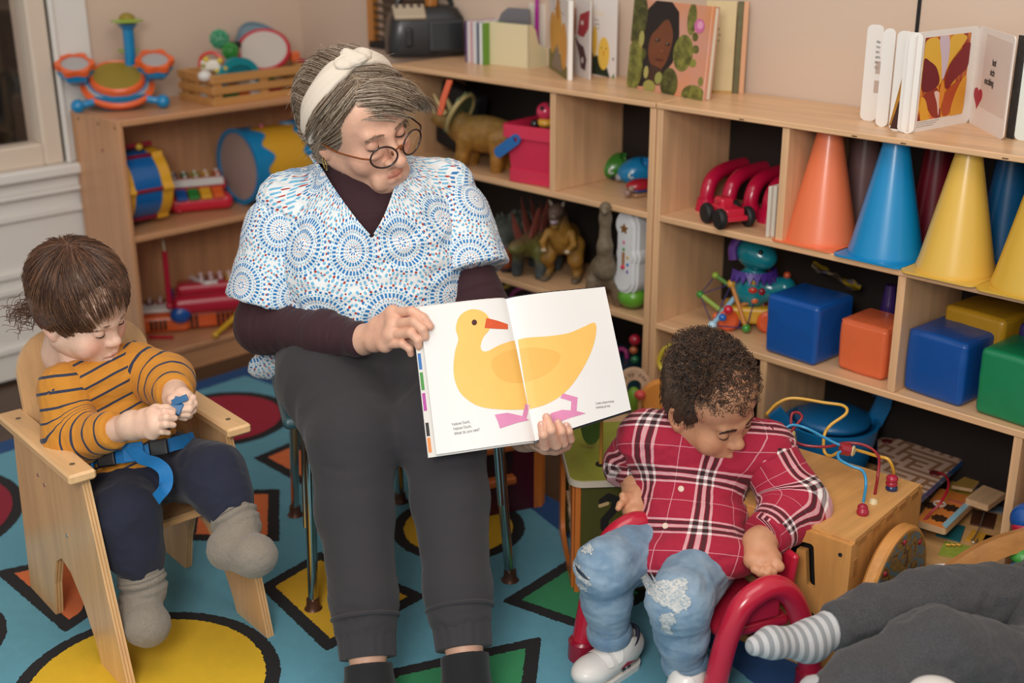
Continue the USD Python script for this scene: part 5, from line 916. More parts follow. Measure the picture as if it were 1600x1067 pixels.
def head(fs, off, cr, cc, chub=0.0, age=0, ear=1.0, w=1.0, h=.002, child=False):
    """A head in its own frame: x to its right hand, y out of the face, z up; fs, off, w place the adult face features on it."""
    f = lambda x, y, z: (x * fs * w + off[0], y * fs + off[1], z * fs + off[2])
    r = lambda *k: np.array(k) * fs
    P = [ell(cc, cr), ell((0, cc[1] + cr[1] * .62, cc[2] + .004), (cr[0] * .8, cr[1] * .42, cr[2] * .66), .03)]
    P += [ell(f(0, .034, -.035), r(.06 + chub, .055, .06), .03 * fs), ell(f(0, .074, -.1), r(.019 + chub * .5, .015, .016), .025)]
    for s in (-1, 1):
        P += [cone(f(s * .053, -.008, -.05), f(s * .019, .065, -.098), (.018 + chub) * fs, .014 * fs, .028), ell(f(s * (.038 + chub * .4), .062 - chub * .2, -.034 - chub * .9), r(.022 + chub, .018 + chub * .6, .021 + chub), .02),
              cone(f(s * .036, .08, .021), f(s * .01, .0875, .016), .0085 * fs, .0085 * fs, .016)]
    P += [ell(f(0, .077, -.071), r(.03, .018, .026), .02)]
    for s in (-1, 1): P += [ell(f(s * .032, .1, .0), r(.0175, .0125, .0115), .014 * fs, 's')]
    if child:
        P += [cone(f(0, .086, .0), f(0, .0985, -.027), .0078 * fs, .0105 * fs, .016), ell(f(0, .1025, -.031), r(.0118, .0105, .0105), .008)]
        for s in (-1, 1): P += [ell(f(s * .0115, .0945, -.035), r(.0082, .0088, .0074), .006), ell(f(s * .0058, .1, -.0425), r(.003, .0042, .0032), .003, 's')]
        P = [p for p in P]
    else:
        P += [cone(f(0, .089, .006), f(0, .111, -.03), .0078 * fs, .0105 * fs, .012), ell(f(0, .1145, -.0345), r(.0142, .0122, .0118), .006)]
        for s in (-1, 1): P += [ell(f(s * .0138, .1, -.0395), r(.0092, .0102, .0082), .006)]
        for s in (-1, 1): P += [ell(f(s * .0062, .1075, -.0475), r(.0032, .0048, .0036), .003, 's')]
    up = [(-.0235, .084, -.0738), (-.009, .0955, -.0685), (0, .0965, -.0702), (.009, .0955, -.0685), (.0235, .084, -.0738)]; lo = [(-.0215, .0845, -.0758), (-.008, .0945, -.0805), (.008, .0945, -.0805), (.0215, .0845, -.0758)]
    P += chain([f(*q) for q in up], np.array([.0022, .0045, .0042, .0045, .0022]) * fs, .005) + chain([f(*q) for q in lo], np.array([.0024, .0056, .0056, .0024]) * fs, .005)
    P += chain([f(-.023, .0925, -.0742), f(-.01, .1015, -.0738), f(.01, .1015, -.0738), f(.023, .0925, -.0742)], np.array([.001, .0022, .0022, .001]) * fs, .003, 's')
    if age:
        for s in (-1, 1): P += [chain([f(s * .018, .096, -.045), f(s * .028, .093, -.06), f(s * .031, .084, -.08)], np.array([.0016, .002, .0012]) * fs, .006, 's')[i] for i in (0, 1)]
        P += [ell(f(s * .03, .083, -.082), r(.012, .01, .014), .015) for s in (-1, 1)] + [ell(f(s * .032, .088, -.02), r(.013, .005, .005), .008) for s in (-1, 1)] + [ell(f(0, .04, -.118), r(.035, .03, .018), .03)]
    er = .0115 * ear
    for s in (-1, 1):
        R = trimesh.transformations.euler_matrix(.15, 0, s * .38)[:3, :3]; c = V(*f(s * .077 / w, -.012, -.008)); c[0] = s * max(abs(c[0]), cr[0] * .97)
        P += [ell(c, np.array([.0105, .0195, .0325]) * fs * ear * 1.05, .006, R=R), ell(c + V(0, .004, -.027 * fs), np.array([.007, .009, .0105]) * fs * ear, .005), ell(c + V(s * .0085 * fs, .003, .003), np.array([.0075, .0115, .02]) * fs * ear, .004, 's', R=R)]
    P += [cone((0, cc[1] - .004, off[2] - .07 * fs), (0, cc[1] - .018, off[2] - .15 * fs), .052 * fs + .002, .054 * fs + .002, .03)]
    m = sdf(P, h, 4)
    p = (m.vertices - np.array(off)) / fs; p[:, 0] /= w
    t = np.ones_like(p)
    def blend(mask, colr): 
        t[:] = t * (1 - mask[:, None]) + t * np.array(colr) * mask[:, None]
    def dseg(a, b): a, b = V(*a), V(*b); ba = b - a; k = np.clip(((p - a) @ ba) / (ba @ ba), 0, 1); return np.linalg.norm(p - a - k[:, None] * ba, axis=1)
    dl = np.min([dseg(up[i], up[i + 1]) for i in range(4)] + [dseg(lo[i], lo[i + 1]) for i in range(3)], 0)
    blend(np.clip((.0072 - dl) / .002, 0, 1) * (p[:, 1] > .08), LIP)
    for s in (-1, 1):
        blend(np.exp(-((p - V(s * .042, .07, -.036)) ** 2).sum(1) / .022 ** 2) * BLUSH[1], BLUSH[0]); blend(np.exp(-((p - V(s * .032, .09, -.012)) ** 2).sum(1) / .010 ** 2) * .25, (.86, .74, .74))
    blend(np.exp(-((p - V(0, .115, -.034)) ** 2).sum(1) / .012 ** 2) * .5, BLUSH[0])
    blend(np.clip((np.abs(p[:, 0]) * w * fs - cr[0] * .99) / .004, 0, 1) * .5, BLUSH[0])
    return m, t, f
LIP, BLUSH = (.85, .52, .5), ((1.0, .82, .8), .5)
def eyes(t, M, f, fs, skin, iris='#3a2416', close=.55, lash='#1c1310', parent=None):
    """Eyeballs with lids lowered over them, lashes along the lids. Returns lid meshes (skin)."""
    lids = []
    for s in (-1, 1):
        c = V(*f(s * .032, .0765, .0)); r = .0124 * fs
        t.part('eyeball', tr(ball(c, r, 3), M), mat('eye_white', '#cfc8c2', .15), parent=parent); d = V(0, .78, -.62); t.part('iris', tr(tr(lathe([(0, r * .06), (r * .3, r * .03), (r * .44, -r * .04), (0, -r * .1)], 24), mtx(*frame_of(d), c + d * r * .97)), M), mat('iris_' + iris[1:], iris, .1, coat_weight=1.), parent=parent)
        b = trimesh.creation.icosphere(4, 1.0)
        for kind, n, rr in (('u', V(0, math.sin(close), math.cos(close)), r * 1.085), ('l', V(0, -.62, -.78), r * 1.07)):
            keep = (b.vertices[b.faces] @ n).max(1) > 0 if kind == 'u' else (b.vertices[b.faces] @ n).max(1) > -.12
            m = mk(b.vertices * rr + c, b.faces[keep]); lids.append(m)
        n = V(0, math.sin(close), math.cos(close)); e1 = V(1, 0, 0); e2 = np.cross(n, e1); ang = np.linspace(math.pi * .13, math.pi * .87, 22) if (e2 @ V(0, 1, 0)) > 0 else -np.linspace(math.pi * .13, math.pi * .87, 22)
        pts = [c + (e1 * math.cos(a) + e2 * math.sin(a)) * r * 1.10 for a in ang]
        t.part('eyelashes', tr(tube(pts, .0010 * fs + .0003, 6, k=0, scale=np.sin(np.linspace(.25, 2.9, 22)) * 1.1 + .2), M), mat('lash', lash, .6), parent=parent)
    return lids
def brows(f, s, n, rg, z=.019, spread=1.0):
    out = []
    for side in (-1, 1):
        for i in range(n):
            k = rg.random(); x = .010 + .034 * k; zz = z + .006 * math.sin(k * 2.6) - .0035 * k + rg.normal(0, .0016 * spread); y = .0965 - 9.5 * (x - .008) ** 2 - .0 * k
            a = V(*f(side * x, y, zz)); b = V(*f(side * (x + .007), y - .0022, zz + .0012 - .004 * k)); out.append([a, (a + b) / 2 + V(0, .0007, 0), b])
    return out
def finger(js, r0, r1, k=.0035): return chain(js, np.linspace(r0, r1, len(js)), k)
def hand_mesh(wrist, mcps, fingers, thumb, wr=.024, pr=.013, fr=.0088, h=.0018, back=None, fore=None):
    """Fingers are joint lists that begin at their knuckles; the palm is spanned between wrist and knuckles."""
    P = []
    for q in mcps: P.append(cone(wrist, q, wr * .78, pr, .012))
    for a, b in zip(mcps, mcps[1:]): P.append(cone(a, b, pr, pr, .008))
    P += [cone((np.asarray(wrist) * .45 + mcps[0] * .55), (np.asarray(wrist) * .45 + mcps[-1] * .55), pr * 1.1, pr * 1.1, .012)]
    for j, (q, fg) in enumerate(zip(mcps, fingers)): R = fr * (1, 1.04, .98, .86)[j]; P += chain([q] + list(fg), np.linspace(R * 1.08, R * .78, len(fg) + 1), .0025)
    P += chain(thumb, np.linspace(fr * 1.6, fr * .92, len(thumb)), .006)
    if fore is not None: P += [cone(fore, wrist, wr * 1.15, wr, .02)]
    return sdf(P, h, 3)
def nails(t, tips, m, r=.0042, parent=None):
    for c, n, d in tips:
        n = n / np.linalg.norm(n); d = d - n * (d @ n); d /= np.linalg.norm(d); t.part('fingernail', tr(ball((0, 0, 0), (r, r * 1.35, r * .32), 2), mtx(np.cross(d, n), d, n, c)), m, parent=parent)
def strands_on(roots, dirs, length, n=9, gravity=0.0, curl=None, rg=None, field=None, jitter=.15, keep_off=None):
    """Strands from root points: each follows FIELD(p, d, t) from its start direction; KEEP_OFF pushes points out of an ellipsoid (centre, radii, R)."""
    out = []; L = np.broadcast_to(length, len(roots))
    for p, d, l in zip(roots, dirs, L):
        q = [p]; st = l / (n - 1); c = p.copy(); e = d / np.linalg.norm(d) + (rg.normal(0, jitter, 3) if rg is not None else 0)
        for i in range(n - 1):
            if field is not None: e = field(c, e, i / (n - 1))
            e = e + V(0, 0, -gravity); e = e / np.linalg.norm(e); c = c + e * st
            if keep_off is not None:
                o, rr = keep_off; w = (c - o) / rr; k = np.linalg.norm(w)
                if k < 1: c = o + w / k * rr * (1.0 + .01)
            q.append(c)
        out.append(np.array(q))
    return out
def put(strands, R, T): return [s @ R.T + T for s in strands]
def surface_roots(m, n, rg, mask=None):
    fa = m.area_faces * (1 if mask is None else mask(m.triangles_center)); idx = rg.choice(len(fa), n, p=fa / fa.sum()); b = rg.dirichlet((1, 1, 1), n); p = (m.triangles[idx] * b[:, :, None]).sum(1); return p, m.face_normals[idx]
def cyl_uv(m, a, b, r, ref):
    ax = (b - a) / np.linalg.norm(b - a); ref = ref - ax * (ref @ ax); ref /= np.linalg.norm(ref); q = np.cross(ax, ref); d = m.vertices - a
    return np.stack([r * np.arctan2(d @ q, d @ ref), d @ ax], 1)
def cols(m): return np.ones((len(m.vertices), 3))
def joined(ms_ts): return cat([m for m, _ in ms_ts]), np.vstack([t for _, t in ms_ts])
# ================================================================ the woman reading
rg = np.random.default_rng(11)
LAT, FW = V(.863, -.505, 0), V(-.505, -.863, 0)
pel = V(1.64, 2.08, .535)
P1, P2, P3, P4 = pd(587, 452, 2.70), pd(580, 372, 2.635), pd(574, 305, 2.585), pd(566, 262, 2.555)
TU = (P4 - pel) / np.linalg.norm(P4 - pel); TL = LAT - TU * (LAT @ TU); TL /= np.linalg.norm(TL); TF = np.cross(TU, TL); TF = TF if TF @ FW > 0 else -TF
RT = np.stack([TL, TF, TU], 1)
shR, shL = pd(452, 316, 2.60), pd(694, 296, 2.66); elR, elL = pd(412, 508, 2.63), pd(748, 478, 2.62); wrR, wrL = pd(566, 531, 2.45), pd(818, 682, 2.47)
woman = Thing('person', 'seated woman in a patterned top reading a picture book aloud', 'person')
RH = np.array([[-0.9566, 0.0235, -0.2905], [0.0453, -0.9727, -0.2278], [-0.2879, -0.231, 0.9294]]); TH = pd(559.5, 193, 2.485)
RH = RH * 1.05; MH = np.eye(4); MH[:3, :3] = RH; MH[:3, 3] = TH
LIP, BLUSH = (.78, .47, .46), ((1.0, .84, .8), .45)
hm, ht, f = head(1.0, (0, 0, 0), (.079, .098, .088), (0, -.02, .03), age=1, chub=.003)
wskin = skinmat('skin_woman', '#dcaa91')
cw_ = dict(c=V(0, -.02, .03))
lids = eyes(woman, MH, f, 1.0, wskin, close=.42)
mR = [pd(614, 489, 2.375), pd(617, 506, 2.36), pd(612, 523, 2.36), pd(602, 538, 2.375)]
fR = [[pd(643, 486, 2.335), pd(661, 496, 2.325), pd(672, 510, 2.325)], [pd(647, 503, 2.32), pd(660, 514, 2.315), pd(664, 526, 2.32)], [pd(642, 520, 2.32), pd(653, 531, 2.32), pd(654, 541, 2.325)], [pd(629, 537, 2.335), pd(640, 545, 2.335), pd(642, 553, 2.34)]]
handR = hand_mesh(wrR, mR, fR, [pd(592, 520, 2.43), pd(625, 530, 2.385), pd(650, 532, 2.375), pd(668, 528, 2.37)], wr=.026, pr=.0145, fr=.0096, fore=pd(540, 530, 2.49))
mL = [pd(838, 690, 2.40), pd(852, 697, 2.405), pd(867, 698, 2.415), pd(881, 693, 2.425)]
fL = [[pd(851, 697, 2.335), pd(849, 679, 2.305), pd(846, 664, 2.305)], [pd(869, 695, 2.335), pd(861, 672, 2.30), pd(854, 652, 2.31)], [pd(880, 692, 2.35), pd(877, 674, 2.325), pd(872, 661, 2.33)], [pd(891, 686, 2.365), pd(889, 674, 2.345), pd(885, 665, 2.345)]]
handL = hand_mesh(wrL, mL, fL, [pd(822, 680, 2.45), pd(828, 672, 2.42), pd(842, 660, 2.41), pd(856, 650, 2.42)], wr=.026, pr=.014, fr=.0098, fore=pd(808, 660, 2.5))
core = sdf([cone(P4 + V(0, 0, .03), P3, .05, .06, .03), ell(P2, (.13, .09, .13), .05, R=RT), cone(shR, elR, .04, .036), cone(elR, wrR, .036, .024), cone(shL, elL, .04, .036), cone(elL, wrL, .036, .024), cone(shR, shL, .045, .045, .04), cone(TH + RH @ V(0, -.03, -.09), P4, .052, .06, .03)], .008, 6)
def hand_tint(m, knuckles, amt=.35):
    t = cols(m)
    for k in knuckles: t *= 1 - amt * np.exp(-((m.vertices - k) ** 2).sum(1) / .009 ** 2)[:, None] * np.array([.02, .22, .2])
    return t
bm, bt = joined([(tr(hm, MH), ht)] + [(tr(l, MH), np.full((len(l.vertices), 3), .95) * [1, .9, .88]) for l in lids] + [(handR, hand_tint(handR, mR + [q[0] for q in fR] + [q[2] for q in fR])), (handL, hand_tint(handL, [q[0] for q in fL] + [q[2] for q in fL])), (core, cols(core))])
body = woman.part('body', bm, wskin, smooth=True, col=bt)
nm_ = mat('nail_pink', '#d9a99a', .25)
nails(woman, [(fL[i][2] + UPV * .001 - FWD * .0062, -FWD, UPV) for i in range(4)], nm_)
woman.curves('eyebrow', put(brows(f, 1, 120, rg), RH, TH), .0007, hairmat('brow_brown', '#8c6c58'))
# undershirt
maroon = cloth('maroon_knit', '#36161f', 700, .2, sheen=.06)
us = sdf([ell(P2 + TF * .01, (.165, .118, .16), .05, R=RT), ell(P1 + TF * .01, (.17, .125, .15), .05, R=RT), cone(P3, P4 + TU * .012, .085, .066, .04), cone(TH + RH @ V(0, -.028, -.105), P4, .0585, .066, .02), cone(shR, shL, .06, .06, .05)], .006, 6)
us = wrinkle(us, .0014, 30, 3, (1, 1, .35))
woman.part('undershirt', us, maroon, smooth=True, label='dark maroon undershirt showing in the V neckline')
for s_, e_, w_, sd in ((shR, elR, wrR, 2), (shL, elL, wrL, 9)):
    a = sdf(chain([s_ * .6 + e_ * .4, e_, e_ * .35 + w_ * .65, w_ * .96 + e_ * .04], [.05, .053, .041, .033], .03), .004, 6); ax = (w_ - e_) / np.linalg.norm(w_ - e_)
    a = wrinkle(a, .0035, 22, sd, (2.2, 2.2, .55), R=np.stack([*frame_of(ax)], 1)); woman.part('undershirt_sleeve', a, maroon, smooth=True); woman.part('cuff', tr(torus(.0315, .0028, 40, 8), mtx(*frame_of(ax), w_ * .97 + e_ * .03)), maroon)
# printed top
def scrubs():
    g = Graph(); u, v = g.uv(); nz = g.noise(g.vec(u * 1., v * 1., 0.), 60., 2); A_, B_ = .118, .128
    row = (v / B_).floor(); sh = (row * .5).frac() * 1.0; uu = u / A_ + sh; fx = (uu.frac() - .5) * A_; fy = ((v / B_).frac() - .5) * B_ ; fx = fx + (nz - .5) * .004; fy = fy + (nz - .5) * .004
    r = (fx * fx + fy * fy).sqrt(); th = fy.atan2(fx)
    def ring(r0, r1, n, duty, ph=0.): 
        m = (r > r0) * (r < r1); c = ((th * (n / (2 * math.pi)) + ph).frac() - .5).abs(); return m * (c < duty / 2)
    def dots(r0, n, rad, ph=0.):
        a = ((th * (n / (2 * math.pi)) + ph).frac() - .5) * (2 * math.pi / n) * r0; d = r - r0; return ((a * a + d * d).sqrt() < rad)
    blue = ring(.0035, .0085, 8, .5).max(ring(.021, .0275, 26, .55)).max(ring(.0375, .045, 36, .55, .3)).max(ring(.052, .0565, 34, .5, .1))
    lb = ring(.0135, .0165, 20, .5).max(ring(.031, .034, 40, .5)).max(ring(.047, .0505, 52, .5)).max(ring(.06, .066, 44, .5)).max(ring(.07, .077, 44, .45))
    red = dots(.0115, 12, .0011).max(dots(.0185, 22, .0009)).max(dots(.0355, 26, .0011, .2)).max(dots(.0585, 16, .0024, .25)).max(dots(.0685, 30, .0018, .4))
    ws = (g.noise(g.vec(u, v, 0.), 500., 2) > .3); halo = ring(.02, .0285, 1, 2.).max(ring(.0365, .046, 1, 2.)) * .42
    base = g.mix(halo, S('#e3e6e8'), S('#b3d0e2')); base = g.mix(lb * ws, base, S('#6fb4d6')); base = g.mix(blue * ws, base, S('#1f74b4')); base = g.mix(red, base, S('#a8392f'))
    wv = g.noise(g.pos(), 1100, 2); return g.done('printed_cotton', base_color=base, roughness=.8, normal=g.bump(wv, .15, .0008), sheen_weight=.05)
scrub = scrubs()
nk = P4 + TU * .0
apex = pd(580, 366, 2.49)
# V opening: subtract a wedge bounded by two planes through the apex and the neck sides
def vwedge(m):
    return m
tops = [ell(P2 + TF * .006, (.182, .14, .155), .06, R=RT), ell(P2 + TF * .055 + TL * .08 - TU * .03, (.095, .085, .085), .06, R=RT), ell(P2 + TF * .055 - TL * .08 - TU * .03, (.095, .085, .085), .06, R=RT), ell(P1 + TF * .03, (.188, .165, .15), .06, R=RT), ell(pel + V(0, 0, .055) + FW * .05, (.20, .175, .1), .06, R=np.stack([LAT, FW, V(0, 0, 1)], 1)), cone(shR + TU * .0, shL + TU * .0, .06, .06, .06), cone(P3 - TU * .02, P4 - TU * .01, .12, .085, .04)]
top = sdf(tops + [half(P4 + TU * .028 + TF * -.02, TU * .9 + TF * .05, .006)], .005, 5)
top = wrinkle(top, .0042, 13, 4, (1.0, 1.0, .55), R=RT); top = wrinkle(top, .003, 26, 21, (.8, .8, 1.6), R=RT)
p = top.vertices - P4; lx, ly, lz = p @ TL, p @ TF, p @ TU
# cut the V out of the front: keep faces outside it, then give the opening a thick, folded edge
az = (apex - P4) @ TU; axx = (apex - P4) @ TL; ztop = .035
wv = np.clip((lz - az) / (ztop - az), 0, 1.2); inV = (lz > az) & (np.abs(lx - axx * (1 - wv)) < .003 + .098 * wv) & (ly > -.035)
# dense sampling near the V so that its edge is clean
fc = top.faces; near = np.zeros(len(top.vertices), bool); near[:] = (lz > az - .02) & (ly > -.05); fm = near[fc].all(1)
sub_v, sub_f = trimesh.remesh.subdivide(top.vertices, fc[fm]); sub = mk(sub_v, sub_f); sub_v, sub_f = trimesh.remesh.subdivide(sub.vertices, sub.faces); sub = mk(sub_v, sub_f)
top = cat([mk(top.vertices, fc[~fm]), sub]); top.merge_vertices(digits_vertex=6)
def vin(vs):
    p = vs - P4; lx, ly, lz = p @ TL, p @ TF, p @ TU; wv = np.clip((lz - az) / (ztop - az), 0, 1.3); return (lz - az, np.abs(lx - axx * (1 - wv)) - (.002 + .092 * wv), ly)
a_, b_, c_ = vin(top.triangles_center); keep = ~((a_ > 0) & (b_ < 0) & (c_ > -.035)); top = mk(top.vertices, top.faces[keep]); top.remove_unreferenced_vertices()
d = top.vertices - P2; uvt = np.stack([.17 * np.arctan2(d @ TL, d @ TF + .0), d @ TU], 1)
shirt = woman.part('printed_top', top, scrub, smooth=True, uv=uvt, label='white top with blue and red medallion print')
ed = []
for s in (-1, 1):
    row = []
    for w_ in np.linspace(0, 1.08, 26):
        o = P4 + TU * (az + (ztop - az) * w_) + TL * (axx * (1 - w_) + s * (.003 + .092 * w_)); q = cKDTree(top.vertices); row.append(o)
    rr = np.array(row); tree = cKDTree(np.stack([(top.vertices - P4) @ TL, (top.vertices - P4) @ TU], 1)[(top.vertices - P4) @ TF > -.03]); vv = top.vertices[(top.vertices - P4) @ TF > -.03]
    fr_ = []
    for o in rr:
        i = tree.query([(o - P4) @ TL, (o - P4) @ TU], k=6)[1]; dep = np.median((vv[i] - P4) @ TF); fr_.append(P4 + TL * ((o - P4) @ TL) + TU * ((o - P4) @ TU) + TF * dep)
    fr_ = np.array(fr_); k_ = np.ones(7) / 7; sm = np.stack([np.convolve(np.pad(fr_[:, i], 3, 'edge'), k_, 'valid') for i in range(3)], 1)
    hem = sweep(sm, circ(.0042, 8, .0018), up=TF); hu = np.stack([.17 * np.arctan2((hem.vertices - P2) @ TL, (hem.vertices - P2) @ TF), (hem.vertices - P2) @ TU], 1); woman.part('neck_binding', hem, scrub, parent=shirt, smooth=True, uv=hu)
for s_, e_, sd in ((shR, elR, 5), (shL, elL, 8)):
    sg_ = -1 if sd == 5 else 1; ax = (e_ - s_) / np.linalg.norm(e_ - s_); en = s_ + ax * (.20 if sd == 5 else .175) + TL * sg_ * .004
    sl = sdf([cone(s_ + TL * -sg_ * .05, s_ + ax * .06 + TL * sg_ * .002, .064, .069, .03), cone(s_ + ax * .06 + TL * sg_ * .002, en, .069, .079, .03), cone(s_ + ax * .1, en + ax * .08, .071, .082, .02), half(en + ax * .012, ax, .003)], .0045, 4)
    sl = wrinkle(sl, .004, 17, sd, (1, 1, 2.0), R=np.stack([*frame_of(ax)], 1)); woman.part('sleeve', sl, scrub, parent=shirt, smooth=True, uv=cyl_uv(sl, s_, e_, .085, TF) + [.03 * sd, .01])
tailp = [pd(470, 560, 2.74), pd(430, 566, 2.73), pd(404, 574, 2.72)]
tl_ = sdf(chain(tailp, [.05, .036, .018], .03, fl=TF, fr=.35), .004, 4); tl_ = wrinkle(tl_, .004, 24, 6); woman.part('top_hem', tl_, scrub, parent=shirt, smooth=True, uv=np.stack([(tl_.vertices - P2) @ TL, (tl_.vertices - P2) @ TU], 1))
# trousers
pants = cloth('charcoal_fleece', '#353236', 1300, .35, .9, .1, .06)
hipR, hipL = pel - LAT * .115, pel + LAT * .085; knR, knL = pd(553, 688, 2.43), pd(689, 668, 2.44); akR, akL = pd(573, 998, 2.31), pd(722, 983, 2.30)
def leg(hip, kn, ak, out): return chain([hip, hip * .5 + kn * .5 + out * .014, kn], [.12, .106, .083], .05) + chain([kn, kn * .62 + ak * .38 - FW * .012 + out * .004, ak * .8 + kn * .2, ak * .93 + kn * .07], [.083, .071, .057, .055], .02)
pm = sdf([ell(pel + V(0, 0, .0) - LAT * .012, (.24, .19, .115), .05, R=np.stack([LAT, FW, V(0, 0, 1)], 1))] + leg(hipR, knR, akR, -LAT) + leg(hipL, knL, akL, LAT), .006, 6)
pm = wrinkle(pm, .0035, 9, 12, (1, 1, 2.2)); pm = wrinkle(pm, .003, 24, 14, (1.5, 1.5, .5), mask=np.exp(-((pm.vertices[:, 2] - .17) / .06) ** 2) + .5 * np.exp(-((pm.vertices[:, 2] - .42) / .08) ** 2)); woman.part('trousers', pm, pants, smooth=True, label='charcoal jogger trousers')
rib = cloth('charcoal_rib', '#353236', 1300, .35, .9, .1)
for kn, ak in ((knR, akR), (knL, akL)):
    ax = (ak - kn) / np.linalg.norm(ak - kn); c0, c1 = ak - ax * .035, ak + ax * .035; n_ = 72; a = np.arange(n_) * 2 * np.pi / n_; prof = np.stack([(.0545 + .0012 * np.cos(18 * a)) * np.cos(a), (.0545 + .0012 * np.cos(18 * a)) * np.sin(a)], 1)
    woman.part('ribbed_cuff', sweep(np.linspace(c0, c1, 8), prof, scale=np.array([1.06, 1.03, 1.0, .98, .97, .96, .95, .94])), rib); woman.part('seam', tr(torus(.0605, .0042, 48, 8), mtx(*frame_of(ax), c0 - ax * .004)), rib)
    ft = ak + ax * .085; ft[2] = max(ft[2], .04); an = sdf([cone(ak + ax * .0, ak + ax * .05, .041, .033, .02)], .004, 4); woman.part('ankle', an, wskin, smooth=True, col=cols(an))
    toe = V(ft[0], ft[1], 0) + FW * .15; so = sdf([cone(ak + ax * .036, V(ft[0], ft[1], .045), .0445, .044, .02), cone(V(ft[0], ft[1], .04), V(toe[0], toe[1], .03), .042, .03, .03, fl=(0, 0, 1), fr=.95), ell(V(ft[0], ft[1], .036) - FW * .03, (.036, .036, .034), .03), half(ak + ax * .046, -ax, .002)], .0035, 4); so.vertices[:, 2] = np.maximum(so.vertices[:, 2], .0075)
    woman.part('sock', so, cloth('black_sock', '#121114', 1500, .25), smooth=True)
# hair: grey brown, brushed back over a band, short behind
hc, hr_ = V(0, -.026, .036), V(.091, .108, .096)
capm = sdf([ell(hc, hr_), ell((0, -.075, -.03), (.068, .05, .06), .03), ell((.066, -.022, -.018), (.024, .038, .05), .02), ell((-.066, -.022, -.018), (.024, .038, .05), .02),
            ell((.014, .112, .008), (.064, .086, .108), .010, 's'), ell((.09, .03, -.06), (.035, .05, .06), .012, 's'), ell((-.09, .03, -.06), (.035, .05, .06), .012, 's'), half((0, -.03, -.085), (0, -.2, -1), .01)], .003, 4)
dark = hairmat('hair_grey_under', '#75634f', .6)
hcap = woman.part('hair', tr(capm, MH), dark, smooth=True)
def in_face(p): return (((p - V(.014, .112, .008)) / V(.066, .088, .110)) ** 2).sum(1) < 1
def flow_w(p, d, t):
    n = (p - hc) / hr_ ** 2; n /= np.linalg.norm(n)
    if (p[1] - hc[1]) - (.3 * (p[2] - hc[2]) + .006) > .008:
        sx_ = 1 if p[0] > .014 else -1; g_ = V(sx_, -.25 if sx_ > 0 else .12, -.75) + .1 * V(math.sin(60 * p[2]), math.sin(50 * p[0]), 0); g_ = g_ - n * (g_ @ n); return d * .55 + g_ / (np.linalg.norm(g_) + 1e-9) * .5 + n * .015
    back = V(0, -1, .12) if p[1] > -.06 else V(0, -.35, -1); side = V(np.sign(p[0]) * .35, 0, -.35) * max(0, 1 - abs(p[2] - .03) / .1)
    g_ = back + side + .12 * V(math.sin(60 * p[2]), math.sin(50 * p[0]), math.sin(70 * p[0])); g_ = g_ - n * (g_ @ n); g_ /= np.linalg.norm(g_) + 1e-9; return d * .42 + g_ * .62 - n * .02
def band_s(p): p = np.asarray(p); return (p[..., 1] - hc[1]) - (.3 * (p[..., 2] - hc[2]) + .006)
roots, nn = surface_roots(capm, 11000, rg, lambda c: 1 + 1.6 * ((band_s(c) > .01) & (band_s(c) < .05) & (c[:, 2] > .06))); ok_ = ~in_face(roots) & ~(np.abs(band_s(roots)) < .012); roots, nn = roots[ok_], nn[ok_]
dirs = np.array([flow_w(p, V(0, 0, 0), 0) for p in roots]); hs = strands_on(roots + nn * .0005, dirs, rg.uniform(.035, .075, len(roots)), 9, rg=rg, field=flow_w, jitter=.07, keep_off=(hc, hr_ * .985))
def tuck(s):
    if band_s(s[0]) < 0: return s
    k = np.where(band_s(s) < .013)[0]; return s if not len(k) else s[:max(3, k[0])]
hs = [tuck(h) for h in hs]
br_, bn_ = surface_roots(capm, 2600, rg, lambda c: 1e-9 + ((band_s(c) > .006) & (band_s(c) < .018) & (c[:, 2] > .02)))
hs += strands_on(br_ + bn_ * .001, np.array([flow_w(p_, V(0, 0, 0), 0) + V(0, .5, -.1) for p_ in br_]), rg.uniform(.05, .1, len(br_)), 10, rg=rg, field=flow_w, jitter=.14, keep_off=(hc, hr_ * 1.0))
def split3(hs, rg, w): k = rg.random(len(hs)); return [[h for h, q in zip(hs, k) if a <= q < b] for a, b in ((0, w[0]), (w[0], w[0] + w[1]), (w[0] + w[1], 1.01))]
gA, gB, gC = hairmat('hair_grey', '#8d7c6c', .38, .25), hairmat('hair_brown', '#58432f', .4, .3), hairmat('hair_silver', '#b3a491', .34, .2)
for st, m_ in zip(split3(hs, rg, (.45, .33)), (gA, gB, gC)): woman.curves('hair_strands', put(st, RH, TH), .0009, m_, parent=hcap)
# fringe swept forward over the far temple
fr0 = np.array([V(rg.uniform(-.06, .045), rg.uniform(.045, .075), 0) for _ in range(900)]); fr0[:, 2] = [hc[2] + hr_[2] * math.sqrt(max(.05, 1 - ((x - hc[0]) / hr_[0]) ** 2 - ((y - hc[1]) / hr_[1]) ** 2)) for x, y, _ in fr0]
def flow_f(p, d, t): n = (p - hc) / hr_ ** 2; n /= np.linalg.norm(n); g_ = V(-.85, .35, -.55 * (.3 + t)); g_ = g_ - n * (g_ @ n) * .9; return d * .6 + g_ * .45 + .05 * V(0, 0, math.sin(90 * p[0]))
hs = strands_on(fr0, np.tile(V(-.5, .5, .15), (900, 1)), rg.uniform(.05, .12, 900), 11, rg=rg, field=flow_f, jitter=.16, keep_off=(hc, hr_ * 1.01))
for st, m_ in zip(split3(hs, rg, (.4, .2)), (gA, gB, gC)): woman.curves('fringe', put(st, RH, TH), .0011, m_, parent=hcap)
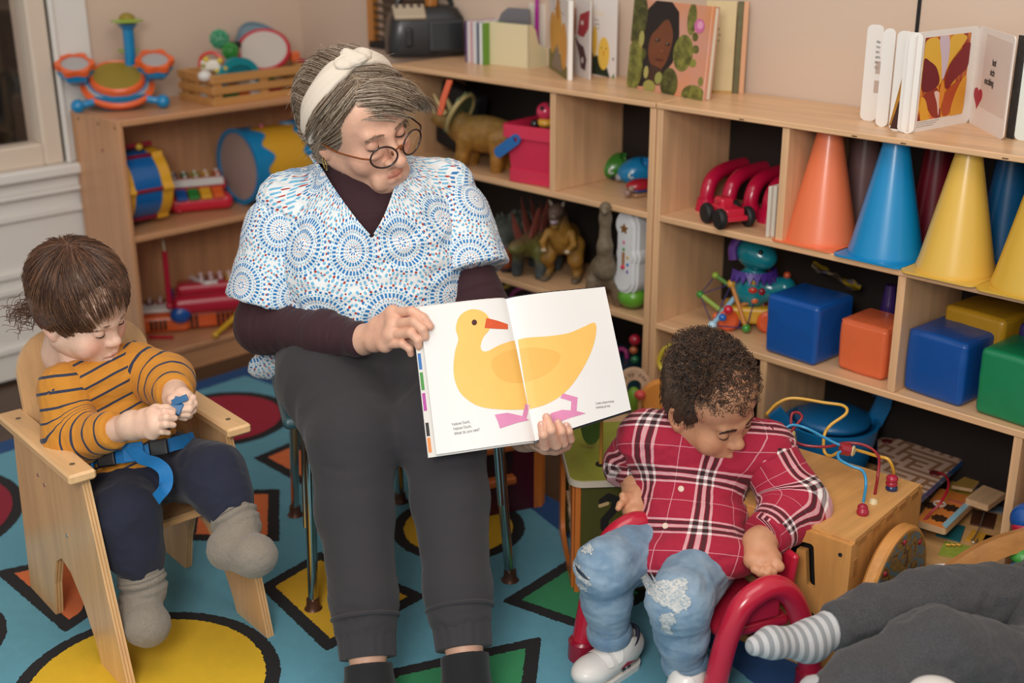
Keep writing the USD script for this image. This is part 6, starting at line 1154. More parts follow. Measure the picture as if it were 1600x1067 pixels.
fly = strands_on(roots[:110], nn[:110] * .5 + dirs[:110] * 1.6, rg.uniform(.03, .06, 110), 9, rg=rg, jitter=.35, gravity=.05); woman.curves('stray_hair', put(fly, RH, TH), .0003, gC, parent=hcap)
# band with a knot
def on_cap(phi, tilt=.0):    # ring over the head from behind one ear to the other
    x, z = math.cos(phi), math.sin(phi); d = V(x * .97, .06 + .30 * z * 1.0, z); k = 1 / math.sqrt(((d * V(1, 1, 1)) ** 2 / hr_ ** 2).sum()); return hc + d * k
ph = np.linspace(-.42, math.pi + .42, 60); pth = np.array([on_cap(a) for a in ph]); nrm_ = (pth - hc) / hr_ ** 2; nrm_ /= np.linalg.norm(nrm_, axis=1, keepdims=True)
wd = np.interp(np.abs(ph - math.pi / 2), [0, .12, .3, 1.2, 2.1], [.75, .8, 1.05, 1.0, .55])
band_prof = np.array([(x, .0065 * (1 - (x / .021) ** 2) - .001) for x in np.linspace(-.021, .021, 11)] + [(x, -.010) for x in np.linspace(.021, -.021, 6)])
bv, bf, kk = [], [], len(band_prof); tg = np.gradient(pth, axis=0); tg /= np.linalg.norm(tg, axis=1, keepdims=True)
for i in range(len(pth)): w3 = np.cross(nrm_[i], tg[i]); bv += [pth[i] + nrm_[i] * (.0105 + b + .0012 * math.sin(a * 420 + i * .5)) + w3 * a * wd[i] for a, b in band_prof]
for i in range(len(pth) - 1):
    for j in range(kk): q = (j + 1) % kk; bf += [(i * kk + j, i * kk + q, (i + 1) * kk + q), (i * kk + j, (i + 1) * kk + q, (i + 1) * kk + j)]
bandm = mk(bv, bf); trimesh.repair.fix_normals(bandm); cream = cloth('cream_band', '#ddd0c0', 1100, .12, .7)
hb = woman.part('headband', tr(bandm, MH), cream, smooth=True, label='cream knotted fabric headband')
i0 = 30; K0, T0, N0 = pth[i0] + nrm_[i0] * .0145, tg[i0], nrm_[i0]; W0 = np.cross(N0, T0)
RK = np.stack([T0, W0, N0], 1); kn = sdf([ell(K0 - N0 * .003, (.0145, .019, .0105), .004, R=RK), cone(K0 + T0 * .012 - W0 * .012, K0 - T0 * .006 + W0 * .014 + N0 * .002, .0075, .0085, .003), ell(K0 + T0 * .02 - N0 * .004, (.02, .016, .008), .006, R=RK), ell(K0 - T0 * .02 - N0 * .004, (.02, .016, .008), .006, R=RK)], .0016, 3); kn = wrinkle(kn, .0016, 120, 2, (3, 1, 1), R=RK); woman.part('knot', tr(kn, MH), cream, parent=hb, smooth=True)
# glasses
t = Thing('glasses', 'dark tortoiseshell oval glasses worn low on the nose', 'glasses', M=MH @ rot(6, 0, 0, (0, .004, -.004)))
tort = mat('tortoise', '#2b1812', .2, var=(120, .6), coat_weight=.6); amber = mat('tortoise_amber', '#7a3f14', .2, var=(150, .8))
for s in (-1, 1):
    c = V(s * .0338, .109, -.017); ring = [c + V(.0255 * math.cos(a) * (1 + .04 * math.cos(2 * a)), -s * .0 - abs(.0255 * math.cos(a) * s + 0) * 0 - (.0255 * math.cos(a)) * s * .22, .0205 * math.sin(a) + .003 * math.cos(a) * s) for a in np.linspace(0, 2 * np.pi, 56, endpoint=False)]
    t.part('frame', sweep(ring, circ(.0019, 8, .0015), True, up=V(0, 1, 0)), tort); lens = mk(np.vstack([ring, [c]]), [(i, (i + 1) % 56, 56) for i in range(56)]); t.part('lens', lens, glassmat(), smooth=True)
    t.part('temple', tube([c + V(s * .026, -.006, .006), V(s * .074, .088, -.006), V(s * .085, .035, -.004), V(s * .0865, -.012, .004)], .0019, 8), amber if s > 0 else tort); t.part('nose_pad', ball(V(s * .011, .104, -.021), (.0025, .003, .005)), amber)
t.part('bridge', tube([V(-.0095, .1155, -.011), V(0, .1185, -.0065), V(.0095, .1155, -.011)], .0018, 8), amber)
e0 = V(.0845, -.006, -.05); t = Thing('hoop_earring', 'small gold hoop earring on the woman', 'earring', M=MH); t.only(tr(torus(.0125, .0011, 40, 8), rot(90, 0, 70, e0)), mat('gold', '#c9b070', .2, metallic=1.0))
# ================================================================ the open picture book in her hands
BK = {k: pd(*v) for k, v in dict(TL=(655, 480, 2.335), BL=(682, 710, 2.285), ST=(792, 466, 2.41), SB=(838, 688, 2.335), TR=(945, 448, 2.505), BR=(986, 640, 2.42)).items()}
PX_ = dict(TL=(655, 480), BL=(682, 710), ST=(792, 466), SB=(838, 688), TR=(945, 448), BR=(986, 640))
def pgn(a, b, c, d): n = np.cross(b - a, c - a); n /= np.linalg.norm(n); return n if n @ FWD < 0 else -n
NL, NR = pgn(BK['TL'], BK['ST'], BK['BL'], 0), pgn(BK['ST'], BK['TR'], BK['SB'], 0)
def page_pt(side, s, t, off=0.0):        # s: 0 at the outer edge, 1 at the spine; t: 0 at the top
    s, t = np.asarray(s, float)[..., None], np.asarray(t, float)[..., None]; o, n = ('L', NL) if side == 'L' else ('R', NR)
    top = BK['T' + o] * (1 - s) + BK['ST'] * s; bot = BK['B' + o] * (1 - s) + BK['SB'] * s
    bow = .007 * np.sin(np.pi * np.clip(s, 0, 1) ** 1.6) - .004 * np.clip((s - .9) / .1, 0, 1) ** 2
    return top * (1 - t) + bot * t + n * (bow + off)
def to_st(side, uv):
    uv = np.asarray(uv, float); o = side; a, b, c, d = (np.array(PX_[k], float) for k in ('T' + o, 'ST', 'B' + o, 'SB')); s = np.full(len(uv), .5); t = np.full(len(uv), .5)
    for _ in range(20):
        f = (a * (1 - s)[:, None] + b * s[:, None]) * (1 - t)[:, None] + (c * (1 - s)[:, None] + d * s[:, None]) * t[:, None] - uv
        ds = (b - a) * (1 - t)[:, None] + (d - c) * t[:, None]; dt = (c - a) * (1 - s)[:, None] + (d - b) * s[:, None]
        det = ds[:, 0] * dt[:, 1] - ds[:, 1] * dt[:, 0]; s = s - (f[:, 0] * dt[:, 1] - f[:, 1] * dt[:, 0]) / det; t = t - (ds[:, 0] * f[:, 1] - ds[:, 1] * f[:, 0]) / det
    return np.stack([s, t], 1)
def page_slab(side, o0, o1, s0=0.0, s1=1.0, t0=0.0, t1=1.0, ns=26, nt=10):
    S_, T_ = np.meshgrid(np.linspace(s0, s1, ns), np.linspace(t0, t1, nt), indexing='ij'); f = page_pt(side, S_, T_, o0).reshape(-1, 3); b = page_pt(side, S_, T_, o1).reshape(-1, 3); N = ns * nt
    q = [(i * nt + j, (i + 1) * nt + j, (i + 1) * nt + j + 1, i * nt + j + 1) for i in range(ns - 1) for j in range(nt - 1)]; q = q + [tuple(N + k for k in x[::-1]) for x in q]
    rim = [i * nt for i in range(ns)] + [(ns - 1) * nt + j for j in range(1, nt)] + [i * nt + nt - 1 for i in range(ns - 2, -1, -1)] + [j for j in range(nt - 2, 0, -1)]
    q += [(rim[i], N + rim[i], N + rim[(i + 1) % len(rim)], rim[(i + 1) % len(rim)]) for i in range(len(rim))]; q = np.array(q); m = mk(np.vstack([f, b]), np.vstack([q[:, :3], q[:, [0, 2, 3]]])); trimesh.repair.fix_normals(m); return m
def on_page(side, pg_st, off):
    out = []
    for g_ in getattr(pg_st, 'geoms', [pg_st]):
        if g_.area < 1e-7: continue
        v, f = trimesh.creation.triangulate_polygon(g_, engine='earcut'); v3 = np.c_[v, np.zeros(len(v))]; v3, f = trimesh.remesh.subdivide_to_size(v3, f, .03, max_iter=9); m = mk(page_pt(side, v3[:, 0], v3[:, 1], off), f); m.merge_vertices(); out.append(m)
    m = cat(out); fl = m.face_normals @ (NL if side == 'L' else NR) < 0; m.faces[fl] = m.faces[fl][:, ::-1]; return mk(m.vertices, m.faces)
bkt = Thing('picture_book', 'large open picture book with a yellow duck across both white pages', 'book')
pw_ = mat('page_white', '#e6e4e2', .5); pe = mat('page_edge', '#d8d4cf', .7)
pgL = bkt.part('page', page_slab('L', 0, -.0018), pw_, smooth=30); pgR = bkt.part('page', page_slab('R', 0, -.0018), pw_, smooth=30)
bkt.part('page_block', page_slab('L', -.002, -.005, .012, 1, .004, .996), pe); bkt.part('page_block', page_slab('R', -.002, -.0045, .004, 1, .004, .996), pe)
bkt.part('cover', page_slab('R', -.005, -.0072, -.012, 1, -.012, 1.012), mat('cover_dark', '#23262c', .35)); bkt.part('cover', page_slab('L', -.0065, -.009, -.07, 1, -.012, 1.012), mat('cover_cream', '#d9d5d0', .4))
def under(s0, s1, t0, t1, m, nm='colour_strip'): bkt.part(nm, page_slab('L', -.0062, -.0065, s0, s1, t0, t1, 4, 4), m)
for t0, t1, h in ((.2, .29, '#c9963c'), (.31, .42, '#3c74b4'), (.44, .56, '#4a8f46'), (.58, .7, '#b0489a'), (.78, .87, '#2a2622'), (.88, .98, '#dd8a4a')): under(-.062, -.03, t0, t1, paper(h))
YD = mat('duck_yellow', '#f2bf66', .5, var=(16, .08)); PK = mat('duck_pink', '#d888b2', .5, var=(30, .14)); BEAK = mat('duck_orange', '#d4552c', .5, var=(30, .12))
def art_px(nm, px_pts, m, off, smooth_curve=True, lab=None, cut=()):
    pp = np.array(bez(px_pts, 90) if smooth_curve else px_pts); pg = poly(pp)
    for c in cut: pg = pg.difference(c)
    halves = {'L': poly([(600, 430), (792, 460), (838, 700), (600, 760)]), 'R': poly([(792, 430), (1010, 420), (1010, 720), (838, 700)])}
    for side, hb_ in halves.items():
        q = pg.intersection(hb_)
        for g_ in getattr(q, 'geoms', [q]):
            if g_.area < 3: continue
            st = poly(np.clip(to_st(side, np.array(g_.exterior.segmentize(3).coords)), 0, .999), [np.clip(to_st(side, np.array(i.segmentize(3).coords)), 0, .999) for i in g_.interiors]); bkt.part(nm, on_page(side, st, off), m, parent=pgL if side == 'L' else pgR, smooth=True, label=lab)
body_px = [(707, 580), (709, 552), (714, 532), (710, 515), (716, 495), (733, 485), (752, 489), (763, 502), (762, 517), (752, 530), (748, 546), (757, 552), (782, 540), (815, 531), (852, 529), (884, 524), (908, 514), (928, 506), (930, 524), (922, 552), (905, 584), (882, 614), (852, 634), (818, 641), (780, 642), (746, 637), (722, 621), (711, 602)]
art_px('duck_body_print', body_px, YD, .0004)
art_px('duck_wing_print', [(766, 566), (800, 548), (846, 548), (872, 560), (850, 588), (806, 600), (776, 592)], mat('duck_wing', '#eab45a', .5), .0007)
art_px('duck_beak_print', [(757, 499), (775, 503), (793, 508), (793, 516), (772, 516), (754, 515)], BEAK, .0007, False); art_px('duck_eye_print', [(738 + 4 * math.cos(a), 506 + 4.5 * math.sin(a)) for a in np.linspace(0, 6.28, 14)[:-1]], mat('duck_eye', '#4a1f1a', .4), .0009)
art_px('duck_leg_print', [(821, 632), (829, 634), (822, 655), (814, 654)], PK, .0006, False); art_px('duck_foot_print', [(770, 650), (790, 647), (812, 651), (827, 657), (806, 662), (778, 671), (775, 661)], PK, .0007, False)
art_px('duck_leg_print', [(876, 618), (899, 624), (897, 646), (888, 645), (889, 630), (872, 625)], PK, .0006, False); art_px('duck_foot_print', [(858, 648), (875, 643), (898, 645), (912, 648), (888, 655), (862, 664), (856, 656)], PK, .0007, False)
def words_on(side, text, u, v, du, dv, hgt):
    m = meshkit.text_mesh(text, 1.0, .01); vx = m.vertices; e = V(du, dv) / math.hypot(du, dv); n = V(e[1], -e[0]); uv = np.array([u, v]) + hgt * (vx[:, :1] * e * .8 + vx[:, 1:2] * n)
    st = to_st(side, uv); q = page_pt(side, st[:, 0], st[:, 1], (.0003 + .0003 * (vx[:, 2:3] > .005))); mm = mk(q, m.faces); trimesh.repair.fix_normals(mm); bkt.part('lettering', mm, mat('print_grey', '#77736f', .5), parent=pgL if side == 'L' else pgR, smooth=False)
for i, s_ in enumerate(('Yellow Duck,', 'Yellow Duck,', 'What do you see?')): words_on('L', s_, 705 + i * 2, 666.5 + i * 7.0, 30, -5, 4.2)
for i, s_ in enumerate(('I see a blue horse', 'looking at me.')): words_on('R', s_, 928 + i * .8, 634 + i * 6.2, 30, -4.6, 3.3)
# ================================================================ toddler in the wooden chair
def chain_uv(m, pts, r, ref):
    """Length along a limb and around it, blended smoothly where its bones meet."""
    pts = [np.asarray(q, float) for q in pts]; W = 0; Ssum = 0; C = 0; Sn = 0; acc = 0; a0 = (pts[1] - pts[0]) / np.linalg.norm(pts[1] - pts[0]); rf = ref - a0 * (ref @ a0)
    for i, (a, b) in enumerate(zip(pts, pts[1:])):
        L = np.linalg.norm(b - a); ax = (b - a) / L; rf = rf - ax * (rf @ ax); rf /= np.linalg.norm(rf); d = m.vertices - a; t = d @ ax; tc = np.clip(t, 0, L); dist = np.linalg.norm(d - tc[:, None] * ax, axis=1); q = np.cross(ax, rf)
        w = np.exp(-dist / .006); te = np.where((i == 0) & (t < 0), t, np.where((i == len(pts) - 2) & (t > L), t, tc)); th = np.arctan2(d @ q, d @ rf); W = W + w; Ssum = Ssum + w * (acc + te); C = C + w * np.cos(th); Sn = Sn + w * np.sin(th); acc += L
    return np.stack([r * np.arctan2(Sn, C), Ssum / np.maximum(W, 1e-30)], 1)
cx, cyy = V(.997, -.08, 0) / np.linalg.norm([.997, -.08]), V(.08, .997, 0) / np.linalg.norm([.997, .08]); CM = mtx(cx, cyy, UZ, (1.053, 2.13, 0))
CL = lambda x, y, z: (CM @ np.array([x, y, z, 1]))[:3]
t = Thing('toddler_chair', 'birch plywood toddler chair with arched sides and armrests', 'chair', M=CM); ply = wood('birch_z', '#d8ad7c', 2, .35); plye = wood('birch_y', '#dfb482', 1, .35)
side = poly([(-.215, 0), (-.106, .418), (.245, .418), (.262, .30), (.292, .0), (.15, 0)] + [(.128, .09), (.098, .155), (.062, .178), (.02, .165), (-.03, .118), (-.07, .05), (-.09, 0)]).buffer(-.004).buffer(.004, 6)
for s in (-1, 1):
    x0 = s * .146 - .008; sd_ = t.part('side_panel', tr(ext(side, .016), mtx(V(0, 1, 0), UZ, V(1, 0, 0), (x0, 0, 0))), ply)
    core_ = side.buffer(.0006).difference(side.buffer(-.0006)); 
    for xx in (.0045, .0105): t.part('ply_line', tr(ext(core_, .0016), mtx(V(0, 1, 0), UZ, V(1, 0, 0), (x0 + xx - .0008, 0, 0))), paint('#b98850'), parent=sd_)
    t.part('armrest', box((.052, .375, .02), (s * .158, .055, .4285), .005), plye)
    for yy in (-.085, .19): t.part('screw_plug', cyl((s * .158, yy, .4384), (s * .158, yy, .4392), .0052, n=14), paint('#6b5a46'))
    for yy, zz_ in ((.13, .335), (.10, .325), (.01, .25)): t.part('screw', cyl((s * .1542, yy, zz_), (s * .1552, yy, zz_), .0042, n=12), mat('steel', '#c9c6c2', .25, metallic=.9))
t.part('seat', box((.276, .2, .018), (0, .09, .215), .004), wood('birch_x', '#dcb07e', 0, .35))
bk_ = rrect(.276, .40, .085, 0, .40).union(sg.box(-.138, .2, .138, .3)); t.part('backrest', tr(ext(bk_, .014), mtx(V(1, 0, 0), V(0, .16, 1) / np.linalg.norm([.16, 1]), V(0, 1, -.16) / np.linalg.norm([.16, 1]), (0, .135, 0))), ply)

tod = Thing('person', 'toddler in a mustard striped shirt strapped into the plywood chair', 'person'); rg = np.random.default_rng(21)
RT_ = np.array([[-0.9323, 0.3596, -0.0386], [-0.3145, -0.8587, -0.4047], [-0.1787, -0.3652, 0.9136]]); TT = pd(127.5, 470, 2.405); MT = np.eye(4); MT[:3, :3] = RT_; MT[:3, 3] = TT
LIP, BLUSH = (.86, .55, .55), ((1.0, .68, .66), 1.0)
hm, ht, f = head(.85, (0, .000, -.024), (.071, .088, .079), (0, -.012, .03), chub=.008, w=1.0, h=.0018, child=True)
tskin = skinmat('skin_toddler', '#e6bda6', .42)
lids = eyes(tod, MT, f, .86, tskin, close=.36, iris='#2e1c14')
H_, N_ = pd(222, 742, 2.53), pd(146, 606, 2.50)
sR, sL = pd(104, 610, 2.425), pd(210, 576, 2.50); eR, eL = pd(112, 690, 2.42), pd(262, 596, 2.475); wR, wL = pd(208, 664, 2.315), pd(276, 622, 2.375)
q = lambda u, v, d: pd(u, v, d)
hR_ = hand_mesh(wR, [q(240, 647, 2.275), q(243, 656, 2.265), q(243, 666, 2.265), q(238, 675, 2.275)], [[q(257, 643, 2.262), q(270, 645, 2.268)], [q(260, 652, 2.25), q(273, 653, 2.262)], [q(259, 663, 2.25), q(271, 664, 2.262)], [q(253, 674, 2.262), q(263, 676, 2.27)]], [q(225, 648, 2.295), q(244, 640, 2.285), q(260, 639, 2.285), q(270, 642, 2.29)], wr=.023, pr=.0125, fr=.0072, fore=pd(180, 672, 2.36), h=.0016)
hL_ = hand_mesh(wL, [q(284, 616, 2.345), q(291, 623, 2.34), q(294, 632, 2.342), q(291, 640, 2.348)], [[q(301, 622, 2.325), q(296, 630, 2.31), q(286, 631, 2.308)], [q(303, 631, 2.322), q(296, 639, 2.308), q(285, 640, 2.306)], [q(301, 641, 2.325), q(294, 647, 2.312), q(284, 648, 2.31)], [q(296, 649, 2.335), q(289, 653, 2.325), q(282, 653, 2.32)]], [q(272, 618, 2.355), q(270, 626, 2.335), q(276, 633, 2.32), q(283, 636, 2.312)], wr=.022, pr=.0125, fr=.0072, fore=pd(272, 604, 2.42), h=.0016)
core = sdf([cone(H_, N_, .06, .04, .03), cone(sR, eR, .03, .028), cone(eR, wR, .028, .022), cone(sL, eL, .03, .028), cone(eL, wL, .028, .022), cone(sR, sL, .035, .035, .03), cone(TT + RT_ @ V(0, -.02, -.06), N_, .044, .05, .03)], .007, 6)
bm, bt = joined([(tr(hm, MT), ht)] + [(tr(l, MT), np.full((len(l.vertices), 3), .97) * [1, .93, .92]) for l in lids] + [(hR_, cols(hR_)), (hL_, cols(hL_)), (core, cols(core))]); tod.part('body', bm, tskin, smooth=True, col=bt)
tod.curves('eyebrow', put(brows(f, 1, 110, rg, .02), RT_, TT), .0006, hairmat('brow_soft', '#7a5a48'))
def striped():
    g = Graph(); u, v = g.uv(); k = (((v + (g.noise(g.pos(), 9, 2) - .5) * .006) / .0245).frac() - .5).abs(); wv = g.noise(g.pos(), 1200, 2)
    return g.done('striped_jersey', base_color=g.mix((k > .09), S('#2d3348'), g.mix(wv, S('#b8761c'), S('#cf8c2c'))), roughness=.85, normal=g.bump(wv, .2, .0008), sheen_weight=.1)
jersey = striped(); AX = (N_ - H_) / np.linalg.norm(N_ - H_); LX = (sL - sR) - AX * ((sL - sR) @ AX); LX /= np.linalg.norm(LX); FX = np.cross(LX, AX); FX = FX if FX @ FWD < 0 else -FX; RX = np.stack([LX, FX, AX], 1)
C1 = H_ * .62 + N_ * .38; C2 = H_ * .28 + N_ * .72 - FX * .004
tm = sdf([ell(C2, (.084, .068, .075), .04, R=RX), ell(C1 + FX * .012, (.092, .084, .08), .04, R=RX), ell(H_ + AX * .02, (.094, .085, .06), .04, R=RX), cone(sR, sL, .05, .05, .04), cone(C2, N_ + AX * .004, .07, .047, .03)], .0042, 5); tm = wrinkle(tm, .0032, 22, 31, (1, 1, .5), R=RX)
sh_ = tod.part('shirt', tm, jersey, smooth=True, uv=np.stack([.085 * np.arctan2((tm.vertices - C1) @ LX, (tm.vertices - C1) @ FX), (tm.vertices - H_) @ AX], 1), label='mustard jersey with thin navy stripes')
for a, b, c, sd in ((sR, eR, wR, 3), (sL, eL, wL, 6)):
    e2 = b * .28 + c * .72 if sd == 3 else b * .25 + c * .75; pts = [a, b, e2]; sm = sdf(chain(pts, [.053, .047, .0335], .03) + [half(e2, (c - b) / np.linalg.norm(c - b), .003)], .0038, 4); sm = wrinkle(sm, .003, 26, sd, (1.6, 1.6, .7), R=np.stack([*frame_of(c - b)], 1)); tod.part('sleeve', sm, jersey, parent=sh_, smooth=True, uv=(chain_uv(sm, pts, .045, FX) - [0, np.linalg.norm(b - a) + np.linalg.norm(e2 - b)]) * [1, .8 if sd == 3 else .62])
navy = cloth('navy_fleece', '#1c2036', 1200, .3, .9, .1)
kR, kL = pd(196, 806, 2.40), pd(332, 742, 2.43); aR, aL = pd(222, 905, 2.42), pd(366, 808, 2.40); hpR, hpL = pd(192, 745, 2.535), pd(262, 728, 2.55)
pm = sdf([ell(H_, (.1, .09, .06), .03, R=RX)] + chain([hpR, kR, kR * .45 + aR * .55, aR], [.072, .058, .047, .034], .03) + chain([hpL, kL, kL * .45 + aL * .55, aL], [.068, .056, .046, .033], .03), .0045, 5); pm = wrinkle(pm, .004, 19, 41); tod.part('trousers', pm, navy, smooth=True)
felt = cloth('grey_felt', '#8f8578', 700, .35, .95, .2, .08, .5)
for a, k, toe, heel, sd in ((aR, kR, pd(236, 985, 2.375), pd(215, 955, 2.42), 1), (aL, kL, pd(412, 872, 2.335), pd(356, 858, 2.375), 2)):
    ax = (a - k) / np.linalg.norm(a - k); up = a - ax * .008
    bo = sdf([cone(up, a + ax * .02, .041, .037, .01), cone(a + ax * .018, heel, .037, .033, .02), cone(heel, heel * .35 + toe * .65, .034, .037, .02), ell(heel * .2 + toe * .8, (.037, .037, .032), .025), ], .003, 4); s_ = (bo.vertices - a) @ ax; bo.vertices = bo.vertices + vnorm(bo) * (.0035 * np.sin(s_ * 330 + 2 * meshkit.noise(bo.vertices * 40)) * np.exp(-(s_ / .022) ** 2))[:, None]; bo = wrinkle(bo, .0016, 45, sd)
    b_ = tod.part('bootie', bo, felt, smooth=True, label='soft grey felt bootie'); tod.part('cuff', tr(torus(.039, .006, 40, 8), mtx(*frame_of(ax), up)), felt, parent=b_)
# hair
hc, hr_ = V(0, -.014, .032), V(.079, .097, .088)
capm = sdf([ell(hc, hr_), ell((0, -.06, -.015), (.055, .042, .05), .03), ell((.064, -.02, -.005), (.02, .04, .045), .02), ell((-.064, -.02, -.005), (.02, .04, .045), .02), ell((0, .112, -.036), (.074, .074, .096), .01, 's'), ell((.085, .02, -.055), (.03, .035, .042), .01, 's'), ell((-.085, .02, -.055), (.03, .035, .042), .01, 's'), half((0, 0, -.075), (0, 0, -1), .01)], .0028, 4)
hb0, hb1, hb2 = hairmat('hair_brown_dark', '#3a251a', .35, .3), hairmat('hair_brown_mid', '#5a3b29', .33, .3), hairmat('hair_brown_light', '#80593f', .33, .25)
hcap = tod.part('hair', tr(capm, MT), hb1, smooth=True)
crown = V(.01, -.05, .115)
def flow_t(p, d, t):
    n = (p - hc) / hr_ ** 2; n /= np.linalg.norm(n); g_ = (p - crown) + V(0, .02 if p[1] > 0 else -.01, -.035) + V(.012, 0, 0) * math.sin(40 * p[0]); g_ = g_ - n * (g_ @ n); g_ /= np.linalg.norm(g_) + 1e-9; return d * .5 + g_ * .5 + n * (.0 if t < .7 else .05)
roots, nn = surface_roots(capm, 8500, rg); ok_ = (roots[:, 2] > -.06) & ((((roots - V(0, .112, -.036)) / (.078, .078, .101)) ** 2).sum(1) > 1); roots, nn = roots[ok_], nn[ok_]; dirs = np.array([flow_t(p, V(0, 0, 0), 0) for p in roots])
hs = strands_on(roots, dirs, rg.uniform(.03, .06, len(roots)) * np.where(roots[:, 1] > .02, .62, 1), 8, rg=rg, field=flow_t, jitter=.17, keep_off=(hc + V(0, .003, 0), hr_ * 1.03))
for st, m_ in zip(split3(hs, rg, (.35, .45)), (hb0, hb1, hb2)): tod.curves('hair_strands', put(st, RT_, TT), .0007, m_, parent=hcap)
cr0 = np.stack([rg.uniform(-.03, .068, 210), rg.uniform(-.1, -.05, 210), rg.uniform(-.06, -.01, 210)], 1); curls = []
for p in cr0:
    a0 = rg.uniform(0, 6.28); R0 = rg.uniform(.008, .014); n = V(p[0] * 6, -1, -.25); n /= np.linalg.norm(n); e1, e2, _ = frame_of(V(1, 0, .2)); s = []
    for k in range(18): w_ = k / 17; ang = a0 + w_ * 6.0; s.append(p + n * w_ * .03 + V(0, 0, -.035 * w_) + R0 * w_ * (V(0, math.cos(ang), math.sin(ang)) + V(.3, 0, 0) * math.sin(ang)))
    curls.append(np.array(s))
tod.curves('curl', put(curls, RT_, TT), .0009, hb1, parent=hcap)
# seat strap with buckles, and the loose end in the toddler's hand
t = Thing('seat_strap', 'bright blue webbing seat belt with black buckles across the toddler', 'seat belt'); web = mat('blue_web', '#0f72b4', .6, bump=(500, .3)); blk2 = plastic('#131318', .35)
def strap_at(u, v, back=.0): return None
bd_ = [pd(128, 716, 2.475), pd(140, 714, 2.435), pd(165, 714, 2.408), pd(200, 712, 2.395), pd(235, 704, 2.40), pd(270, 694, 2.42), pd(292, 688, 2.45), pd(304, 684, 2.49)]
pth = spline(bd_, 60); tg_ = np.gradient(pth, axis=0); t.part('webbing', sweep(pth, [(-.013, -.001), (.013, -.001), (.013, .001), (-.013, .001)], up=-FWD), web)
fr_b = lambda u, v, d, r=0: mtx(*(lambda x, z: (x, np.cross(z, x), z))(*(lambda z, x0: ((x0 - z * (x0 @ z)) / np.linalg.norm(x0 - z * (x0 @ z)), z))(-FWD, RGT * math.cos(math.radians(r)) + UPV * math.sin(math.radians(r)))), pd(u, v, d))
for u, v, d, w_ in ((166, 716, 2.400, .036), (248, 699, 2.398, .036)): t.part('buckle', tr(rbox((w_, .032, .012), .004), fr_b(u, v, d, 8)), blk2)
t.part('slide', tr(rbox((.04, .036, .006), .002), fr_b(208, 706, 2.382, 8)), web); t.part('slide', tr(rbox((.006, .034, .01), .002), fr_b(143, 717, 2.41, 8)), web)
lp = spline([pd(205, 698, 2.376), pd(222, 716, 2.362), pd(244, 724, 2.345), pd(258, 738, 2.34), pd(258, 760, 2.345), pd(244, 780, 2.36)], 50); t.part('loose_strap', sweep(lp, [(-.0125, -.001), (.0125, -.001), (.0125, .001), (-.0125, .001)], up=V(-.2, -.55, .8)), web)
Thing('strap_tab', 'small blue plastic tab held in the toddler hands', 'tab').only([tr(rbox((.022, .006, .034), .0015), fr_b(277, 634, 2.302, 0) @ rot(60, 0, -20)), tr(rbox((.03, .012, .004), .001), fr_b(281, 625, 2.30, 22))], plastic('#0f5a8c', .35))
# ================================================================ boy in the plaid shirt on the red chair
def decal(mesh, M, pg, off, e=.006):
    """A flat print laid onto MESH: the polygon of M's xy plane is dropped along -z until it meets the surface."""
    out = []; D = -M[:3, 2]
    for g_ in getattr(pg, 'geoms', [pg]):
        if g_.area < 1e-8: continue
        v, f = trimesh.creation.triangulate_polygon(g_, engine='earcut'); v3, f = trimesh.remesh.subdivide_to_size(np.c_[v, np.zeros(len(v))], f, e, max_iter=8); m = mk(v3, f); m.merge_vertices(); o = m.vertices @ M[:3, :3].T + M[:3, 3]
        loc, ir, it = mesh.ray.intersects_location(o - D * .06, np.tile(D, (len(o), 1)), multiple_hits=False); hit = np.full(len(o), False); q = o.copy(); q[ir] = loc + mesh.face_normals[it] * off; hit[ir] = True; ff = m.faces[hit[m.faces].all(1)]
        if len(ff): out.append(mk(q, ff))
    if not out: return mk(np.array([M[:3, 3], M[:3, 3] + M[:3, 0] * .001, M[:3, 3] + M[:3, 1] * .001]), [[0, 1, 2]])
    m = cat(out); m.remove_unreferenced_vertices(); return m
def view_frame(u, v, d, roll=0.0):
    z = -FWD; c, s_ = math.cos(math.radians(roll)), math.sin(math.radians(roll)); return mtx(RGT * c + UPV * s_, UPV * c - RGT * s_, z, pd(u, v, d))
blob = lambda pts: poly(bez(pts, 40))
cA, cB, cO = pz(1105, 1125, 0), pz(1268, 1078, 0), V(-.027, .291, 0); sd_ = (cB - cA) / np.linalg.norm(cB - cA)
t = Thing('toddler_chair', 'red plastic toddler chair with thick tube arms', 'chair'); rp = plastic('#b81f38', .22)
prof = [(0, .0), (.014, .08), (.032, .165), (.058, .222), (.098, .247), (.135, .245), (.168, .212), (.195, .15), (.214, .08), (.228, .0)]
for k, o in enumerate((V(0, 0, 0), cO)):
    pts = [cA + o + sd_ * s_ + V(0, 0, z_ * (1 if k == 0 else 1.12)) for s_, z_ in prof]; t.part('arm_frame', tube(pts, .0215, 18, k=70), rp)
    for e_, s_ in ((pts[0], .02), (pts[-1], -.02)): t.part('foot_cap', mv(lathe([(0, .0), (.026, .0), (.0285, .01), (.0275, .045), (.0235, .05), (0, .05)], 28), *(e_ + sd_ * s_ * .3)), plastic('#8f1730', .3))
sc_ = cA + cO / 2 + sd_ * .115; SM = mtx(sd_, np.cross(UZ, sd_), UZ, sc_); W_ = np.linalg.norm(cO)
t.part('seat', tr(rbox((.15, W_ - .05, .022), .01, (.05, 0, .160)), SM), plastic('#a81c34', .3)); t.part('seat_side', tr(rbox((.10, .012, .06), .0058, (.05, -W_ / 2 + .03, .205)), SM), rp); t.part('seat_side', tr(rbox((.10, .012, .06), .0058, (.05, W_ / 2 - .03, .205)), SM), rp)
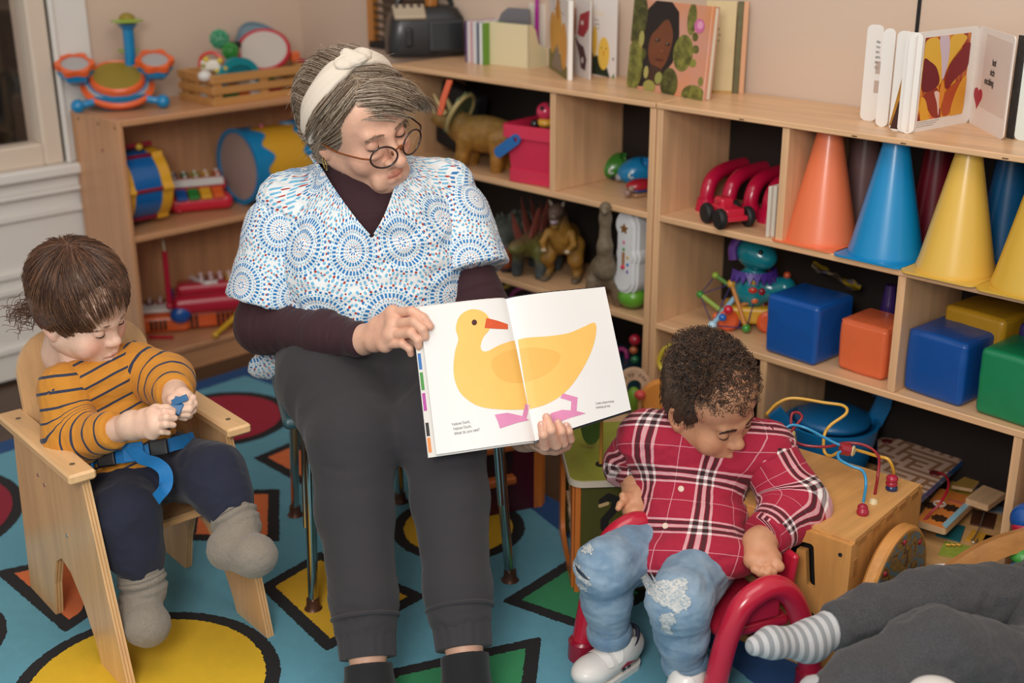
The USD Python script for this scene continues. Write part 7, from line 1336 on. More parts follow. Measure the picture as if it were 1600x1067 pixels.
t.part('backrest', tr(rbox((.016, W_ - .13, .1), .0078, (.122, 0, .235)), SM @ rot(0, 8, 0)), rp); t.part('stretcher', cyl(cA + sd_ * .2 + V(0, 0, .11), cA + cO + sd_ * .2 + V(0, 0, .11), .012, n=14), rp)

boy = Thing('person', 'small boy with short curly hair in a red plaid shirt and ripped jeans', 'person'); rg = np.random.default_rng(33)
RB = np.array([[-0.9664, -0.0951, -0.2389], [0.1771, -0.9197, -0.3505], [-0.1864, -0.381, 0.9056]]); TB = pd(1110, 620, 2.40); MB = np.eye(4); MB[:3, :3] = RB; MB[:3, 3] = TB
LIP, BLUSH = (.86, .62, .6), ((1.0, .84, .8), .4)
hm, ht, f = head(.9, (0, .002, -.02), (.071, .092, .082), (0, -.014, .032), chub=.005, w=1.0, h=.0019, ear=1.05, child=True)
bskin = skinmat('skin_boy', '#c68e6c', .42)
lids = eyes(boy, MB, f, .9, bskin, close=.40, iris='#2a1810')
H_, N_ = pd(1078, 838, 2.50), TB + RB @ V(0, -.045, -.13) + FWD * .045 - UPV * .012
sR, sL = pd(1012, 688, 2.475), pd(1194, 704, 2.455); eR, eL = pd(990, 728, 2.52), pd(1246, 792, 2.42); wR, wL = pd(996, 782, 2.475), pd(1184, 848, 2.345)
q = pd
hR_ = hand_mesh(wR, [q(984, 796, 2.45), q(990, 803, 2.44), q(998, 806, 2.44), q(1006, 804, 2.45)], [[q(975, 783, 2.44), q(969, 788, 2.43), q(966, 794, 2.425)], [q(984, 812, 2.425), q(986, 820, 2.43), q(990, 824, 2.44)], [q(996, 816, 2.425), q(997, 823, 2.43), q(1000, 826, 2.44)], [q(1007, 813, 2.435), q(1008, 820, 2.44), q(1010, 823, 2.45)]], [q(990, 786, 2.465), q(979, 778, 2.45), q(973, 774, 2.44)], wr=.026, pr=.0145, fr=.0078, fore=pd(992, 752, 2.51))
hL_ = hand_mesh(wL, [q(1176, 875, 2.31), q(1187, 879, 2.305), q(1198, 878, 2.305), q(1207, 872, 2.315)], [[q(1180, 889, 2.29), q(1188, 895, 2.285), q(1192, 894, 2.29)], [q(1191, 892, 2.285), q(1198, 896, 2.282), q(1201, 893, 2.29)], [q(1202, 890, 2.285), q(1208, 893, 2.285), q(1210, 889, 2.293)], [q(1212, 884, 2.295), q(1216, 887, 2.295), q(1217, 883, 2.30)]], [q(1188, 858, 2.33), q(1205, 872, 2.305), q(1214, 882, 2.295), q(1219, 886, 2.292)], wr=.0245, pr=.0155, fr=.0086, fore=pd(1200, 838, 2.36))
core = sdf([cone(H_, N_, .07, .045, .03), cone(sR, eR, .034, .03), cone(eR, wR, .03, .025), cone(sL, eL, .034, .03), cone(eL, wL, .03, .026), cone(sR, sL, .04, .04, .03), cone(TB + RB @ V(0, -.024, -.06), N_, .046, .052, .03)], .007, 6)
bm, bt = joined([(tr(hm, MB), ht)] + [(tr(l, MB), np.full((len(l.vertices), 3), .95) * [1, .95, .93]) for l in lids] + [(hR_, cols(hR_)), (hL_, cols(hL_)), (core, cols(core))]); boy.part('body', bm, bskin, smooth=True, col=bt)
boy.curves('eyebrow', put(brows(f, 1, 170, rg), RB, TB), .0008, hairmat('brow_dark', '#3a261a'))
def plaid():
    g = Graph(); u, v = g.uv(); wv = g.noise(g.pos(), 1300, 2); P_ = .1
    def lines(c):
        x = (c / P_).frac(); b = lambda a, e: (x > a) * (x < e)
        wh = b(.35, .39).max(b(.47, .53)).max(b(.61, .65)); bl = b(.4, .46).max(b(.54, .6)); th = b(.0, .014); return wh, bl, th
    wu, bu, tu = lines(u); wv_, bv_, tv = lines(v); tw = (((u + v) * 620.).frac() > .5)
    base = g.mix(wv, S('#8f0f2c'), S('#b0173a')); base = g.mix(tu.max(tv) * .62, base, S('#d9a0a8')); base = g.mix(wu * .62, base, S('#e2b8ba')); base = g.mix(wv_ * .62, base, S('#e4bcc0')); base = g.mix((wu * wv_) * .95, base, S('#e6e2de')); base = g.mix(bu * .82, base, S('#1b1216')); base = g.mix(bv_ * .8, base, S('#1b1216')); base = g.mix((bu * wv_).max(bv_ * wu) * tw, base, S('#b5b0ae'))
    return g.done('red_plaid', base_color=base, roughness=.85, normal=g.bump(wv, .2, .0008), sheen_weight=.06)
pl_ = plaid(); AX = (N_ - H_) / np.linalg.norm(N_ - H_); LX = (sL - sR) - AX * ((sL - sR) @ AX); LX /= np.linalg.norm(LX); FX = np.cross(LX, AX); FX = FX if FX @ FWD < 0 else -FX; RX = np.stack([LX, FX, AX], 1)
C2, C1 = H_ * .34 + N_ * .66, H_ * .68 + N_ * .32; lapc = pd(1088, 874, 2.37)
tm = sdf([ell(C2, (.098, .078, .085), .04, R=RX), ell(C1 + FX * .02, (.108, .098, .09), .05, R=RX), ell(H_ + FX * .035 + AX * .01, (.112, .105, .07), .04, R=RX), ell(lapc, (.11, .062, .056), .04, R=RX), cone(sR, sL, .058, .058, .05), cone(C2, N_ + AX * .004, .08, .054, .03), half(pd(1088, 903, 2.34), -UPV * .95 + FWD * .2, .004)], .0042, 5)
tm = wrinkle(tm, .0045, 14, 51, (1, 1, .6), R=RX); tm = wrinkle(tm, .002, 34, 53, (.7, .7, 1.5), R=RX)
def tuv(m): d = m.vertices - C1; a = math.radians(12); x_, y_ = .125 * np.arctan2(d @ LX, d @ FX + .02), d @ AX; return np.stack([x_ * math.cos(a) - y_ * math.sin(a) + .03, x_ * math.sin(a) + y_ * math.cos(a) + .02], 1)
sh_ = boy.part('shirt', tm, pl_, smooth=True, uv=tuv(tm), label='red, black and white plaid shirt')
# placket with buttons
pk_ = [pd(1068, 716, 2.2), pd(1064, 740, 2.2), pd(1063, 763, 2.2), pd(1052, 790, 2.2), pd(1040, 822, 2.2), pd(1030, 860, 2.2), pd(1024, 890, 2.2)]
dirv_ = FWD
loc, ir, it = tm.ray.intersects_location(np.array(spline(pk_, 40)), np.tile(dirv_, (40, 1)), multiple_hits=False); o_ = np.argsort(ir); pp = loc[o_]; nn_ = tm.face_normals[it[o_]]
if 0: pm_ = sweep(pp + nn_ * .0012, [(-.0125, -.001), (.0125, -.001), (.0125, .0012), (-.0125, .0012)], up=nn_.mean(0)); boy.part('placket', pm_, pl_, parent=sh_, smooth=True, uv=tuv(pm_))
for u, v in ((1064, 764), (1040, 822)):
    loc, ir, it = tm.ray.intersects_location([pd(u, v, 2.1)], [ray(u, v)], multiple_hits=False)
    if len(loc): x_, y_, z_ = frame_of(-FWD * .6 + tm.face_normals[it[0]] * .4); boy.part('button', tr(cat([lathe([(0, 0), (.0055, 0), (.006, .001), (.0045, .0022), (.003, .0016), (0, .0016)], 24)] + [cyl((a, b, .0014), (a, b, .002), .0007, n=6) for a in (-.0012, .0012) for b in (-.0012, .0012)]), mtx(x_, y_, z_, loc[0] + z_ * .0022)), paint('#d9c3b0'), parent=sh_)
for a, b, c, r3, e_, sd in ((sR, eR, eR * .75 + wR * .25 + V(0, 0, .0), (.053, .05, .044), .5, 3), (sL, eL, eL * .18 + wL * .82, (.056, .054, .042), .7, 7)):
    ax = (c - b) / np.linalg.norm(c - b); sm = sdf(chain([a, b, c], r3, .035) + [half(c, ax, .003)], .004, 4); sm = wrinkle(sm, .0042, 20, sd, (1.5, 1.5, .6), R=np.stack([*frame_of(ax)], 1)); sv = boy.part('sleeve', sm, pl_, parent=sh_, smooth=True, uv=chain_uv(sm, [a, b, c], .05, FX) + [.01 * sd, .02 * sd]); n_ = 40
    if sd == 7: cf = sweep(np.linspace(c - ax * .036, c + ax * .004, 6), circ(.0445, n_), scale=np.array([1, 1.03, 1.03, 1.02, 1.01, .97])); boy.part('cuff', cf, pl_, parent=sh_, smooth=True, uv=cyl_uv(cf, c - ax * .05, c, .045, FX) + [.02, .07])
    else: cf = sweep([eR + V(0, 0, -.01) + RGT * .004, eR - UPV * .01 + RGT * .006, eR - UPV * .024 + RGT * .008], circ(.044, n_), scale=np.array([1, 1.02, 1.])); boy.part('cuff', cf, pl_, parent=sh_, smooth=True, uv=cyl_uv(cf, eR, eR - UPV * .03, .044, FX) + [.05, .04])
# collar: two leaves folded over around the neck
for s_ in (-1, 1):
    ring = []
    for a in np.linspace(math.pi * .5, math.pi * (.5 - .98), 26) if s_ > 0 else np.linspace(math.pi * .5, math.pi * (.5 + .98), 26): ring.append(N_ + AX * (.018 - .014 * (1 - math.sin(a)) * .5) + (LX * math.cos(a) - FX * math.sin(a)) * .064)
    ring = np.array(ring); out_ = ring - N_; out_ -= AX[None] * (out_ @ AX)[:, None]; out_ /= np.linalg.norm(out_, axis=1, keepdims=True); k_ = np.linspace(.8, 1.25, 26)[:, None]
    v_ = np.vstack([ring + AX * .016, ring + out_ * .007 + AX * .014, ring + out_ * .026 * k_ - AX * .018 * k_, ring + out_ * .024 * k_ - AX * .0195 * k_]); f_ = [t_ for r_ in range(3) for i in range(25) for t_ in ((r_ * 26 + i, r_ * 26 + i + 1, r_ * 26 + 27 + i), (r_ * 26 + i, r_ * 26 + 27 + i, r_ * 26 + 26 + i))]
    cm_ = mk(v_, f_); boy.part('collar', cm_, pl_, parent=sh_, smooth=True, uv=np.stack([(cm_.vertices - N_) @ LX, (cm_.vertices - N_) @ AX], 1) + .05)
# jeans
def denim():
    g = Graph(); p = g.pos(); n = g.noise(p, 18, 4, .6); w_ = g.noise(g.map(p, scale=(1, 1, .35)), 1100, 2, .7); b = g.mix(n.step(.3, .7), S('#6d8ba6'), S('#9db3c4')); b = g.mix(w_ * .55, b, S('#4d6a86')); return g.done('light_denim', base_color=b, roughness=.85, normal=g.bump(w_, .3, .001), sheen_weight=.08)
dn = denim(); hpR, hpL = pd(1040, 842, 2.50), pd(1112, 852, 2.47); kR, kL = pd(944, 888, 2.325), pd(1060, 942, 2.245); aR, aL = pd(952, 985, 2.40), pd(1070, 1032, 2.325)
jm = sdf([ell(H_ + AX * -.005, (.1, .09, .06), .03, R=RX)] + chain([hpR, kR], [.068, .05], .03) + chain([kR, kR * .5 + aR * .5, aR], [.05, .042, .035], .02) + chain([hpL, kL], [.07, .053], .03) + chain([kL, kL * .5 + aL * .5, aL], [.053, .044, .036], .02), .0042, 5)
jm = wrinkle(jm, .0038, 20, 61, (1.3, 1.3, .6)); jn = boy.part('jeans', jm, dn, smooth=True, label='light blue ripped jeans')
def rip_mat():
    g = Graph(); p = g.pos(); n = g.noise(g.map(p, scale=(1, 1, 4)), 160, 3, .7); return g.done('denim_rip', base_color=g.mix(n.step(.35, .62), S('#8fa3b2'), S('#d5d2cc')), roughness=.95, normal=g.bump(n, .8, .003))
rip = rip_mat(); pxm = lambda u, v, d, pts: poly([((x - u) * d / F_PX, -(y - v) * d / F_PX) for x, y in pts]); d_ = 2.18
def ragged(pts, sd=0, a=1.6): r_ = np.random.default_rng(sd); p_ = np.array(bez(pts, 70)); return p_ + r_.normal(0, a, p_.shape)
for i, pts in enumerate(([(1018, 925), (1050, 912), (1076, 910), (1072, 928), (1080, 945), (1060, 957), (1042, 950), (1022, 940)], [(1038, 962), (1052, 960), (1056, 975), (1044, 982), (1034, 974)], [(1036, 980), (1050, 984), (1054, 996), (1042, 995)], [(916, 873), (930, 870), (932, 880), (920, 882)], [(902, 900), (912, 905), (928, 925), (924, 932), (908, 918)], [(912, 930), (922, 938), (920, 944), (911, 938)])):
    boy.part('rip', decal(jm, view_frame(1040, 930, d_), pxm(1040, 930, d_, ragged(pts, i)), .0012, .004), rip, parent=jn, smooth=True, label='frayed white rip in the denim')
boy.part('rip_hole', decal(jm, view_frame(1040, 930, d_), pxm(1040, 930, d_, [(905, 902), (918, 913), (928, 924), (920, 922), (908, 912)]), .0017, .004), paint('#2c3a4a'), parent=jn, smooth=True)
for kn, ak in ((kR, aR), (kL, aL)):
    ax = (ak - kn) / np.linalg.norm(ak - kn); boy.part('rolled_cuff', sweep(np.linspace(ak - ax * .012, ak + ax * .016, 5), circ(.0415, 40), scale=np.array([.98, 1.05, 1.06, 1.05, 1.0])), dn, parent=jn)
    an = sdf([cone(ak, ak + ax * .05, .03, .028, .01)], .004, 3); boy.part('ankle_sock', an, cloth('white_sock', '#c9c6c4', 1200), smooth=True)
# shoes
def shoe(heel, toe, lab):
    d = toe - heel; d[2] = 0; L = np.linalg.norm(d); d /= L; s_ = np.cross(UZ, d); M = mtx(d, s_, UZ, (heel[0], heel[1], .006)); sh = boy.part('shoe', tr(cat([sdf([ell((.04, 0, .04), (.042, .032, .036), .02), ell((.105, 0, .028), (.05, .036, .026), .03), cone((.01, 0, .05), (.035, 0, .066), .026, .03, .02), ell((.03, 0, .082), (.03, .022, .03), .008, 's'), half((0, 0, .006), (0, 0, -1), .002)], .0028, 4)]), M), plastic('#d8d3ce', .45), smooth=True, label=lab)
    out = sg.Point(.105, 0).buffer(.0405).union(sg.Point(.022, 0).buffer(.031)).convex_hull; boy.part('sole', tr(cat([ext(out.buffer(-.002), .012, 0)]), M), plastic('#dcd8d2', .5), parent=sh); boy.part('outsole', tr(ext(out, .0045, -.006), M), mat('gum_sole', '#a8703f', .6), parent=sh)
    up = boy.parts[-3][1]
    TM = M.copy(); TM[:3, 3] = (M @ np.array([0, 0, .05, 1]))[:3]
    for x0 in (.066, .09): boy.part('strap', decal(up, TM, rrect(.017, .062, .004, x0, 0), .0022, .004), plastic('#e6e1dc', .4), parent=sh, smooth=True)
    boy.part('collar_lining', tr(tube([(.062, -.016, .066), (.03, -.028, .064), (.004, -.012, .078), (.004, .012, .078), (.03, .028, .064), (.062, .016, .066)], .0045, 8), M), mat('shoe_navy', '#23283a', .7), parent=sh)
    for sgn in (-1, 1):
        fm = mtx(d, UZ, s_ * sgn if sgn > 0 else -s_, (M @ np.array([0, sgn * .03, 0, 1]))[:3]); fm[:3, 2] = s_ * sgn; fm[:3, 3] = (M @ np.array([0, sgn * .05, 0, 1]))[:3]
        if sgn < 0: pass
        boy.part('red_mark', decal(up, fm, poly([(.022, .03), (.05, .037), (.07, .026), (.055, .028), (.045, .026)]), .0012, .004), mat('mark_red', '#b01c38', .4), parent=sh, smooth=True)
        for x0 in (.03, .045): boy.part('navy_mark', decal(up, fm, poly([(x0, .012), (x0 + .01, .013), (x0 + .018, .027), (x0 + .009, .027)]), .0012, .004), mat('shoe_navy', '#23283a', .7), parent=sh, smooth=True)
shoe(pz(990, 1030, .01), pz(908, 1072, .01), 'white shoe with two straps and a red and navy side mark'); shoe(pz(1090, 1085, .01) , pz(1020, 1150, .01), None)
# hair: tight curls on top, short sides
hc, hr_ = V(0, -.016, .032), V(.0735, .0945, .0835)
capm = sdf([ell(hc, hr_), ell((0, -.06, -.015), (.05, .042, .045), .03), ell((.062, -.02, -.01), (.015, .042, .045), .02), ell((-.062, -.02, -.01), (.015, .042, .045), .02), ell((0, .108, -.035), (.068, .064, .08), .008, 's'), ell((.085, .035, -.05), (.03, .04, .05), .008, 's'), ell((-.085, .035, -.05), (.03, .04, .05), .008, 's'), half((0, 0, -.06), (0, 0, -1), .01)], .0026, 4)
k0, k1, k2 = hairmat('curl_dark', '#241710', .4, .3), hairmat('curl_brown', '#3f2a1c', .38, .3), hairmat('curl_lit', '#5f4430', .36, .25)
hcap = boy.part('hair', tr(capm, MB), hairmat('fade', '#43301f', .6, .25), smooth=True)
roots, nn = surface_roots(capm, 9000, rg); topw = np.clip((roots[:, 2] - .035 - .25 * np.maximum(0, -roots[:, 1])) / .03, 0, 1); keep = (rg.random(len(roots)) < topw * .95) & (roots[:, 2] > .02) & ((((roots - V(0, .108, -.035)) / (.07, .066, .083)) ** 2).sum(1) > 1); curls = []
for p, n in zip(roots[keep], nn[keep]):
    e1, e2, _ = frame_of(n); a0 = rg.uniform(0, 6.28); R0 = rg.uniform(.0022, .0042); H0 = rg.uniform(.009, .02); tw = rg.choice([-1, 1]) * rg.uniform(8, 13); tl = rg.normal(0, .35, 2); s = [p + n * H0 * k + (e1 * tl[0] + e2 * tl[1]) * H0 * k + R0 * min(1, 3 * k) * (e1 * math.cos(a0 + tw * k) + e2 * math.sin(a0 + tw * k)) for k in np.linspace(0, 1, 12)]; curls.append(np.array(s))
for st, m_ in zip(split3(curls, rg, (.4, .4)), (k0, k1, k2)): boy.curves('curl', put(st, RB, TB), .00095, m_, parent=hcap)
side_ = ~keep & (roots[:, 2] < .06); fz_ = [np.array([p, p + n * .0025 + V(0, 0, -.004), p + n * .003 + V(0, 0, -.009)]) for p, n in zip(roots[side_][:1800], nn[side_][:1800])]; boy.curves('short_hair', put(fz_, RB, TB), .0006, k0, parent=hcap)
# ================================================================ a third child's legs, at the right
kid = Thing('person', 'child in grey trousers and a striped sock, only the stretched legs in view', 'person')
gf = cloth('grey_melange', '#4c4c4f', 520, .5, .95, .1, .2); D1, D2 = 2.16, 2.02
hA, kA, aA = pd(1640, 950, 2.32), pd(1448, 950, 2.22), pd(1300, 982, 2.13); hB, kB, aB = pd(1650, 1075, 2.16), pd(1462, 1030, 2.04), pd(1275, 1110, 1.98)
ma = sdf(chain([hA, kA], [.082, .062], .03) + chain([kA, kA * .45 + aA * .55, aA], [.062, .047, .0335], .03) + [half(aA, aA - kA, .003)], .004, 5); ma = wrinkle(ma, .0085, 12, 71, (1, 1, 1)); ma = wrinkle(ma, .0025, 30, 72)
mb = sdf(chain([hB, kB], [.09, .07], .03) + chain([kB, kB * .45 + aB * .55, aB], [.07, .056, .042], .03) + [ell(pd(1690, 1010, 2.28), (.12, .12, .11), .05), cone(pd(1640, 1000, 2.2), pd(1655, 900, 2.28), .075, .06, .03)], .0045, 5); mb = wrinkle(mb, .0095, 10, 73); mb = wrinkle(mb, .0025, 28, 74)
tb = kid.part('trousers', mb, gf, smooth=True, label='dark grey melange trousers, near leg and lap'); kid.part('trouser_leg', ma, gf, parent=tb, smooth=True, label='outstretched far trouser leg')
axA = (aA - kA) / np.linalg.norm(aA - kA); kid.part('hem_band', sweep(np.linspace(aA - axA * .036, aA + axA * .002, 5), circ(.036, 40), scale=np.array([1.05, 1.02, 1, .99, .96])), cloth('grey_melange_band', '#474749', 1000, .35, .95, .12, .1), parent=tb)
def sock_mat():
    g = Graph(); u, v = g.uv(); k = (v / .0165).frac(); wv = g.noise(g.pos(), 900, 2); toe = (v > .168); base = g.mix((k < .5), S('#c4c4c6'), S('#8e9194')); base = g.mix(toe, base, S('#a3a4a6')); base = g.mix(wv * .35, base, S('#6f7072')); return g.done('striped_sock', base_color=base, roughness=.95, normal=g.bump(wv, .35, .001), sheen_weight=.15)
heel, ball_, toe = pd(1262, 1002, 2.12), pd(1205, 1004, 2.085), pd(1180, 1009, 2.07)
so = sdf([cone(aA + axA * .002, heel * .6 + aA * .4, .0325, .032, .02), ell(heel + UPV * -.004, (.032, .03, .03), .02), cone(heel, ball_, .029, .0245, .02), cone(ball_, toe, .0245, .0165, .015)], .0026, 4); dv = (toe - aA) / np.linalg.norm(toe - aA)
kid.part('sock', so, sock_mat(), smooth=True, uv=np.stack([0 * (so.vertices @ dv), (so.vertices - aA) @ dv], 1), label='grey and white striped sock'); 
tip = sdf([ell(pd(1278, 1078, 1.985), (.03, .03, .02), .01)], .003, 3); kid.part('other_sock', tip, cloth('sock_pale', '#b7b7b9', 900, .3), smooth=True)
t = Thing('bentwood_chair', 'light wood chair with a curved bentwood arm, under the child in grey', 'chair'); bwm = wood('bentwood', '#b9814a', 0, .35)
arc = spline([pd(1468, 915, 2.33), pd(1500, 888, 2.34), pd(1545, 861, 2.35), pd(1600, 843, 2.36), pd(1680, 830, 2.37), pd(1760, 850, 2.38)], 60); t.part('arm', sweep(arc, [(-.019, -.012), (.019, -.012), (.019, .012), (-.019, .012)], up=-FWD), bwm)
sp_ = pd(1650, 1110, 2.25); t.part('seat', rbox((.34, .32, .02), .01, (sp_[0] + .02, sp_[1] - .02, sp_[2] - .085)), bwm)
for dx, dy in ((-.13, -.13), (.14, -.13), (-.1, .12), (.14, .12)): t.part('leg', cyl((sp_[0] + .02 + dx, sp_[1] - .02 + dy, 0), (sp_[0] + .02 + dx, sp_[1] - .02 + dy, sp_[2] - .09), .016, n=16), bwm)
t = Thing('white_bowl', 'white plastic dish half hidden behind the grey trousers', 'dish', M=facing(pd(1490, 914, 2.36))); t.part('bowl', lathe([(0, -.01), (.045, -.004), (.062, .008), (.06, .011), (.04, .0), (0, -.006)], 40), plastic('#d3d2d0', .3))
small('cushion', 'white gold-specked cushion in the lower right corner', 'cushion', ball(pd(1462, 1092, 1.93), (.045, .045, .03), 3), mat('gold_speck', '#d8d4cf', .6, var=(60, .06)))
t = Thing('rattle', 'blue, red and green ball toy at the right edge of the shelf', 'toy'); r0 = pd(1606, 812, 2.5)
t.part('ball', ball(r0, .034, 3), plastic('#154f98')); t.part('band', ball(r0 + V(-.01, -.006, -.012), (.031, .031, .02), 3), plastic('#a51c38'))
t = Thing('pull_toy', 'stack of green, blue and red balls with a white cord behind the grey trousers', 'toy'); r1 = pd(1602, 868, 2.36)
t.part('green_ball', ball(r1, (.03, .03, .018), 3), plastic('#3f8f3a')); t.part('blue_ball', ball(pd(1604, 893, 2.35), (.032, .032, .024), 3), plastic('#154f98')); t.part('red_ball', ball(pd(1600, 903, 2.335), (.024, .024, .016), 3), plastic('#a51c38')); t.part('peg', cyl(pd(1562, 924, 2.33), pd(1568, 906, 2.33), .006, .0075, n=14, bev=.002), plastic('#3f8f3a')); t.part('cord', tube([pd(1548, 922, 2.33), pd(1562, 898, 2.33), pd(1580, 884, 2.34), pd(1602, 880, 2.34)], .0014, 6), paint('#d3d2cc'))

# ================================================================ adult chair under the woman
t = Thing('stacking_chair', 'metal legged chair under the seated woman', 'chair'); chrome = mat('chrome', '#b9b4ae', .18, metallic=1.0); seatm = plastic('#2b4a52', .4)
fl_, frr, rl_ = pz(490, 955, 0), pz(797, 910, 0), pz(462, 808, 0); rr_ = rl_ + (frr - fl_) * .6; cen = (fl_ + frr + rl_ + rr_) / 4; tops = [cen + (p_ - cen) * .9 + V(0, 0, .425) for p_ in (fl_, frr, rl_, rr_)]
for p_, q_, nm in zip((fl_, frr, rl_, rr_), tops, range(4)):
    inw = (cen - p_); inw[2] = 0; inw /= np.linalg.norm(inw); w_ = np.cross(UZ, inw)
    lg = t.part('leg', cat([tube([p_ + V(0, 0, .01), p_ * .6 + q_ * .4, q_ - V(0, 0, .02), q_ + inw * .03 + V(0, 0, .0)], .0125 if nm != 2 else .012, 14, scale=np.linspace(.82, 1.05, 32)), tube([p_ * .55 + q_ * .45 + w_ * .012, q_ - V(0, 0, .02) + w_ * .012, q_ + inw * .03 + w_ * .012], .007, 10)]), chrome)
    t.part('glide', mv(lathe([(0, 0), (.019, 0), (.02, .006), (.014, .014), (.0135, .03), (0, .03)], 20), *(p_ + V(0, 0, .001))), mat('glide_brown', '#5a3a2c', .4, metallic=.5), parent=lg)
cm = mtx((frr - fl_) / np.linalg.norm(frr - fl_), np.cross(UZ, (frr - fl_) / np.linalg.norm(frr - fl_)), UZ, cen); t.part('seat', tr(rbox((.42, .42, .025), .012, (0, 0, .425)), cm), seatm); t.part('backrest', tr(rbox((.4, .02, .2), .0098, (0, .24, .66)), cm @ rot(-6, 0, 0)), seatm)
for x in (-.17, .17): t.part('back_post', tr(cyl((x, .2, .42), (x, .258, .75), .011, n=14), cm), chrome)

# ================================================================ activity cubes
def on_face(o, x, y, pg, d): return plate(pg, mtx(x, y, np.cross(x, y), o), d)
cw = wood('cube_wood', '#c98f4f', 2, .38); cwt = wood('cube_wood_top', '#cf9a5c', 0, .36); cdk = mat('cube_slot', '#17120e', .7)
z0 = .295; C = pz(1336, 849, z0); C[2] = 0; ex = pz(1438, 762, z0) - pz(1336, 849, z0); Lc = np.linalg.norm(ex); ex /= Lc; ey = np.cross(UZ, ex)
t = Thing('activity_cube', 'natural wooden activity cube with finger joints and a bead maze on top', 'activity cube')
bx_ = lambda a, b: C + ex * a + ey * b
th = .013; W2 = Lc
fp = sg.box(0, 0, W2, z0)
def slot(pts, w=.0115): return LN([(x * W2, y * z0) for x, y in pts], w)
front = fp.difference(slot([(.46, .90), (.47, .70), (.57, .68), (.61, .88), (.72, .89), (.75, .64)], .0085)).difference(slot([(.56, .40), (.66, .47), (.78, .40)], .009)).difference(slot([(.15, .8), (.15, .6), (.3, .6), (.3, .8)], .0085)).difference(slot([(.2, .1), (.8, .1)], .008))
# the panel towards the boy (its outside faces -ex) and the wheel side (faces -ey)
t.part('side_panel', on_face(bx_(0, W2), -ey, UZ, front, th).apply_translation(-ex * 0 + 0 * ey), cw)
t.part('side_panel', on_face(bx_(0, 0) + ey * th, ex, UZ, fp, th), cw); t.part('side_panel', on_face(bx_(W2, 0), ey, UZ, fp, th), cw); t.part('side_panel', on_face(bx_(W2, W2), -ex, UZ, fp, th), cw)
t.part('slot_backing', [on_face(bx_(.02, W2), -ey, UZ, fp.buffer(-.012), .002)], cdk)
topz = z0
t.part('top_panel', plate(poly([(.0, .0), (W2, 0), (W2, W2), (0, W2)]), mtx(ex, ey, UZ, bx_(0, 0) + UZ * (z0 - th * .2)), th * .8), cwt)
for k in range(5):
    for o, d_, n_ in ((bx_(0, 0), ex, -ey), (bx_(0, 0), ey, -ex), (bx_(W2, 0), ey, ex), (bx_(0, W2), ex, ey)):
        p_ = o + d_ * (W2 * (.1 + .2 * k)) + UZ * (z0 - .002); t.part('finger_joint', tr(box((W2 * .12, .011, .0125), (0, 0, 0), .001), mtx(d_, np.cross(UZ, d_), UZ, p_ + n_ * -.0035 + UZ * -.0028)), wood('cube_end', '#a8713a', 0, .5))
for k in range(3):
    p_ = bx_(0, 0) + UZ * (z0 * (.28 + .27 * k)); t.part('finger_joint', tr(box((.017, .017, z0 * .13), (0, 0, 0), .0015), mtx(ex, ey, UZ, p_ + (ex + ey) * .0068)), wood('cube_end', '#a8713a', 0, .5))
for yy, zz_ in ((W2 * .93, .27), (W2 * .07, .27), (W2 * .06, .13)): t.part('screw', cyl(bx_(-th - .0015, yy) + UZ * zz_, bx_(-th + .001, yy) + UZ * zz_, .004, n=12), mat('black_soft', '#17161a', .6))
wc = bx_(W2 * .46, -.03) + UZ * .142; WM = mtx(ex, UZ, -ey, wc)
def wheel_mat():
    g = Graph(); n = g.noise(g.pos(), 26, 3, .5, 1.5); return g.done('wheel_print', base_color=g.ramp(n, [(.0, S('#3f5f70')), (.4, S('#4f7585')), (.47, S('#7a5a2c')), (.55, S('#9a7a34')), (.62, S('#5a3220')), (.75, S('#4a5a3a'))]), roughness=.35)
t.part('wheel', tr(lathe([(0, -.018), (.13, -.018), (.135, -.013), (.135, .004), (.131, .009), (0, .009)], 64), WM), wood('wheel_wood', '#c78a48', 0, .4)); t.part('wheel_face', tr(lathe([(0, .0092), (.126, .0092), (.126, .0098), (0, .0102)], 64), WM), wheel_mat()); t.part('axle', tr(cyl((0, 0, -.029), (0, 0, .014), .01, n=16), WM), plastic('#a51c30'))
for k in range(8): t.part('wheel_bead', tr(ball((.112 * math.cos(k * .785), .112 * math.sin(k * .785), .011), (.006, .006, .003), 2), WM), plastic('#8f1c2c'))
pz_ = lambda u, v, h: px_at(u, v, h)
def tp(u, v, h): return pz(u, v, z0 + h)
def wire(nm, pts, h, r=.0033): t.part(nm, tube([tp(*q) for q in pts], r, 10, k=90), plastic(h, .3))
wire('yellow_wire', [(1395, 752, .0), (1396, 735, .035), (1388, 718, .06), (1372, 713, .06), (1332, 702, .055), (1312, 706, .05), (1298, 712, .05), (1288, 705, .06), (1288, 680, .08), (1298, 664, .1), (1322, 646, .12), (1318, 634, .13), (1288, 629, .13), (1240, 622, .13), (1215, 630, .12), (1197, 648, .11)], '#d3a03c')
wire('red_wire', [(1366, 778, .0), (1372, 740, .05), (1372, 712, .07), (1352, 696, .08), (1322, 692, .08), (1290, 698, .08), (1250, 694, .08), (1234, 680, .085), (1246, 662, .1), (1253, 652, .11), (1248, 645, .115), (1238, 646, .115), (1236, 660, .1), (1240, 668, .095)], '#8e1a26', .003)
wire('blue_wire', [(1348, 790, .0), (1353, 756, .045), (1348, 736, .06), (1330, 728, .065), (1312, 718, .07), (1310, 708, .075), (1320, 700, .08), (1300, 690, .085), (1262, 670, .095), (1238, 664, .1), (1224, 672, .09)], '#2f8fc0', .003)
def bead(u, v, h, r, colr, sq=1.0): t.part('bead', ball(tp(u, v, h + .006), (r * 1.12, r * 1.12, r * sq * 1.12), 3), plastic(colr, .2))
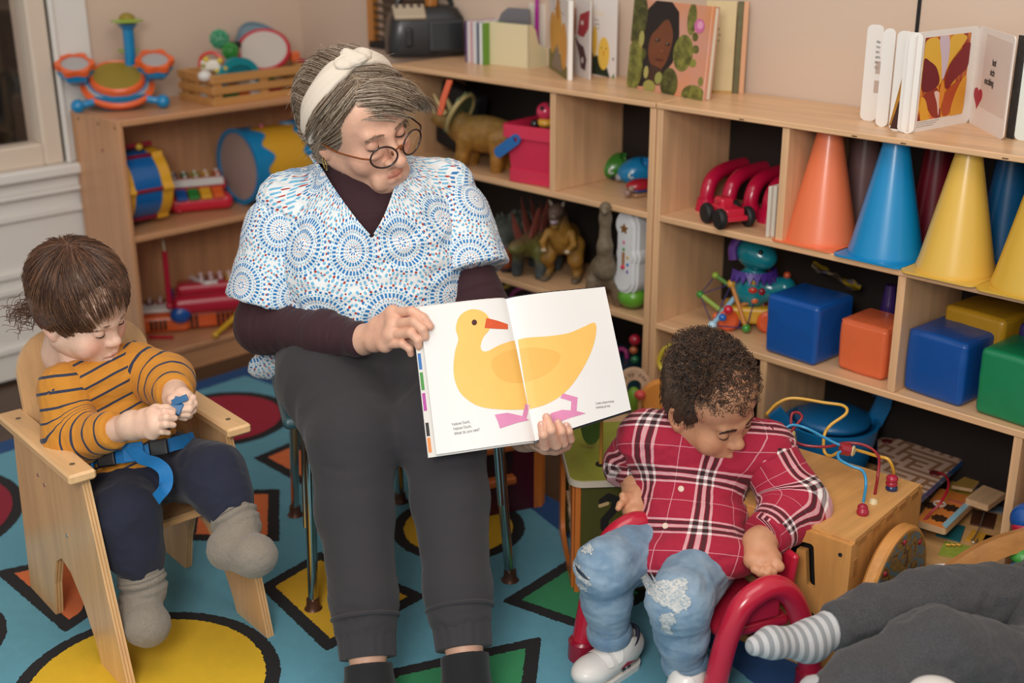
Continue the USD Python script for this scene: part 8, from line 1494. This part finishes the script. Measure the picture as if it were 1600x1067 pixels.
for u, v, h, r, c_ in ((1394, 748, .026, .0105, '#a31c38'), (1393, 755, .015, .0105, '#a31c38'), (1393, 762, .006, .0105, '#182c58')): bead(u, v, h, r, c_, .75)
bead(1393, 766, .0, .0105, '#182c58', .75); bead(1348, 800, .006, .0105, '#9c1c34', .9); bead(1348, 793, .012, .009, '#9c1c34', .8)
t.part('bead', cyl(tp(1364, 792, 0), tp(1365, 779, .014), .0095, .0085, n=20, bev=.003), plastic('#d3bf94', .4)); t.part('bead', cyl(tp(1312, 700, .08), tp(1330, 704, .075), .012, n=20, bev=.003), plastic('#96202e', .3)); t.part('bead', cyl(tp(1331, 704, .075), tp(1335, 705, .075), .0115, n=20, bev=.003), plastic('#d3bf94', .4)); t.part('bead', cyl(tp(1236, 692, .0), tp(1233, 676, .03), .013, n=20, bev=.003), plastic('#c9b070', .5))
# green cube
gp = pz(897, 930, 0); dx_, dy_ = V(.76, -.65, 0), V(.65, .76, 0); oL = wood('orange_edge', '#c9702c', 2, .45); ol = mat('olive_panel', '#4c4a1c', .45, var=(8, .08)); hgt = .262
t = Thing('activity_cube', 'olive green activity cube with orange edges behind the boy', 'activity cube'); G_ = lambda a, b, z=0: gp + dx_ * a + dy_ * b + UZ * z
pn = sg.box(0, 0, .26, hgt); hook = LN([(.045, .222), (.058, .232), (.075, .224), (.068, .2), (.05, .178), (.05, .16), (.07, .143), (.085, .135)], .0085)
t.part('front_panel', on_face(G_(.012, .012), dx_, UZ, pn, .012), ol, label='olive green front panel'); t.part('slot', on_face(G_(.012, .0008), dx_, UZ, hook, .0012), cdk, label='black hook-shaped slot'); t.part('slot_lip', on_face(G_(.012, .0006), dx_, UZ, sa.translate(LN([(.04, .212), (.055, .217)], .004), 0, 0), .0016), paint('#c9a878')); t.part('slot', on_face(G_(.012, .0008), dx_, UZ, LN([(.06, .11), (.09, .10), (.1, .07)], .008), .0012), cdk)
t.part('corner_post', bb((0, 0, 0), (.012, .024, hgt)).apply_transform(mtx(dx_, dy_, UZ, gp)), oL, label='orange corner post'); t.part('corner_post', bb((.258, 0, 0), (.272, .024, hgt)).apply_transform(mtx(dx_, dy_, UZ, gp)), oL)
side_p = sg.box(0, 0, .25, hgt).difference(blob([(.05, .03), (.2, .03), (.22, .12), (.2, .23), (.05, .23), (.035, .12)])); t.part('side_panel', on_face(G_(.006, .27), -dy_, UZ, side_p, .01), oL, label='orange side frame'); t.part('side_backing', on_face(G_(.022, .27), -dy_, UZ, sg.box(0.01, 0.01, .24, hgt - .01), .004), mat('dark_inner', '#3a2a1e', .7))
rgx = np.random.default_rng(5)
for k in range(9): u_, w_ = rgx.uniform(.05, .2), .035 + k * .022; t.part('animal_cutout', on_face(G_(.014, .27), -dy_, UZ, blob([(u_ - .03, w_), (u_ - .01, w_ + .014), (u_ + .02, w_ + .008), (u_ + .034, w_ + .016), (u_ + .03, w_ - .006), (u_, w_ - .008)]), .006), wood('pale_arch', '#d3b294', 2))
t.part('back_panel', on_face(G_(.27, .27), -dx_, UZ, pn, .012), ol); t.part('far_panel', on_face(G_(.272, 0), dy_, UZ, sg.box(0, 0, .27, hgt), .012), ol)
lid = rrect(.3, .3, .03, .136, .135); t.part('top_edge', plate(lid, mtx(dx_, dy_, UZ, gp + UZ * hgt), .014), paint('#cdbfae'), label='pale edged top board'); t.part('top_face', plate(lid.buffer(-.003), mtx(dx_, dy_, UZ, gp + UZ * (hgt + .014)), .0015), mat('lime_top', '#8f9236', .45, var=(14, .22)), label='yellow green printed top')
tq = lambda a, b, z: gp + dx_ * a + dy_ * b + UZ * (hgt + .0155 + z)
t.part('dowel', cyl(tq(.06, .06, 0), tq(.06, .06, .13), .004, n=12), wood('dowel', '#c9923c', 2)); t.part('dowel_ring', cyl(tq(.06, .06, 0), tq(.06, .06, .003), .011, n=20), cdk); t.part('printed_dot', cyl(tq(.085, .055, 0), tq(.085, .055, .001), .012, n=20), paint('#33432c')); t.part('tree_piece', tr(ext(E_(0, .05, .022, .04), .01), mtx(dx_, UZ, np.cross(dx_, UZ), tq(.05, .15, 0))), paint('#4c6a2c')); t.part('tree_piece', tr(ext(E_(0, .05, .026, .045), .01), mtx(dx_, UZ, np.cross(dx_, UZ), tq(.19, .13, 0))), paint('#3f6a30')); t.part('track_piece', tube([tq(.1, .09, .002), tq(.125, .1, .035), tq(.15, .1, .03), tq(.16, .09, .0)], .009, 10), paint('#4a3424')); t.part('track_base', tr(rbox((.1, .012, .008), .003), mtx(dx_, dy_, UZ, tq(.18, .085, .004))), paint('#b9a088'))
# maroon cube
mp_ = pz(838, 792, 0); ax_, ay_ = V(.93, -.37, 0), V(.37, .93, 0); t = Thing('activity_cube', 'maroon activity cube with orange edges behind the chair leg', 'activity cube'); Mq = lambda a, b, z=0: mp_ + ax_ * a + ay_ * b + UZ * z
mar = mat('maroon_panel', '#4a1020', .45, var=(8, .1)); hm_ = .29
t.part('front_panel', on_face(Mq(-.26, 0), ax_, UZ, sg.box(0, 0, .25, hm_), .012), mar, label='maroon front panel'); t.part('corner_post', bb((-.012, -.013, 0), (.012, .012, hm_)).apply_transform(mtx(ax_, ay_, UZ, mp_)), oL, label='orange corner post'); t.part('corner_post', bb((-.272, -.013, 0), (-.25, .012, hm_)).apply_transform(mtx(ax_, ay_, UZ, mp_)), oL)
t.part('side_panel', on_face(Mq(.012, .0), ay_, UZ, sg.box(0, 0, .25, hm_).difference(blob([(.04, .05), (.2, .05), (.2, .24), (.04, .24)])), .01), oL); t.part('side_backing', on_face(Mq(-.004, 0.01), ay_, UZ, sg.box(0, 0, .24, hm_), .004), mat('dark_inner', '#3a2a1e', .7)); t.part('top_panel', plate(sg.box(-.27, -.01, .02, .26), mtx(ax_, ay_, UZ, mp_ + UZ * hm_), .012), mat('lime_top', '#8f9236', .45))
wn = rrect(.075, .085, .012, -.105, .15); t.part('window_recess', on_face(Mq(0, -.0125), ax_, UZ, wn, .001), mat('recess', '#2a0d12', .6)); t.part('window_ledge', tr(rbox((.08, .03, .018), .006), mtx(ax_, ay_, UZ, Mq(-.105, -.018, .185))), paint('#c4672c')); t.part('window_ledge', tr(rbox((.08, .034, .02), .007), mtx(ax_, ay_, UZ, Mq(-.105, -.02, .10))), paint('#c4672c'))
# ================================================================ write everything to the stage
for t in THINGS: t.finish()
